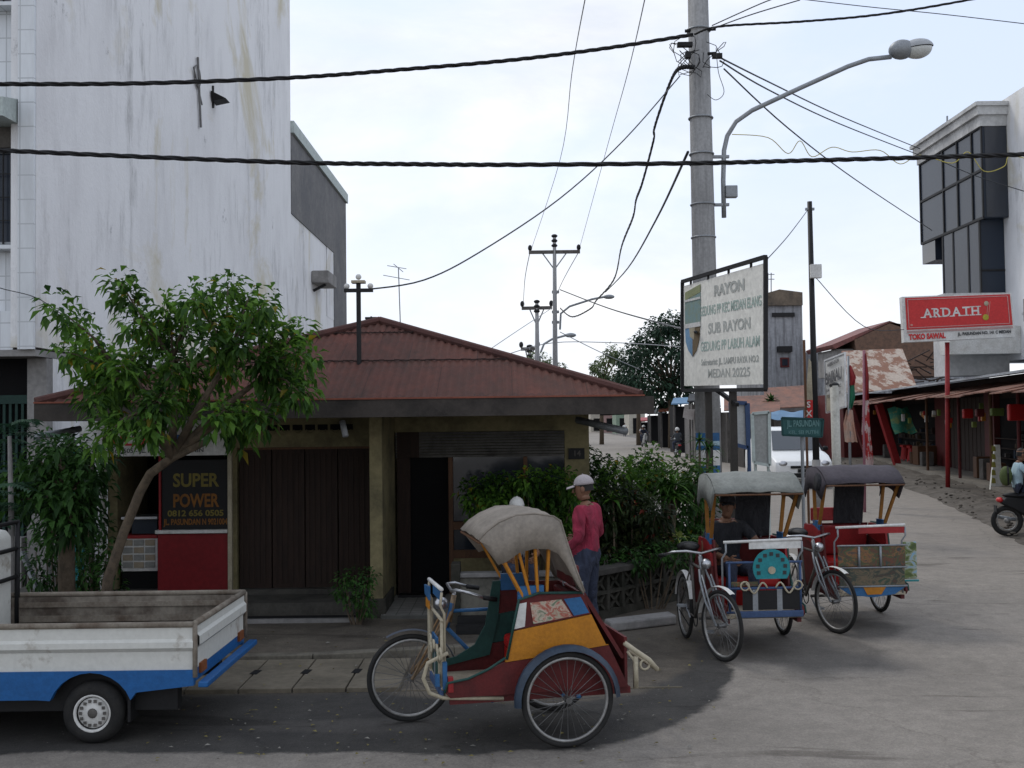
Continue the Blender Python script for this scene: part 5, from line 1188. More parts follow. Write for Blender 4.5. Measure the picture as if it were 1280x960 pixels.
hd = [(598, 630), (590, 615), (612, 612), (628, 606), (645, 610), (660, 602), (675, 606), (690, 600), (705, 604), (718, 612), (700, 620), (680, 622), (660, 622), (640, 625), (620, 628), (605, 645), (625, 645), (645, 640), (665, 640), (685, 638), (705, 636), (722, 628), (620, 660), (645, 660), (670, 658), (695, 655), (715, 650), (640, 675), (690, 672), (715, 668)]
bush('hedge_bush', 'broad bright green bush in front of the shop window', hd, 12.7, 150, .085, .052, m_leaf, .19, .28)
bush('croton_bush', 'dark purple tinged bush right of the man in red', [(760, 625), (775, 615), (790, 625), (805, 635), (765, 645), (785, 645), (800, 655), (815, 650), (770, 665), (790, 670), (810, 675), (765, 685), (785, 690), (800, 690), (755, 655), (820, 670), (820, 640)], 13.2, 130, .10, .052, m_leaf_cro, .21, .3)
bush('garden_shrub', 'tall loose shrub rising above the garden wall by the house corner', [(745, 640), (760, 600), (775, 590), (790, 600), (805, 595), (820, 600), (815, 575), (845, 590), (860, 585), (850, 610), (880, 590), (750, 620), (740, 660), (835, 660), (850, 680), (830, 690), (800, 610)], 14.0, 120, .10, .05, m_leaf, .22, .4)
bush('garden_shrub', 'mid green shrub behind the dark purple bush', [(745, 600), (755, 585), (765, 600), (748, 620), (735, 585), (730, 570), (800, 600), (815, 590), (800, 580)], 14.6, 120, .10, .05, m_leaf_dk, .22, .3)
bush('garden_shrub', 'leafy green shrub beside the spiky bright plant', [(845, 640), (860, 625), (872, 615), (880, 640), (865, 655), (850, 665), (875, 670), (860, 690), (880, 690), (845, 690), (868, 600), (880, 610)], 13.9, 130, .10, .05, m_leaf_dk, .22, .3)
bush('trailing_plant', 'leafy plant spilling over the coping of the garden wall', [(758, 706), (775, 700), (792, 698), (812, 692), (830, 690), (850, 686), (868, 682), (800, 708), (845, 700)], 12.75, 70, .08, .042, m_leaf_dk, .13, .35)
def spiky(name, lab, px, py, Y, n, L, W, mm, heads=1, stemr=.03, zbase=0, cat='plant'):
    p = at(px, py, Y); t = thing(name, lab, cat, (p.x, Y, zbase)); mb = MB(); st = MB()
    for h in range(heads):
        q = p + Vector((rnd.uniform(-.12, .12) * (heads > 1), rnd.uniform(-.1, .1), rnd.uniform(-.25, .1) * (heads > 1)))
        st.tube([(p.x, Y, zbase), tuple(q)], [stemr, stemr * .8], 7)
        for i in range(n):
            a = rnd.uniform(0, 6.28); e = rnd.uniform(-.1, 1.3); mb.blade(q, (math.cos(a), math.sin(a), math.tan(min(e, 1.25)) * .6), L * rnd.uniform(.7, 1.1), W, rnd.uniform(.2, .75))
    st.build('stem', m_bark, t, True); mb.build('blades', mm, t); return t
spiky('dracaena', 'tall bright green spiky plant in the middle of the garden', 833, 600, 13.6, 60, .42, .045, m_leaf_bri, 4, .04)
spiky('dracaena', 'small spiky plant growing in the pot on the rear wall', 786, 580, 16.2, 40, .34, .04, m_leaf_bri, 1, .02, .8)
spiky('dracaena', 'dark leaved spiky plant on thin stem before the poster', 873, 560, 14.2, 26, .34, .035, m_leaf_dk, 2, .018)
spiky('broad_leaf_plant', 'pale yellow green leaved plant low beside the wall end', 851, 672, 13.3, 12, .30, .07, m_leaf_yel, 1, .015)
spiky('broad_leaf_plant', 'light green bladed plant right behind the red shirted man', 767, 625, 12.9, 16, .30, .06, m_leaf_bri, 1, .015)
spiky('dracaena', 'feathery fresh green plant behind the pale pedicab hood', 872, 625, 14.3, 40, .30, .035, m_leaf_bri, 3, .02)
pt_ = thing('flower_pot', 'orange clay pot on the low rear wall', 'pot', (at(786, 590, 16.67).x, 16.67, .75)); c = Vector((at(786, 590, 16.67).x, 16.67, 0)); MB().tube([c + Vector((0, 0, .75)), c + Vector((0, 0, .95))], [.09, .13], 16).build('pot_body', m_orange, pt_, True); MB().ring(c + Vector((0, 0, .95)), (0, 0, 1), .13, .015, 16, 6).build('pot_rim', m_orange, pt_, True)
# far trees
def far_tree(lab, pts, Y, n, L, mm, tx, r, name='leafy_tree'):
    g = at(tx, 540, Y); t = thing(name, lab, 'tree', (g.x, Y, 0), 0, 'trees above the side street'); mb = MB(); br_ = MB()
    top = at(tx, 470, Y); br_.tube([(g.x, Y, 0), tuple(top)], [.2, .12], 8)
    for (px, py, s) in pts:
        e = at(px, py, Y + rnd.uniform(-2.5, 2.5)); br_.tube([top - Vector((0, 0, 1)), e], [.12, .03], 5); blob(mb, e, r * s, n, L, L * .5, .3, flat=.8, rnd=rnd)
    br_.build('trunk', m_bark, t, True); mb.build('crown', mm, t)
far_tree('big dark rounded tree left of the signboard', [(840, 405, 1), (825, 410, 1), (812, 425, 1), (800, 435, 1), (790, 450, 1), (785, 468, 1), (800, 470, 1.2), (820, 450, 1.3), (840, 430, 1.3), (855, 410, 1), (860, 440, 1.2), (840, 460, 1.4), (820, 480, 1.3), (800, 490, 1), (850, 480, 1.3), (832, 498, 1), (862, 465, 1.2), (870, 420, 1), (880, 450, 1.2), (775, 480, .8), (870, 490, 1)], 78, 330, .40, m_leaf_far, 838, 1.05)
far_tree('pale open crowned tree beside the big dark one', [(765, 440, 1), (758, 450, 1), (772, 446, 1), (748, 462, .9), (760, 470, 1), (775, 470, 1), (745, 458, .6), (768, 485, .8)], 92, 150, .36, m_leaf_far2, 752, .75)
far_tree('low green tree under the pale one', [(775, 492, 1), (765, 490, .8), (788, 497, 1), (800, 502, 1), (755, 495, .7)], 88, 170, .38, leafm('far_mid_leaf', (.02, .06, .02), (.05, .11, .04), None, .2), 798, .7)
far_tree('small tree crown peeping over the red roof by the poles', [(668, 447, 1), (680, 450, 1), (690, 455, .9), (662, 455, .8), (700, 460, .7), (675, 460, 1)], 96, 120, .34, m_leaf_far2, 682, .7)
spiky('roof_weed', 'tuft of green weeds growing on the shack roofs', 962, 500, 50, 26, .7, .12, m_leaf_dk, 3, .02, 0)
# ================================================================== PICKUP
def MX(px, py, Y): return at(px, py, Y)
YA = 7.62
tr = thing('pickup_truck', 'worn white pickup with blue lower band and open empty bed', 'pickup', (MX(112, 929, YA).x, YA + .7, 0))
xR = MX(242, 800, YA).x; xLd = -6.2; wid = 1.42; xh = MX(23, 700, YA + wid).x; YB = YA + wid; zt = MX(200, 781, YA).z; zm = MX(200, 838, YA).z; zb_ = MX(60, 875, YA).z; zr = MX(240, 857, YA).z
wc = MX(113, 889, YA); wr = .222; wc.z = wr
m_bed = M('bed_white', (.60, .60, .56), (.20, .15, .10), .5, 1.0, 2.4, lo=.62, hi=.74, grime=.12)
m_rail = M('worn_rail', (.24, .21, .17), (.10, .07, .05), .8, .9, 6)
# bed sides: profile with a pressed ridge
def side(y, s, mm=m_bed):
    prof = [(0, zt - .02), (0, zt - .10), (-.018, zt - .12), (-.018, zt - .16), (.012, zt - .19), (.012, zm + .0)]
    rows = [[(x, y + s * o, z) for x in (xLd, xR)] for o, z in prof]
    return MB().grid(rows).grid([[(x, y + .035 * (1), z) for x in (xR, xLd)] for z in (zt - .02, zm)])
side(YA, 1).build('side_panel', m_bed, tr)
MB().box((xLd, YA + wid - .03, zm), (xR, YA + wid, zt - .02)).build('side_panel', M('dirty_inner_bed', (.26, .23, .19), (.09, .07, .055), .8, 1.0, 3, lo=.4, hi=.6), tr)
mb = MB(); mb.box((xh + .03, YA + wid - .045, zt - .10), (xR - .03, YA + wid - .031, zt - .06)); mb.box((xh + .03, YA + wid - .045, zt - .22), (xR - .03, YA + wid - .031, zt - .17)); mb.build('inner_rib', m_rail, tr)
for y in (YA, YA + wid): MB().tube([(xLd, y, zt), (xR, y, zt)], .021, 10).build('top_rail', m_rail, tr, True)
MB().box((xLd, YA + .05, zm), (xR - .02, YA + wid - .05, zm + .03)).build('bed_floor', M('bed_floor', (.10, .09, .08), (.05, .04, .035)), tr)
# tailgate
tg = MB(); prof = [(0, zt - .02), (0, zt - .07), (.018, zt - .09), (.018, zt - .15), (-.01, zt - .18), (-.01, zm)]
tg.grid([[(xR + .012 + o, y, z) for y in (YA + .04, YA + wid - .04)] for o, z in prof]); tg.box((xR - .03, YA + .03, zm), (xR - .01, YA + wid - .03, zt - .02)); tgo = tg.build('tailgate', m_bed, tr)
MB().tube([(xR, YA, zt), (xR, YA + wid, zt)], .022, 10).build('top_rail', m_rail, tgo, True)
mb = MB()
for y in (YA, YA + wid): mb.tube([(xR + .01, y, zt), (xR + .01, y, zm - .05)], .018, 8)
mb.build('corner_post', m_rail, tr, True)
# blue skirt with wheel arch
ar = .30; pts = [(xLd, zm), (xR, zm), (xR, zr), (wc.x + ar + .02, zb_ + .045)]
for k in range(0, 11): a = R(20 + 140 * k / 10); pts.append((wc.x + ar * math.cos(a), wr + ar * math.sin(a) * .97))
pts += [(wc.x - ar - .08, zb_), (xLd, zb_)]
MB().prism([(x, YA - .006, z) for x, z in pts], (0, .05, 0)).build('blue_skirt', m_tblue, tr)
MB().prism([(x, YA + wid - .05, z) for x, z in pts], (0, .05, 0)).build('blue_skirt', m_tblue, tr)
MB().box((xR - .06, YA + .05, zr + .02), (xR - .0, YA + wid - .05, zm - .003)).build('rear_sill', m_tblue, tr)
MB().bar((xR + .07, YA - .02, zr + .01), (xR + .07, YA + wid + .02, zr + .01), .07, .04).build('bumper', m_tblue, tr, bevel=.008)
for y in (YA + .12, YA + wid - .22): MB().box((xR - .0, y, zr + .06), (xR + .02, y + .14, zr + .13)).build('tail_light', M('lamp_brown', (.22, .07, .02), (.12, .03, .01)), tr)
mb = MB(); mb.box((xLd, YA + .12, .22), (xR - .15, YA + .22, zm - .003)); mb.box((xLd, YA + wid - .22, .22), (xR - .15, YA + wid - .12, zm - .003)); mb.tube([(wc.x, YA + .1, wr), (wc.x, YA + wid - .1, wr)], .05, 8); mb.box((xLd, YA + .25, .28), (xR - .5, YA + wid - .25, zm - .005)); mb.build('chassis', m_black, tr)
for y, s in ((YA + .02, -1), (YA + wid - .16, 1)):
    w = MB(); c = Vector((wc.x, y + .07, wr)); w.ring(c, (0, 1, 0), wr - .062, .062, 40, 12, sx=1.15)
    w = w.build('wheel', m_rubber, tr, True); r = MB(); yy = y if s < 0 else y + .14
    r.ring((wc.x, yy + .02, wr), (0, 1, 0), .128, .014, 32, 8); r.ell((wc.x, yy + .045, wr), (.118, .03, .118), 28, 8)
    rb = r.build('rim', m_white, w, True); h = MB(); h.ell((wc.x, yy + .016, wr), (.035, .02, .035), 14, 6)
    for k in range(14):
        a = 2 * math.pi * k / 14; h.box((wc.x + math.cos(a) * .085 - .010, yy + .012, wr + math.sin(a) * .085 - .010), (wc.x + math.cos(a) * .085 + .010, yy + .02, wr + math.sin(a) * .085 + .010))
    h.build('hub_cap', m_grayboard, w)
MB().box((wc.x + .25, YA + .03, .16), (wc.x + .27, YA + .2, zb_ + .06)).build('mud_flap', m_black, tr)
# cab + headboard
xc = MX(15, 700, YA + wid - .03).x
YB = YA + wid; pr2 = [(xc, .3), (xc, MX(12, 670, YB).z), (xc - .04, MX(10, 662, YB).z), (xc - .3, MX(0, 657, YB).z), (xLd - .1, MX(0, 657, YB).z + .02), (xLd - .1, .3)]
MB().prism([(x, YA + .03, z) for x, z in pr2], (0, wid - .06, 0)).build('cab', m_bed, tr, bevel=.02)
MB().prism([(xc - .16, YA + .026, MX(8, 735, YA).z), (xc - .16, YA + .026, MX(8, 682, YA).z), (xc - .9, YA + .026, MX(8, 682, YA).z), (xc - .9, YA + .026, MX(8, 735, YA).z)], (0, -.012, 0)).build('quarter_window', m_glass, tr)
xh = MX(23, 700, YA + wid).x; hb = MB()
for y in (YA + .02, YA + wid * .33, YA + wid * .66, YA + wid - .02): hb.tube([(xh, y, zm), (xh, y, MX(22, 650, YB).z)], .022, 8)
for py in (652, 685, 720): hb.tube([(xh, YA, MX(22, py, YB).z), (xh, YA + wid, MX(22, py, YB).z)], .018, 8)
for py in (652, 685, 720): hb.tube([(xh, YA + .02, MX(22, py, YB).z), (xh - .5, YA + .02, MX(22, py, YB).z - .02)], .016, 8)
hb.build('headboard', m_black, tr, True)

# ================================================================== PEDICABS
def wheel_parts(root, c, ax, rad, tyre_r=.019, rimm=m_rim, nsp=28, name='wheel'):
    c = Vector(c); ax = Vector(ax).normalized(); u = Vector((0, 0, 1)); e1 = ax.cross(u).normalized(); e2 = ax.cross(e1)
    mb = MB(); mb.cyl(c - ax * .04, c + ax * .04, .022, 10)
    for i in range(nsp):
        a = 2 * math.pi * i / nsp; b = a + (.35 if i % 2 else -.35); s = .03 if i % 4 < 2 else -.03
        mb.tube([c + ax * s + (e1 * math.cos(b) + e2 * math.sin(b)) * .02, c + (e1 * math.cos(a) + e2 * math.sin(a)) * (rad - .045)], .0018, 4)
    w = mb.build(name, m_spoke, root, world=False)
    MB().ring(c, ax, rad - tyre_r, tyre_r, 48, 10).build('tyre', m_rubber, w, True, world=False)
    MB().ring(c, ax, rad - .045, .012, 48, 8, sx=1.2).build('rim', rimm, w, True, world=False)
    return w
def pedicab(loc, yaw, label, side_s, side_y, steer, C, R_=.325, front='frame', group='pedicabs with sidecars'):
    root = thing('pedicab', label, 'pedicab', loc, yaw, group)
    B = lambda mb, name, mm, sm=False, par=None, bev=0: mb.build(name, mm, par or root, sm, False, bev)
    wb = 1.10
    # steering group
    hx = .80; S = Matrix.Translation((hx, 0, 0)) @ Matrix.Rotation(steer, 4, 'Z') @ Matrix.Translation((-hx, 0, 0))
    sv = lambda x, y, z: (S @ Vector((x, y, z)))
    fa = S.to_3x3() @ Vector((0, 1, 0))
    fc = sv(wb, 0, R_)
    wheel_parts(root, fc, fa, R_); wheel_parts(root, (0, 0, R_), (0, 1, 0), R_); wheel_parts(root, (side_s, side_y, R_), (0, 1, 0), R_)
    # fork
    mb = MB()
    for s in (-1, 1):
        mb.tube([sv(.79, s * .03, .80), sv(.84, s * .055, .70), sv(.93, s * .06, .52), sv(1.10, s * .06, R_)], .012, 6)
        mb.tube([sv(.86, s * .05, .76), sv(1.09, s * .07, R_ + .02)], .009, 6)
    mb.tube([sv(.76, 0, .92), sv(.80, 0, .72)], .02, 8); B(mb, 'fork', C['fork'], True)
    # guard
    for (c, ax, a0, a1) in ((fc, fa, -160 + 55, -5), ((0, 0, R_), Vector((0, 1, 0)), -185 + 10, -10)):
        mb = MB(); c = Vector(c); rows = []
        f_ = Vector((0, 0, 1)).cross(ax) * -1
        for i in range(13):
            a = R(60 + (i / 12) * 110) if c is not None and ax == fa and (c - fc).length < .01 else R(20 + (i / 12) * 150)
            d = (f_ * -math.cos(a) * -1 + Vector((0, 0, 1)) * math.sin(a)); q = c + d * (R_ + .03); rows.append([q - ax * .028, q + d * .008, q + ax * .028])
        mb.grid(rows); B(mb, 'mudguard', C['guard'], True)
    # handlebar
    hb = MB(); hz = .95
    hb.tube([sv(.76, 0, .88), sv(.76, 0, hz)], .014, 8)
    hb.tube([sv(.58, -.29, hz - .02), sv(.70, -.27, hz + .02), sv(.78, -.16, hz + .03), sv(.78, 0, hz), sv(.78, .16, hz + .03), sv(.70, .27, hz + .02), sv(.58, .29, hz - .02)], .012, 8)
    h = B(hb, 'handlebar', m_steel, True)
    for s in (-1, 1): B(MB().tube([sv(.60, s * .285, hz - .015), sv(.50, s * .29, hz - .035)], .018, 8), 'grip', m_black, True, h)
    B(MB().ell(sv(.86, 0, .86), (.055, .05, .05), 12, 8), 'headlamp', m_steel, True, h)
    # frame
    fr = MB(); st_ = (.34, 0, .80); bb = (.46, 0, .29); ht0, ht1 = (.775, 0, .86), (.82, 0, .68)
    for a, b, r in ((ht0, ht1, .02), ((.79, 0, .80), st_, .014), (ht1, bb, .016), (st_, bb, .014), (bb, (0, .05, R_), .009), (bb, (0, -.05, R_), .009), (st_, (0, .05, R_), .008), (st_, (0, -.05, R_), .008), (st_, (.315, 0, .92), .012)): fr.tube([a, b], r, 7)
    # outrigger tubes to the sidecar
    for s in (.02, .62): fr.tube([(s, 0, .31), (s, side_y - (.10 if s < .3 else .16), .31)], .016, 7)
    fr.tube([(side_s, .15, R_), (side_s, side_y, R_)], .014, 7); fr.tube([(.62, 0, .31), (.62, .15, .31)], .016, 7); B(fr, 'frame', C['frame'], True)
    ch = MB(); ch.ring(bb, (0, 1, 0), .085, .006, 20, 5); ch.tube([(.46, -.06, .37), (0, -.06, R_ + .035)], .006, 5); ch.tube([(.46, -.06, .21), (0, -.06, R_ - .035)], .006, 5)
    c = B(ch, 'chainring', m_black, True)
    for s in (-1, 1): B(MB().tube([(.46, s * .05, .29), (.46 + s * .11, s * .07, .29 - s * .11)], .009, 6).box((.42 + s * .11, s * .08, .27 - s * .11), (.50 + s * .11, s * .15, .29 - s * .11)), 'pedal', m_gsteel, False, c)
    sd = MB().ell((.30, 0, .955), (.14, .085, .04), 14, 8).ell((.20, 0, .95), (.07, .12, .05), 14, 8); B(sd, 'saddle', C['saddle'], True)
    # -------- sidecar
    yi, yo = .18, C.get('yo', .88); bt = 1.0
    if 1:
        for y, s, nm in ((yi, -1, 'inner'), (yo, 1, 'outer')):
            o = .022 * s
            low = [(-.34, .36), (.92, .36), (.96, .40), (.94, .46), (.80, .475), (.66, .53), (.55, .575), (.30, .60), (-.20, .655)]
            band = [(.54, .58), (.49, .785), (-.075, .875), (-.18, .66), (-.20, .658), (.30, .603)]
            up_ = [(.488, .79), (.445, .99), (.30, 1.03), (-.02, 1.02), (-.073, .88)]
            mb = MB(); mb.prism([(x, y, z) for x, z in low], (0, o, 0)); B(mb, 'lower_panel', C['low'])
            mb = MB(); mb.prism([(x, y + o * .1, z) for x, z in band], (0, o * 1.1, 0)); B(mb, 'band_panel', C['band'] if nm == 'outer' else C['inner'])
            mb = MB(); mb.prism([(x, y, z) for x, z in up_], (0, o, 0)); u = B(mb, 'upper_panel', C['up'])
            if nm == 'outer':
                B(MB().prism([(x, y + o * 1.01, z) for x, z in ((.34, .83), (.36, .975), (.14, .99), (.06, .87))], (0, .006, 0)), 'painted_picture', C['pic'], False, u)
                B(MB().prism([(x, y + o * 1.01, z) for x, z in ((.05, .872), (.12, .99), (.0, 1.0), (-.06, .888))], (0, .005, 0)), 'corner_paint', m_blue, False, u)
                B(MB().prism([(x, y + o * 1.01, z) for x, z in ((.48, .80), (.45, .97), (.385, .98), (.40, .815))], (0, .005, 0)), 'end_paint', m_white, False, u)
                e = MB(); e.tube([(.53, y + .03, .60), (.44, y + .03, 1.0), (.30, y + .03, 1.04), (-.02, y + .03, 1.03)], .010, 6); e.tube([(.96, y + .03, .40), (.94, y + .03, .465), (.80, y + .03, .485), (.66, y + .03, .54), (.54, y + .03, .61)], .009, 6); B(e, 'piping', C['edge'], True)
            else:
                e = MB(); e.prism([(x, y, z) for x, z in ((.53, .50), (.94, .42), (.94, .47), (.78, .50), (.64, .58), (.56, .72), (.50, 1.04), (.44, 1.04), (.46, .78))], (0, .02, 0)); B(e, 'inner_shield', C['inner'])
        mb = MB(); mb.box((.40, yi, .36), (.95, yo, .39)); B(mb, 'floor_board', m_beige)
        B(MB().box((-.34, yi, .37), (-.32, yo, .70)).prism([(-.34, yi, .70), (-.17, yi, .70), (-.02, yi, 1.03), (-.04, yi, 1.03)], (0, .004, 0)), 'back_panel', C['low'])
        B(MB().prism([(-.33, yi + .01, .55), (-.045, yi + .01, 1.02), (-.01, yi + .01, 1.02), (-.30, yi + .01, .55)], (0, yo - yi - .02, 0)), 'rear_board', C['low'])
        B(MB().box((.40, yi + .023, .38), (.42, yo - .023, .56)), 'seat_riser', C['seatm'])
        B(MB().box((-.16, yi + .03, .56), (.43, yo - .03, .66)), 'seat', C['seatm'], False, None, .03)
        B(MB().prism([(-.12, yi + .03, .665), (-.02, yi + .03, .665), (.05, yi + .03, 1.00), (-.03, yi + .03, 1.00)], (0, yo - yi - .06, 0)), 'backrest', C['seatm2'], False, None, .02)
        B(MB().box((-.03, yi + .05, 1.05), (.02, yo - .10, 1.20)), 'head_board', C['seatm2'], False, None, .015)
        for s in (-1, 1): B(MB().tube([(-.02, .55 + s * .25, 1.0), (-.015, .55 + s * .25, 1.1)], .012, 6), 'bracket', m_gsteel)
    # front: rail and boards
    fx = .97
    rl = MB(); rl.tube([(fx, yi - .02, 1.07), (fx, yo - .0, 1.09)], .014, 8); rr = B(rl, 'front_rail', m_white, True)
    B(MB().box((fx - .006, yi + .22, 1.005), (fx + .006, yo, 1.07)), 'rail_board', C['rail'], False, rr)
    for y in (yi, yo): B(MB().tube([(fx, y, 1.07), (fx + .01, y, .98), (fx - .02, y - .03, .92), (fx - .02, y - .03, .38)], .010, 6), 'front_post', m_cream if front == 'open' else m_gsteel, True)
    if front == 'board':
        B(MB().box((fx - .02, yi, .66), (fx, yo, .87)), 'front_board', C['f1'], False, None, .008)
        B(MB().box((fx - .02, yi + .01, .46), (fx - .002, yo - .01, .645)), 'front_board', C['f2'], False, None, .006)
        B(MB().prism([(fx - .01, yi, .45), (fx - .01, yo, .45), (fx - .01, yo - .12, .37), (fx - .01, (yi + yo) / 2, .34), (fx - .01, yi + .12, .37)], (.01, 0, 0)), 'apron', m_blue)
        B(MB().prism([(fx + .003, (yi + yo) / 2 - .1, .445), (fx + .003, (yi + yo) / 2 + .14, .445), (fx + .003, (yi + yo) / 2 + .09, .37), (fx + .003, (yi + yo) / 2 - .06, .37)], (.004, 0, 0)), 'apron_badge', m_orange)
        e = MB()
        for z in (.88, .65, .455): e.tube([(fx + .004, yi - .01, z), (fx + .004, yo + .01, z)], .010, 6)
        for y in (yi + .22, yi + .45): e.tube([(fx + .006, y, .66), (fx + .006, y, .87)], .014, 6)
        B(e, 'board_trim', m_gsteel, True)
        B(MB().box((.55, yo + .14, .46), (.565, yo + .30, .86)), 'side_board', C['side'], False, None, .02)
        B(MB().tube([(.55, yo - .02, .44), (.55, yo + .32, .44)], .012, 6), 'side_board_bracket', m_teal, True)
    else:
        e = MB()
        for z in (.88, .64, .42): e.tube([(fx, yi + .0, z), (fx, yo, z)], .012, 6)
        for y in (yi + .03, yo - .02): e.tube([(fx, y, .42), (fx, y, .88)], .012, 6)
        B(e, 'front_guard', C['frm'], True)
        B(MB().box((fx - .01, yi + .10, .37), (fx + .02, yo, .43)), 'foot_bumper', m_bframe, False, None, .008)
        e = MB()
        for y in (yi + .27, yi + .50): e.box((fx - .004, y - .025, .43), (fx + .006, y + .025, .64))
        B(e, 'grey_slat', m_gsteel)
        e = MB(); e.prism([(fx + .004, yi + .15, .44), (fx + .004, yo - .03, .44), (fx + .004, yo - .03, .62), (fx + .004, yi + .15, .62)], (-.006, 0, 0)); B(e, 'lower_board', C['f2'])
        cy, cz_, rr_ = yi + .42, .83, .175
        if front == 'disc':
            pts = [(fx + .02, cy + rr_ * math.cos(R(a)), cz_ + rr_ * math.sin(R(a))) for a in range(-35, 216, 10)]
            d = B(MB().prism(pts, (.012, 0, 0)), 'sun_disc', m_teal)
            k = MB()
            for i in range(9):
                a = R(-20 + i * 27.5); k.box((fx + .033, cy + .13 * math.cos(a) - .017, cz_ + .13 * math.sin(a) - .017), (fx + .036, cy + .13 * math.cos(a) + .017, cz_ + .13 * math.sin(a) + .017))
            B(k, 'disc_notch', m_ink, False, d); B(MB().cyl((fx + .033, cy, cz_ - .02), (fx + .045, cy, cz_ - .02), .035, 14), 'disc_boss', m_cream, False, d)
        k = MB()
        for s in (-1, 1):
            k.tube([(fx + .02, cy + s * (.04 + t * .20), .645 + .05 * math.sin(t * 7.5)) for t in [i / 12 for i in range(13)]], .009, 6); k.ring((fx + .02, cy + s * .25, .665), (1, 0, 0), .04, .008, 14, 5)
        B(k, 'gilt_scroll', m_cream, True)
        B(MB().box((fx - .02, yi + .05, .66), (fx - .005, yi + .30, .70)), 'crest_plate', C['f1'])
        if front == 'open':
            B(MB().box((fx + .005, yi - .02, .50), (fx + .015, yi + .06, .96)), 'cream_strip', m_cream); B(MB().box((fx + .005, yo - .10, .45), (fx + .016, yo - .03, .66)), 'cream_strip', m_cream)
            B(MB().prism([(fx + .02, yi - .04, 1.03), (fx + .02, yi + .20, 1.05), (fx + .02, yi + .20, .95), (fx + .02, yi - .02, .97)], (.015, 0, 0)), 'name_board', m_blue); B(MB().box((fx + .02, yi + .0, .88), (fx + .03, yi + .16, .945)), 'name_board_edge', m_orange)
            k = MB(); k.tube([(fx - .04, yo, .66), (fx + .10, yo, .60), (fx + .13, yo, .50), (fx + .09, yo, .40), (fx - .0, yo, .36), (fx - .42, yo, .33)], .014, 8); B(k, 'curved_guard', m_cream, True)
            B(MB().box((fx - .03, yo - .03, .42), (fx + .0, yo + .02, .60)).box((fx + .02, yo - .02, .44), (fx + .05, yo + .01, .52)), 'cyan_box', m_blue); B(MB().box((fx - .07, yo - .02, .40), (fx - .035, yo + .03, .50)), 'red_box', m_red)
    # front struts of body bottom
    k = MB(); k.box((-.36, yi, .31), (.92, yi + .04, .355)).box((-.36, yo - .04, .31), (.92, yo, .355)); B(k, 'chassis_rail', m_dkred)
    # wheel fender of the side wheel
    rows = []; 
    for i in range(19):
        a = R(-5 + i * 185 / 18); d = Vector((math.cos(a), 0, math.sin(a))); q = Vector((side_s, side_y, R_)) + d * (R_ + .028); rows.append([q + Vector((0, -.055, 0)), q + d * .018 + Vector((0, -.02, 0)), q + d * .018 + Vector((0, .02, 0)), q + Vector((0, .045, 0)) - d * .02])
    B(MB().grid(rows), 'side_mudguard', C['fender'], True)
    # rear bumper
    k = MB(); k.tube([(-.32, yo, .66), (-.40, yo, .60), (-.50, yo, .53), (-.56, yo, .46)], .018, 8); k.ring((-.47, yo, .50), (0, 1, 0), .035, .009, 12, 5); k.tube([(-.34, yo, .60), (-.40, yo, .52), (-.40, yo, .44)], .010, 6); k.tube([(-.56, yi, .46), (-.56, yo, .46)], .014, 6); k.bar((-.40, yo, .34), (-.40, yo, .56), .03)
    B(k, 'rear_bumper', m_cream, True)
    # hood
    hz = C.get('hz', 0); yh0, yh1 = .13, C.get('yo', .88) + .08
    prof = [(-.01, 1.04), (.05, 1.20), (.11, 1.38), (.155, 1.53), (.20, 1.562), (.33, 1.585), (.46, 1.58), (.58, 1.535), (.66, 1.48), (.72, 1.42)]
    prof = [(x * C.get('hs', 1), z + (hz if z > 1.3 else 0)) for x, z in prof]; lowk = C.get('hs', 1)
    rows = []
    for (x, z) in prof:
        row = []
        for j in range(9):
            v = j / 8; row.append((x, yh0 + (yh1 - yh0) * v, z + (.012 if z > 1.3 else .0) * math.sin(math.pi * v) - .010 * math.sin(math.pi * v * 3) ** 2 + .006 * noise.noise(Vector((x * 7, v * 5, z * 3)))))
        rows.append(row)
    start = 2 if C.get('curtain') else 0
    hd_ = B(MB().grid(rows[start:]), 'hood', C['hood'], True); sm = hd_.modifiers.new('thick', 'SOLIDIFY'); sm.thickness = .012
    # valances
    lowc = C.get('val', [(.0, 1.03), (.06, 1.13), (.12, 1.24), (.17, 1.31), (.24, 1.345), (.34, 1.35), (.44, 1.33), (.53, 1.27), (.59, 1.25), (.71, 1.41)])
    lowc = [(x * lowk, z) for x, z in lowc]
    sides = ((yh1, C['hood']), (yh0, C['hood']))
    for y, mm in sides:
        rows = [[(a[0], y, a[1]) for a in prof[start:]], [((a[0] + b[0]) / 2, y + (.012 if y > .5 else -.012), (a[1] + b[1] + hz) / 2) for a, b in zip(prof, lowc)][start:], [(b[0], y, b[1] + hz) for b in lowc][start:]]
        v_ = B(MB().grid(rows), 'hood_side', mm, True, hd_); v_.modifiers.new('thick', 'SOLIDIFY').thickness = .008
    if C.get('curtain'):
        for (a, b, z0, z1) in C['curtain']: B(MB().prism([(-.0, a, z0), (-.0, b, z0), (.10, b, z1), (.10, a, z1)], (.012, 0, 0)), 'back_curtain', m_tee, False, hd_)
    if C.get('roll'): B(MB().cyl((.60, yh0 - .03, 1.44 + hz), (.60, yh0 + .03, 1.44 + hz), .095, 18), 'rolled_flap', m_tee, True, hd_); 
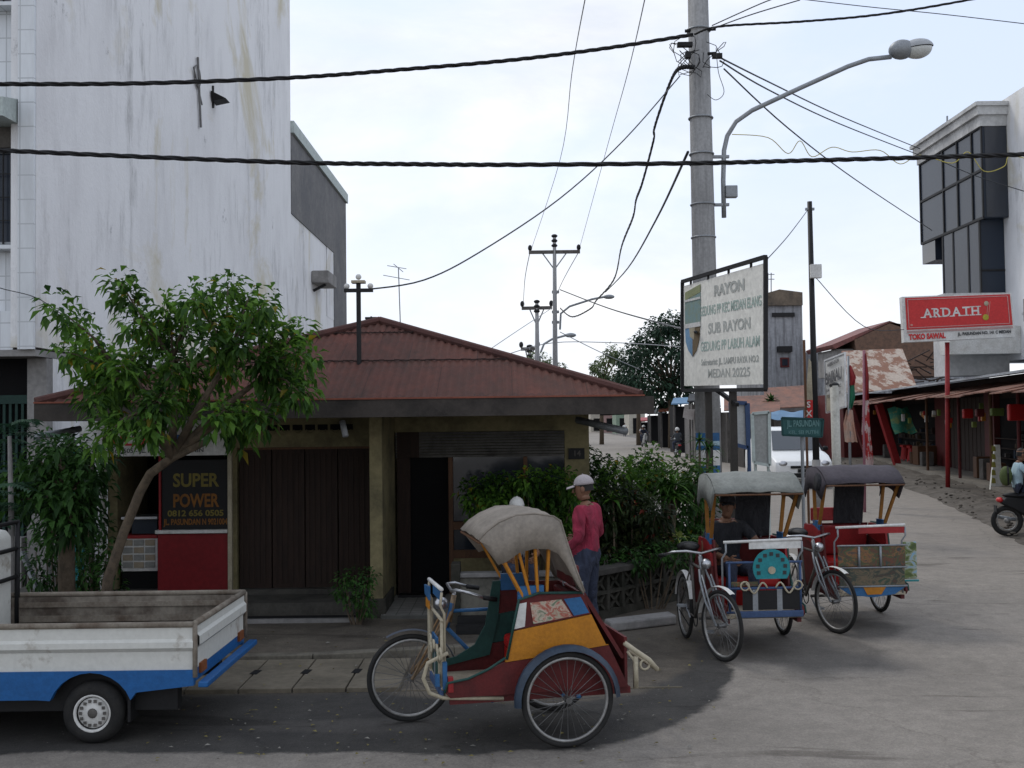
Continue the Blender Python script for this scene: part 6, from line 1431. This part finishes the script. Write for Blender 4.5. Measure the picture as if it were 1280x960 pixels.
    # struts
    for y in (yh0 + .02, yh1 - .02):
        for i, (a, b) in enumerate((((.40, 1.0), (.64 * lowk, 1.44 + hz)), ((.35, 1.0), (.50, 1.55 + hz)), ((.30, 1.0), (.34, 1.56 + hz)), ((.24, 1.0), (.22, 1.55 + hz)))):
            if i in C.get('skip', ()): continue
            B(MB().bar((a[0], min(y, yo) if y > .5 else max(y, yi), a[1]), (b[0], y, b[1]), .035, .018), 'hood_strut', C['strut'], False, hd_)
        B(MB().box((.26, (min(y, yo) if y > .5 else yi) - .02, .97), (.44, (min(y, yo) if y > .5 else yi) + .02, 1.09)), 'strut_block', m_blue, False, hd_)
    for (x, z) in (prof[-1], prof[5], prof[3]): B(MB().tube([(x, yh0, z - .014), (x, yh1, z - .014)], .010, 6), 'hood_rib', m_wood, False, hd_)
    return root
pic = paintm('painted_scene', [(.35, .30, .22), (.30, .05, .03), (.45, .38, .30), (.12, .16, .10)], scale=9)
pic2 = paintm('painted_landscape', [(.02, .05, .035), (.12, .04, .02), (.03, .07, .03), (.22, .09, .03), (.03, .04, .04)], scale=6)
pic3 = paintm('painted_valley', [(.02, .05, .03), (.14, .10, .06), (.02, .04, .03), (.07, .03, .02)], scale=6)
pic4 = paintm('painted_lake', [(.16, .34, .52), (.30, .34, .30), (.12, .16, .04), (.05, .08, .02)], scale=7)
m_cream2 = m_cream
CA = dict(fork=M('brown_fork', (.22, .13, .06), (.5, .45, .36)), guard=M('mudguard_dark', (.05, .06, .08), (.1, .11, .13)), frame=m_blue, saddle=M('mauve_saddle', (.10, .09, .12), (.03, .03, .035), .6, .9, 6), low=m_dkred, band=m_orange, inner=m_green, up=m_dkred, pic=pic, edge=m_green, seatm=m_vinyl, seatm2=m_dkred, rail=m_blue, f1=m_blue, f2=m_green, frm=m_cream, hood=m_canvas, strut=m_orange, fender=M('blue_black_fender', (.035, .055, .085), (.018, .025, .04), .4, .6, 5), hs=1.0, hz=-.0, yo=.80)
rA = gp(685, 888); fA = gp(513, 903); yawA = R(180 + 12); rA = fA - Vector((math.cos(yawA), math.sin(yawA), 0)) * 1.1; sA = gp(711, 937)
dA = sA - rA; dirA = Vector((math.cos(yawA), math.sin(yawA), 0)); latA = Vector((-dirA.y, dirA.x, 0))
print('R1', rA, fA, sA, 'side', dA.dot(dirA), dA.dot(latA), math.degrees(yawA))
pedicab((rA.x, rA.y, .010), yawA, 'parked pedicab with orange side band and grey canvas hood in the foreground', dA.dot(dirA), .92, R(3), CA, front='open')
CB = dict(CA, fork=m_gsteel, guard=m_white, frame=m_grayboard, saddle=m_black, band=m_dkred, inner=m_dkred, up=m_red, low=m_dkred, f1=pic2, f2=m_black, rail=m_white, frm=m_bframe, hood=m_canvas2, strut=M('post_ochre', (.30, .13, .025), (.12, .06, .02)), hz=.09, hs=1.12, yo=.90, curtain=[(.52, .88, 1.02, 1.50)], skip=(1, 3), fender=m_green)
fB = gp(890, 829); yaw = math.atan2(-1, .06); dB = Vector((math.cos(yaw), math.sin(yaw), 0)); rB = fB - dB * 1.1
pedicab((rB.x, rB.y, .010), yaw, 'pedicab with pale hood and teal sun disc carrying a seated man', -.05, 1.02, R(20), CB, front='disc')
CC = dict(CB, hood=m_canvas3, f1=pic2, f2=pic3, up=m_red, rail=m_red, side=pic4, roll=1, curtain=[(.48, .82, 1.02, 1.52)], saddle=m_black, seatm2=m_red)
fC = gp(1034, 793); rC = fC - dB * 1.1
pedicab((rC.x, rC.y, .005), yaw, 'empty pedicab with purple grey hood and painted landscape front board', -.05, 1.02, R(20), CC, front='board')
# pouch hanging from hood of third pedicab
def loc3(r, x, y, z): return Vector((r.x, r.y, 0)) + dB * x + Vector((-dB.y, dB.x, 0)) * y + Vector((0, 0, z))

# ================================================================== PEOPLE
def skin_body(joints, edges, root_name, sub=1):
    names = list(joints); me = bpy.data.meshes.new('tmp'); me.from_pydata([joints[n][0] for n in names], [(names.index(a), names.index(b)) for a, b in edges], [])
    o = bpy.data.objects.new('tmp', me); sc.collection.objects.link(o); m = o.modifiers.new('s', 'SKIN'); m.use_smooth_shade = True
    for i, n in enumerate(names):
        r = joints[n][1]; r = r if isinstance(r, tuple) else (r, r); me.skin_vertices[0].data[i].radius = r; me.skin_vertices[0].data[i].use_root = (n == root_name)
    s = o.modifiers.new('u', 'SUBSURF'); s.levels = s.render_levels = sub
    dg = bpy.context.evaluated_depsgraph_get(); out = bpy.data.meshes.new_from_object(o.evaluated_get(dg)); bpy.data.objects.remove(o); bpy.data.meshes.remove(me); return out
def hand(mb, wr, d, palm_n, thumb, s=1.0, curl=.5):
    d = Vector(d).normalized(); n = Vector(palm_n); n = (n - d * n.dot(d)).normalized(); x = d.cross(n).normalized()
    if x.dot(Vector(thumb)) < 0: x = -x
    rows = []
    for t, w, th in ((-.01, .024, .017), (.02, .032, .016), (.05, .041, .014), (.082, .040, .012)):
        rows.append([wr + d * t * s + (x * math.cos(a) * w + n * math.sin(a) * th) * s for a in [2 * math.pi * k / 10 for k in range(10)]])
    mb.grid(rows, True); mb.poly(rows[-1])
    for i, (o, L) in enumerate(((.029, .068), (.010, .078), (-.010, .072), (-.029, .055))):
        p = wr + (d * .075 + x * o) * s; q = [p]; dd = d
        for k, f in enumerate((.45, .3, .25)):
            dd = (dd * math.cos(curl * (.5 + k * .4)) + n * math.sin(curl * (.5 + k * .4))).normalized(); q.append(q[-1] + dd * L * f * s)
        mb.tube(q, [.0095 * s, .009 * s, .008 * s, .0065 * s], 6)
    p = wr + (d * .02 + x * .024) * s; a = (d * .6 + x * .7 + n * .25).normalized(); b = (d * .85 + x * .2 + n * .4).normalized(); mb.tube([p, p + a * .036 * s, p + a * .036 * s + b * .032 * s], [.013 * s, .011 * s, .008 * s], 6)
def person(label, loc, yaw, J, cloth, cap=None, hair=True, head_yaw=0, head_pitch=0, hands=None, group=None, cat='person', sub=2, s=1.0):
    """J joint positions in local frame: facing +x, left +y"""
    root = thing('person', label, cat, loc, yaw, group)
    V3 = lambda p: Vector(p) * s
    rad = dict(pelvis=(.135, .105), waist=(.125, .095), chest=(.150, .11), neckb=(.07, .07), neck=(.05, .052))
    jt = {k: (V3(J[k]), tuple(r * s for r in rad[k])) for k in rad}
    rr = dict(shoulder=.068, elbow=.046, wrist=.032, hip=.098, knee=.066, ankle=.046, toe=.036)
    if cloth.get('loose'): rr.update(shoulder=.078, elbow=.058, wrist=.040, hip=.108, knee=.078, ankle=.062)
    edges = [('pelvis', 'waist'), ('waist', 'chest'), ('chest', 'neckb'), ('neckb', 'neck')]
    for sd in 'lr':
        for k in rr: jt[k + sd] = (V3(J[k + sd]), rr[k] * s)
        edges += [('chest', 'shoulder' + sd), ('shoulder' + sd, 'elbow' + sd), ('elbow' + sd, 'wrist' + sd), ('pelvis', 'hip' + sd), ('hip' + sd, 'knee' + sd), ('knee' + sd, 'ankle' + sd), ('ankle' + sd, 'toe' + sd)]
    me = skin_body(jt, edges, 'pelvis', sub); mb = MB()
    segs = [(jt[a][0], jt[b][0], a, b) for a, b in edges]
    mats = [m_skin, cloth['top'], cloth['bottom'], cloth.get('shoe', m_sandal)]
    def region(p):
        best = None
        for a, b, an, bn in segs:
            d = b - a; t = max(0, min(1, (p - a).dot(d) / d.length_squared)); q = (p - (a + d * t)).length
            if best is None or q < best[0]: best = (q, an, bn, t)
        _, an, bn, t = best
        if an.startswith('ankle'): return 3
        if an.startswith('knee'): return 0 if cloth.get('shorts') and t > .15 else (2 if t < .96 else 3)
        if an.startswith('hip') or bn.startswith('hip'): return 2
        if an == 'pelvis' : return 2 if t < .25 else 1
        if an.startswith('elbow'): return 1 if cloth.get('long') and t < .93 else 0
        if an.startswith('shoulder'): return 1 if cloth.get('long') or t < .62 else 0
        if an == 'neckb': return 0
        return 1
    off = len(mb.v); vs = [v.co.copy() for v in me.vertices]
    # cloth wrinkles
    for v in vs: pass
    mb.v += [tuple(v + Vector((noise.noise(v * 14), noise.noise(v * 14 + Vector((5, 5, 5))), 0)) * .012 * s) for v in vs]
    for p in me.polygons: mb.f.append(tuple(i + off for i in p.vertices)); mb.m.append(region(p.center))
    bpy.data.meshes.remove(me)
    # head: skull, jaw, nose, ears, eyes, mouth
    hc = V3(J['head']); HM = Matrix.Rotation(head_yaw, 3, 'Z') @ Matrix.Rotation(head_pitch, 3, 'Y')
    mb.mat(0); rows = []
    for zf, ry, rx, ox in ((-.118, .012, .014, .035), (-.108, .030, .034, .028), (-.085, .044, .054, .018), (-.055, .056, .070, .008), (-.02, .066, .084, .0), (.02, .071, .092, -.004), (.06, .070, .090, -.008), (.09, .056, .072, -.010), (.11, .034, .044, -.010), (.118, .006, .008, -.010)):
        rows.append([hc + HM @ Vector((ox + rx * math.cos(a), ry * math.sin(a), zf)) * s for a in [2 * math.pi * k / 16 for k in range(16)]])
    mb.grid(rows, True)
    hv = lambda x, y, z: hc + HM @ Vector((x, y, z)) * s
    mb.tube([hv(.082, 0, .022), hv(.098, 0, -.008), hv(.108, 0, -.028), hv(.09, 0, -.036)], [.008 * s, .011 * s, .015 * s, .011 * s], 7)
    mb.tube([hv(.075, -.024, -.062), hv(.088, 0, -.062), hv(.075, .024, -.062)], .006 * s, 6)
    for q in (-1, 1): mb.ell(hv(-.005, q * .074, -.01), (.022 * s, .010 * s, .032 * s), 8, 6, HM)
    mb.tube([hv(0, 0, -.06), tuple(V3(J['neck']))], [.047 * s, .05 * s], 10)
    if hands != 'none':
        for sd in 'lr':
            w = V3(J['wrist' + sd]); e = V3(J['elbow' + sd]); d = (w - e).normalized(); hd2 = (J.get('hand' + sd) and Vector(J['hand' + sd])) or d
            inw = Vector((0, -1 if sd == 'l' else 1, 0)) if abs(hd2.y) < .8 else Vector((0, 0, -1)); hand(mb, w, hd2, inw, (1, 0, .2), s)
    body = mb.build('body', mats, root, True, False)
    if hair:
        h = MB(); rows = []
        for i in range(7):
            p = R(8 + 82 * i / 6); rows.append([hv(-.012 + .098 * math.cos(p) * math.cos(a) * (1 if math.cos(a) < .3 else .93), .078 * math.cos(p) * math.sin(a), .012 + .112 * math.sin(p) - (.055 if math.cos(a) < .2 and i < 2 else 0) * (1 - i * .5)) for a in [2 * math.pi * k / 16 for k in range(16)]])
        h.grid(rows, True); h.build('hair', m_hair, root, True, False)
    ey = MB()
    for q in (-1, 1): ey.ell(hv(.078, q * .030, .012), (.009 * s, .013 * s, .007 * s), 8, 5, HM); ey.tube([hv(.078, q * .045, .034), hv(.088, q * .018, .036)], .004 * s, 5)
    ey.build('eyes', m_hair, root, True, False)
    if cap:
        c = MB(); rows = []
        for i in range(8):
            p = R(90 * i / 7); rows.append([hv(-.012 + .104 * math.cos(p) * math.cos(a), .084 * math.cos(p) * math.sin(a), .035 + .10 * math.sin(p)) for a in [2 * math.pi * k / 20 for k in range(20)]])
        c.grid(rows, True); rows = [[hv(.075 + u, v * (1 - u * 2.5), .038 - u * .22 - v * v * 3.5) for v in (-.07, -.045, -.02, 0, .02, .045, .07)] for u in (0, .03, .06, .085)]
        c.grid(rows); c.ell(hv(-.012, 0, .137), (.008, .008, .006), 8, 4)
        o = c.build('cap', cap, root, True, False); o.modifiers.new('t', 'SOLIDIFY').thickness = .004
    return root
stand = dict(pelvis=(0, 0, .90), waist=(.0, 0, 1.02), chest=(-.01, 0, 1.22), neckb=(-.01, 0, 1.37), neck=(.0, 0, 1.43), head=(.025, 0, 1.545),
             shoulderl=(-.01, .175, 1.33), elbowl=(-.03, .225, 1.06), wristl=(.16, .19, .93), shoulderr=(-.01, -.175, 1.33), elbowr=(-.04, -.23, 1.07), wristr=(.18, -.15, 1.02),
             hipl=(0, .09, .84), kneel=(.03, .10, .47), anklel=(-.02, .10, .085), toel=(.12, .115, .04), hipr=(0, -.09, .84), kneer=(.02, -.10, .47), ankler=(-.03, -.10, .085), toer=(.11, -.115, .04))
pm_ = at(733, 700, 10.75)
person('man in crimson sweatshirt, dark jeans and grey cap standing by the garden wall', (pm_.x, 10.75, 0.012), R(150), stand, dict(top=m_shirt, bottom=m_jean, long=1, loose=1), cap=m_cap, head_yaw=R(18), head_pitch=R(6), s=1.0, sub=3)
sit = dict(pelvis=(-.02, 0, .08), waist=(.0, 0, .20), chest=(.03, 0, .40), neckb=(.05, 0, .54), neck=(.07, 0, .60), head=(.11, 0, .705),
           shoulderl=(.04, .17, .50), elbowl=(.10, .24, .26), wristl=(.32, .15, .20), shoulderr=(.04, -.17, .50), elbowr=(.08, -.24, .26), wristr=(.30, -.14, .20),
           hipl=(.04, .09, .06), kneel=(.42, .12, .10), anklel=(.45, .12, -.33), toel=(.58, .13, -.38), hipr=(.04, -.09, .06), kneer=(.42, -.12, .10), ankler=(.44, -.12, -.33), toer=(.57, -.13, -.38))
# seated person behind the hood, only the white cap shows
ps = at(644, 640, 11.95); sit2 = dict(sit); 
person('person in white cap sitting on the planter wall behind the grey hood', (ps.x, 12.0, .56), R(-80), sit2, dict(top=M('grey_shirt', (.20, .19, .18)), bottom=m_jean, long=0), cap=m_white, head_pitch=R(12))
# passenger reclining in the second pedicab
sitp = dict(sit, pelvis=(-.0, 0, .10), waist=(-.01, 0, .22), chest=(.0, 0, .42), neckb=(.02, 0, .55), neck=(.04, 0, .61), head=(.075, 0, .715), elbowl=(.14, .30, .32), wristl=(.40, .28, .34), wristr=(.33, -.06, .20), kneel=(.43, .16, .14), anklel=(.50, .14, -.20), toel=(.61, .15, -.25), kneer=(.42, -.06, .16), ankler=(.48, -.08, -.20), toer=(.60, -.09, -.25))
pp_ = loc3(rB, .06, .42, .66)
person('man in black tee and dark cap seated in the pale hooded pedicab', (pp_.x, pp_.y, .64), yaw, sitp, dict(top=m_tee, bottom=m_jean, shorts=0), cap=m_tee, head_yaw=R(-10))

# ================================================================== MOTORCYCLES
def motorcycle(label, loc, yaw, colr, group=None):
    root = thing('motorcycle', label, 'motorcycle', loc, yaw, group); B = lambda mb, name, mm, sm=False, par=None, bev=0: mb.build(name, mm, par or root, sm, False, bev)
    for x in (.62, -.60):
        w = B(MB().ring((x, 0, .28), (0, 1, 0), .235, .045, 28, 8), 'wheel', m_rubber, True); B(MB().ring((x, 0, .28), (0, 1, 0), .17, .012, 24, 6).cyl((x, -.05, .28), (x, .05, .28), .05, 12), 'rim', m_rim, True, w)
    B(MB().prism([(x, -.09, z) for x, z in ((-.72, .60), (-.62, .72), (-.10, .70), (.12, .50), (.30, .62), (.42, .95), (.50, .92), (.48, .55), (.34, .32), (-.2, .30), (-.42, .45))], (0, .18, 0)), 'body', colr, False, None, .03)
    B(MB().prism([(.46, -.16, .95), (.52, -.16, .60), (.40, -.18, .30), (.34, -.18, .35)], (0, .32, 0)), 'leg_shield', colr, False, None, .03)
    B(MB().ell((-.28, 0, .745), (.40, .13, .06), 14, 8), 'seat', m_black, True)
    B(MB().tube([(.36, -.33, .98), (.46, -.12, 1.0), (.48, 0, 1.0), (.46, .12, 1.0), (.36, .33, .98)], .014, 8).tube([(.46, 0, 1.0), (.62, 0, .28)], .025, 8), 'handlebar', m_gsteel, True)
    B(MB().ell((.55, 0, .98), (.07, .10, .08), 12, 8), 'headlamp', m_lens, True)
    B(MB().tube([(.1, .13, .28), (-.5, .14, .30), (-.8, .14, .36)], .035, 8).box((-.12, -.11, .22), (.2, .11, .42)), 'engine', m_gsteel, True)
    B(MB().ell((-.72, 0, .66), (.06, .10, .05), 10, 6), 'tail_light', m_signred, True)
    B(MB().box((-.80, -.09, .44), (-.785, .09, .56)), 'number_plate', m_black)
    for s in (-1, 1): B(MB().ell((.38, s * .30, 1.14), (.02, .05, .035), 8, 6).tube([(.40, s * .28, 1.0), (.38, s * .30, 1.12)], .006, 5), 'mirror', m_black, True)
    return root
ride = dict(sit, elbowl=(.22, .26, .28), wristl=(.52, .30, .26), elbowr=(.22, -.26, .28), wristr=(.52, -.30, .26), kneel=(.36, .20, .0), anklel=(.22, .18, -.40), toel=(.36, .20, -.46), kneer=(.36, -.20, .0), ankler=(.22, -.18, -.40), toer=(.36, -.20, -.46))
def helmet(p, lab, mm, yaw_):
    h = thing('helmet', lab, 'helmet', tuple(p), yaw_); mb = MB(); mb.ell((0, 0, 0), (.135, .125, .13), 16, 10, None, -25, 90); mb.build('helmet_shell', mm, h, True, False); MB().ell((.02, 0, -.02), (.125, .118, .075), 14, 8).build('visor', m_glass, h, True, False)
def rider(mlab, plab, loc, yaw_, colr, topm, helm, hlab, both=None, shorts=0):
    motorcycle(mlab, loc, yaw_, colr, None); d = Vector((math.cos(yaw_), math.sin(yaw_), 0))
    p = Vector(loc) + d * -.12 + Vector((0, 0, .80)); person(plab, tuple(p), yaw_, ride, dict(top=topm, bottom=m_jean, long=1, shorts=shorts), hair=True, sub=1)
    if helm: helmet(p + d * .10 + Vector((0, 0, .745)), hlab, helm, yaw_)
    if both: p = Vector(loc) + d * -.45 + Vector((0, 0, .84)); person(both, tuple(p), yaw_, dict(ride, wristl=(.30, .2, .2), wristr=(.30, -.2, .2)), dict(top=m_white, bottom=m_jean, long=0), sub=1)
g = gp(847, 571); rider('dark motorcycle seen from behind riding away up the side street', 'rider in dark jacket going away on the nearer far motorcycle', (g.x, g.y, .006), R(92), m_black, M('dark_jacket', (.05, .06, .07), (.12, .12, .12)), m_white, 'white helmet of the rider going away')
g = gp(805, 559); rider('oncoming motorcycle with white front shield in the side street', 'rider in dark clothes on the oncoming motorcycle', (g.x, g.y, .006), R(-84), m_white, M('navy_cloth', (.04, .05, .08)), m_white, 'white helmet of the oncoming rider', 'pillion passenger in white on the oncoming motorcycle')
g = gp(822, 553); motorcycle('dark red motorcycle parked near the blue drum', (g.x, g.y, .006), R(-60), m_red)
g = gp(781, 546); person('pedestrian in white top walking at far end of street', (g.x, g.y, 0), R(80), stand, dict(top=m_white, bottom=m_jean, long=0), sub=1)
g = gp(757, 540); person('distant pedestrian in pink by the stalls', (g.x, g.y, 0), R(-80), stand, dict(top=M('pink_cloth', (.5, .28, .32)), bottom=m_jean, long=0), sub=1)
# right edge motorcycle
gx = gp(1279, 672); yr = R(-10)
rx_, ry_ = gx.x + .40, gx.y + .1
motorcycle('motorcycle with barefoot riders entering at the right edge', (rx_, ry_, .006), yr, m_black)
d = Vector((math.cos(yr), math.sin(yr), 0)); p = Vector((rx_, ry_, 0)) + d * -.42 + Vector((0, 0, .80))
person('child in light blue top riding at the right photo edge', tuple(p), yr, dict(ride, wristl=(.34, .26, .24), wristr=(.34, -.26, .24)), dict(top=m_lblue, bottom=m_jean, long=0, shorts=1), sub=2, s=.98)
bo = Vector((-.13, -.32, .0)); p = p + bo; bg = thing('rucksack', 'yellow green rucksack behind the child at the right edge', 'bag', tuple(p + Vector((-.02, .25, .25)))); MB().ell(p + Vector((-.05, .34, .30)), (.11, .12, .18), 14, 10).build('bag_body', M('olive_bag', (.09, .12, .04), (.05, .07, .025)), bg, True); MB().tube([p + Vector((-.05, .26, .48)), p + Vector((-.08, .18, .36)), p + Vector((-.05, .24, .15))], .015, 6).build('strap', m_black, bg)
o = tag(MB().prism([gp(1258, 655), gp(1282, 655), gp(1282, 632), gp(1262, 630)], (0, 0, .05)).build('plastic_sheet', M('grey_blue_plastic', (.22, .26, .36), (.12, .14, .2)), bevel=.01), 'crumpled grey blue plastic sheet on the verge by the motorcycle', 'sheet')

# ================================================================== SKY AND LIGHT
w = bpy.data.worlds.new("World"); sc.world = w; w.use_nodes = True; t = w.node_tree; bg = t.nodes['Background']
sky = t.nodes.new('ShaderNodeTexSky'); sky.sky_type = 'NISHITA'; sky.sun_disc = False
SE, SA = 52, -38      # elevation, azimuth (deg from +Y toward +X)
sky.sun_elevation = R(SE); sky.sun_rotation = R(SA); sky.air_density = 1.0; sky.dust_density = 2.0
tc = t.nodes.new('ShaderNodeTexCoord'); mp = t.nodes.new('ShaderNodeMapping'); mp.inputs['Scale'].default_value = (1.0, 1.0, 2.6); mp.inputs['Location'].default_value = (.35, .2, .1); t.links.new(tc.outputs['Generated'], mp.inputs['Vector'])
n1 = nz(t, 1.7, 8, .55, mp.outputs['Vector'], .5); r1 = rampn(t, n1.outputs['Fac'], .42, .62)
n2 = nz(t, 3.2, 7, .6, mp.outputs['Vector'], .3); r2 = rampn(t, n2.outputs['Fac'], .25, .75, (5.3, 5.6, 6.2, 1), (8.8, 8.8, 8.8, 1))
sep = t.nodes.new('ShaderNodeSeparateXYZ'); t.links.new(tc.outputs['Generated'], sep.inputs[0])
hz_ = rampn(t, sep.outputs['Z'], .0, .24, (1, 1, 1, 1), (0, 0, 0, 1))
mx = t.nodes.new('ShaderNodeMath'); mx.operation = 'MAXIMUM'; t.links.new(r1.outputs['Color'], mx.inputs[0]); t.links.new(hz_.outputs['Color'], mx.inputs[1])
blu = mixc(t, .75, sky.outputs['Color'], (5.9, 6.6, 8.0)); cl = mixc(t, mx.outputs[0], blu, r2.outputs['Color'])
t.links.new(cl, bg.inputs['Color']); bg.inputs['Strength'].default_value = .148
L = bpy.data.lights.new('sun', 'SUN'); L.energy = 1.3; L.angle = R(14); L.color = (1, .96, .90)
lo = bpy.data.objects.new('sun', L); col.objects.link(lo); se, sa = R(SE), R(SA)
dirv = Vector((math.sin(sa) * math.cos(se), math.cos(sa) * math.cos(se), math.sin(se))); lo.rotation_euler = (-dirv).to_track_quat('-Z', 'Y').to_euler()
sc.view_settings.view_transform = 'Standard'; sc.view_settings.look = 'None'; sc.view_settings.exposure = 0; sc.view_settings.gamma = 1
sc.render.engine = 'CYCLES'; sc.cycles.max_bounces = 6; sc.cycles.use_denoising = True
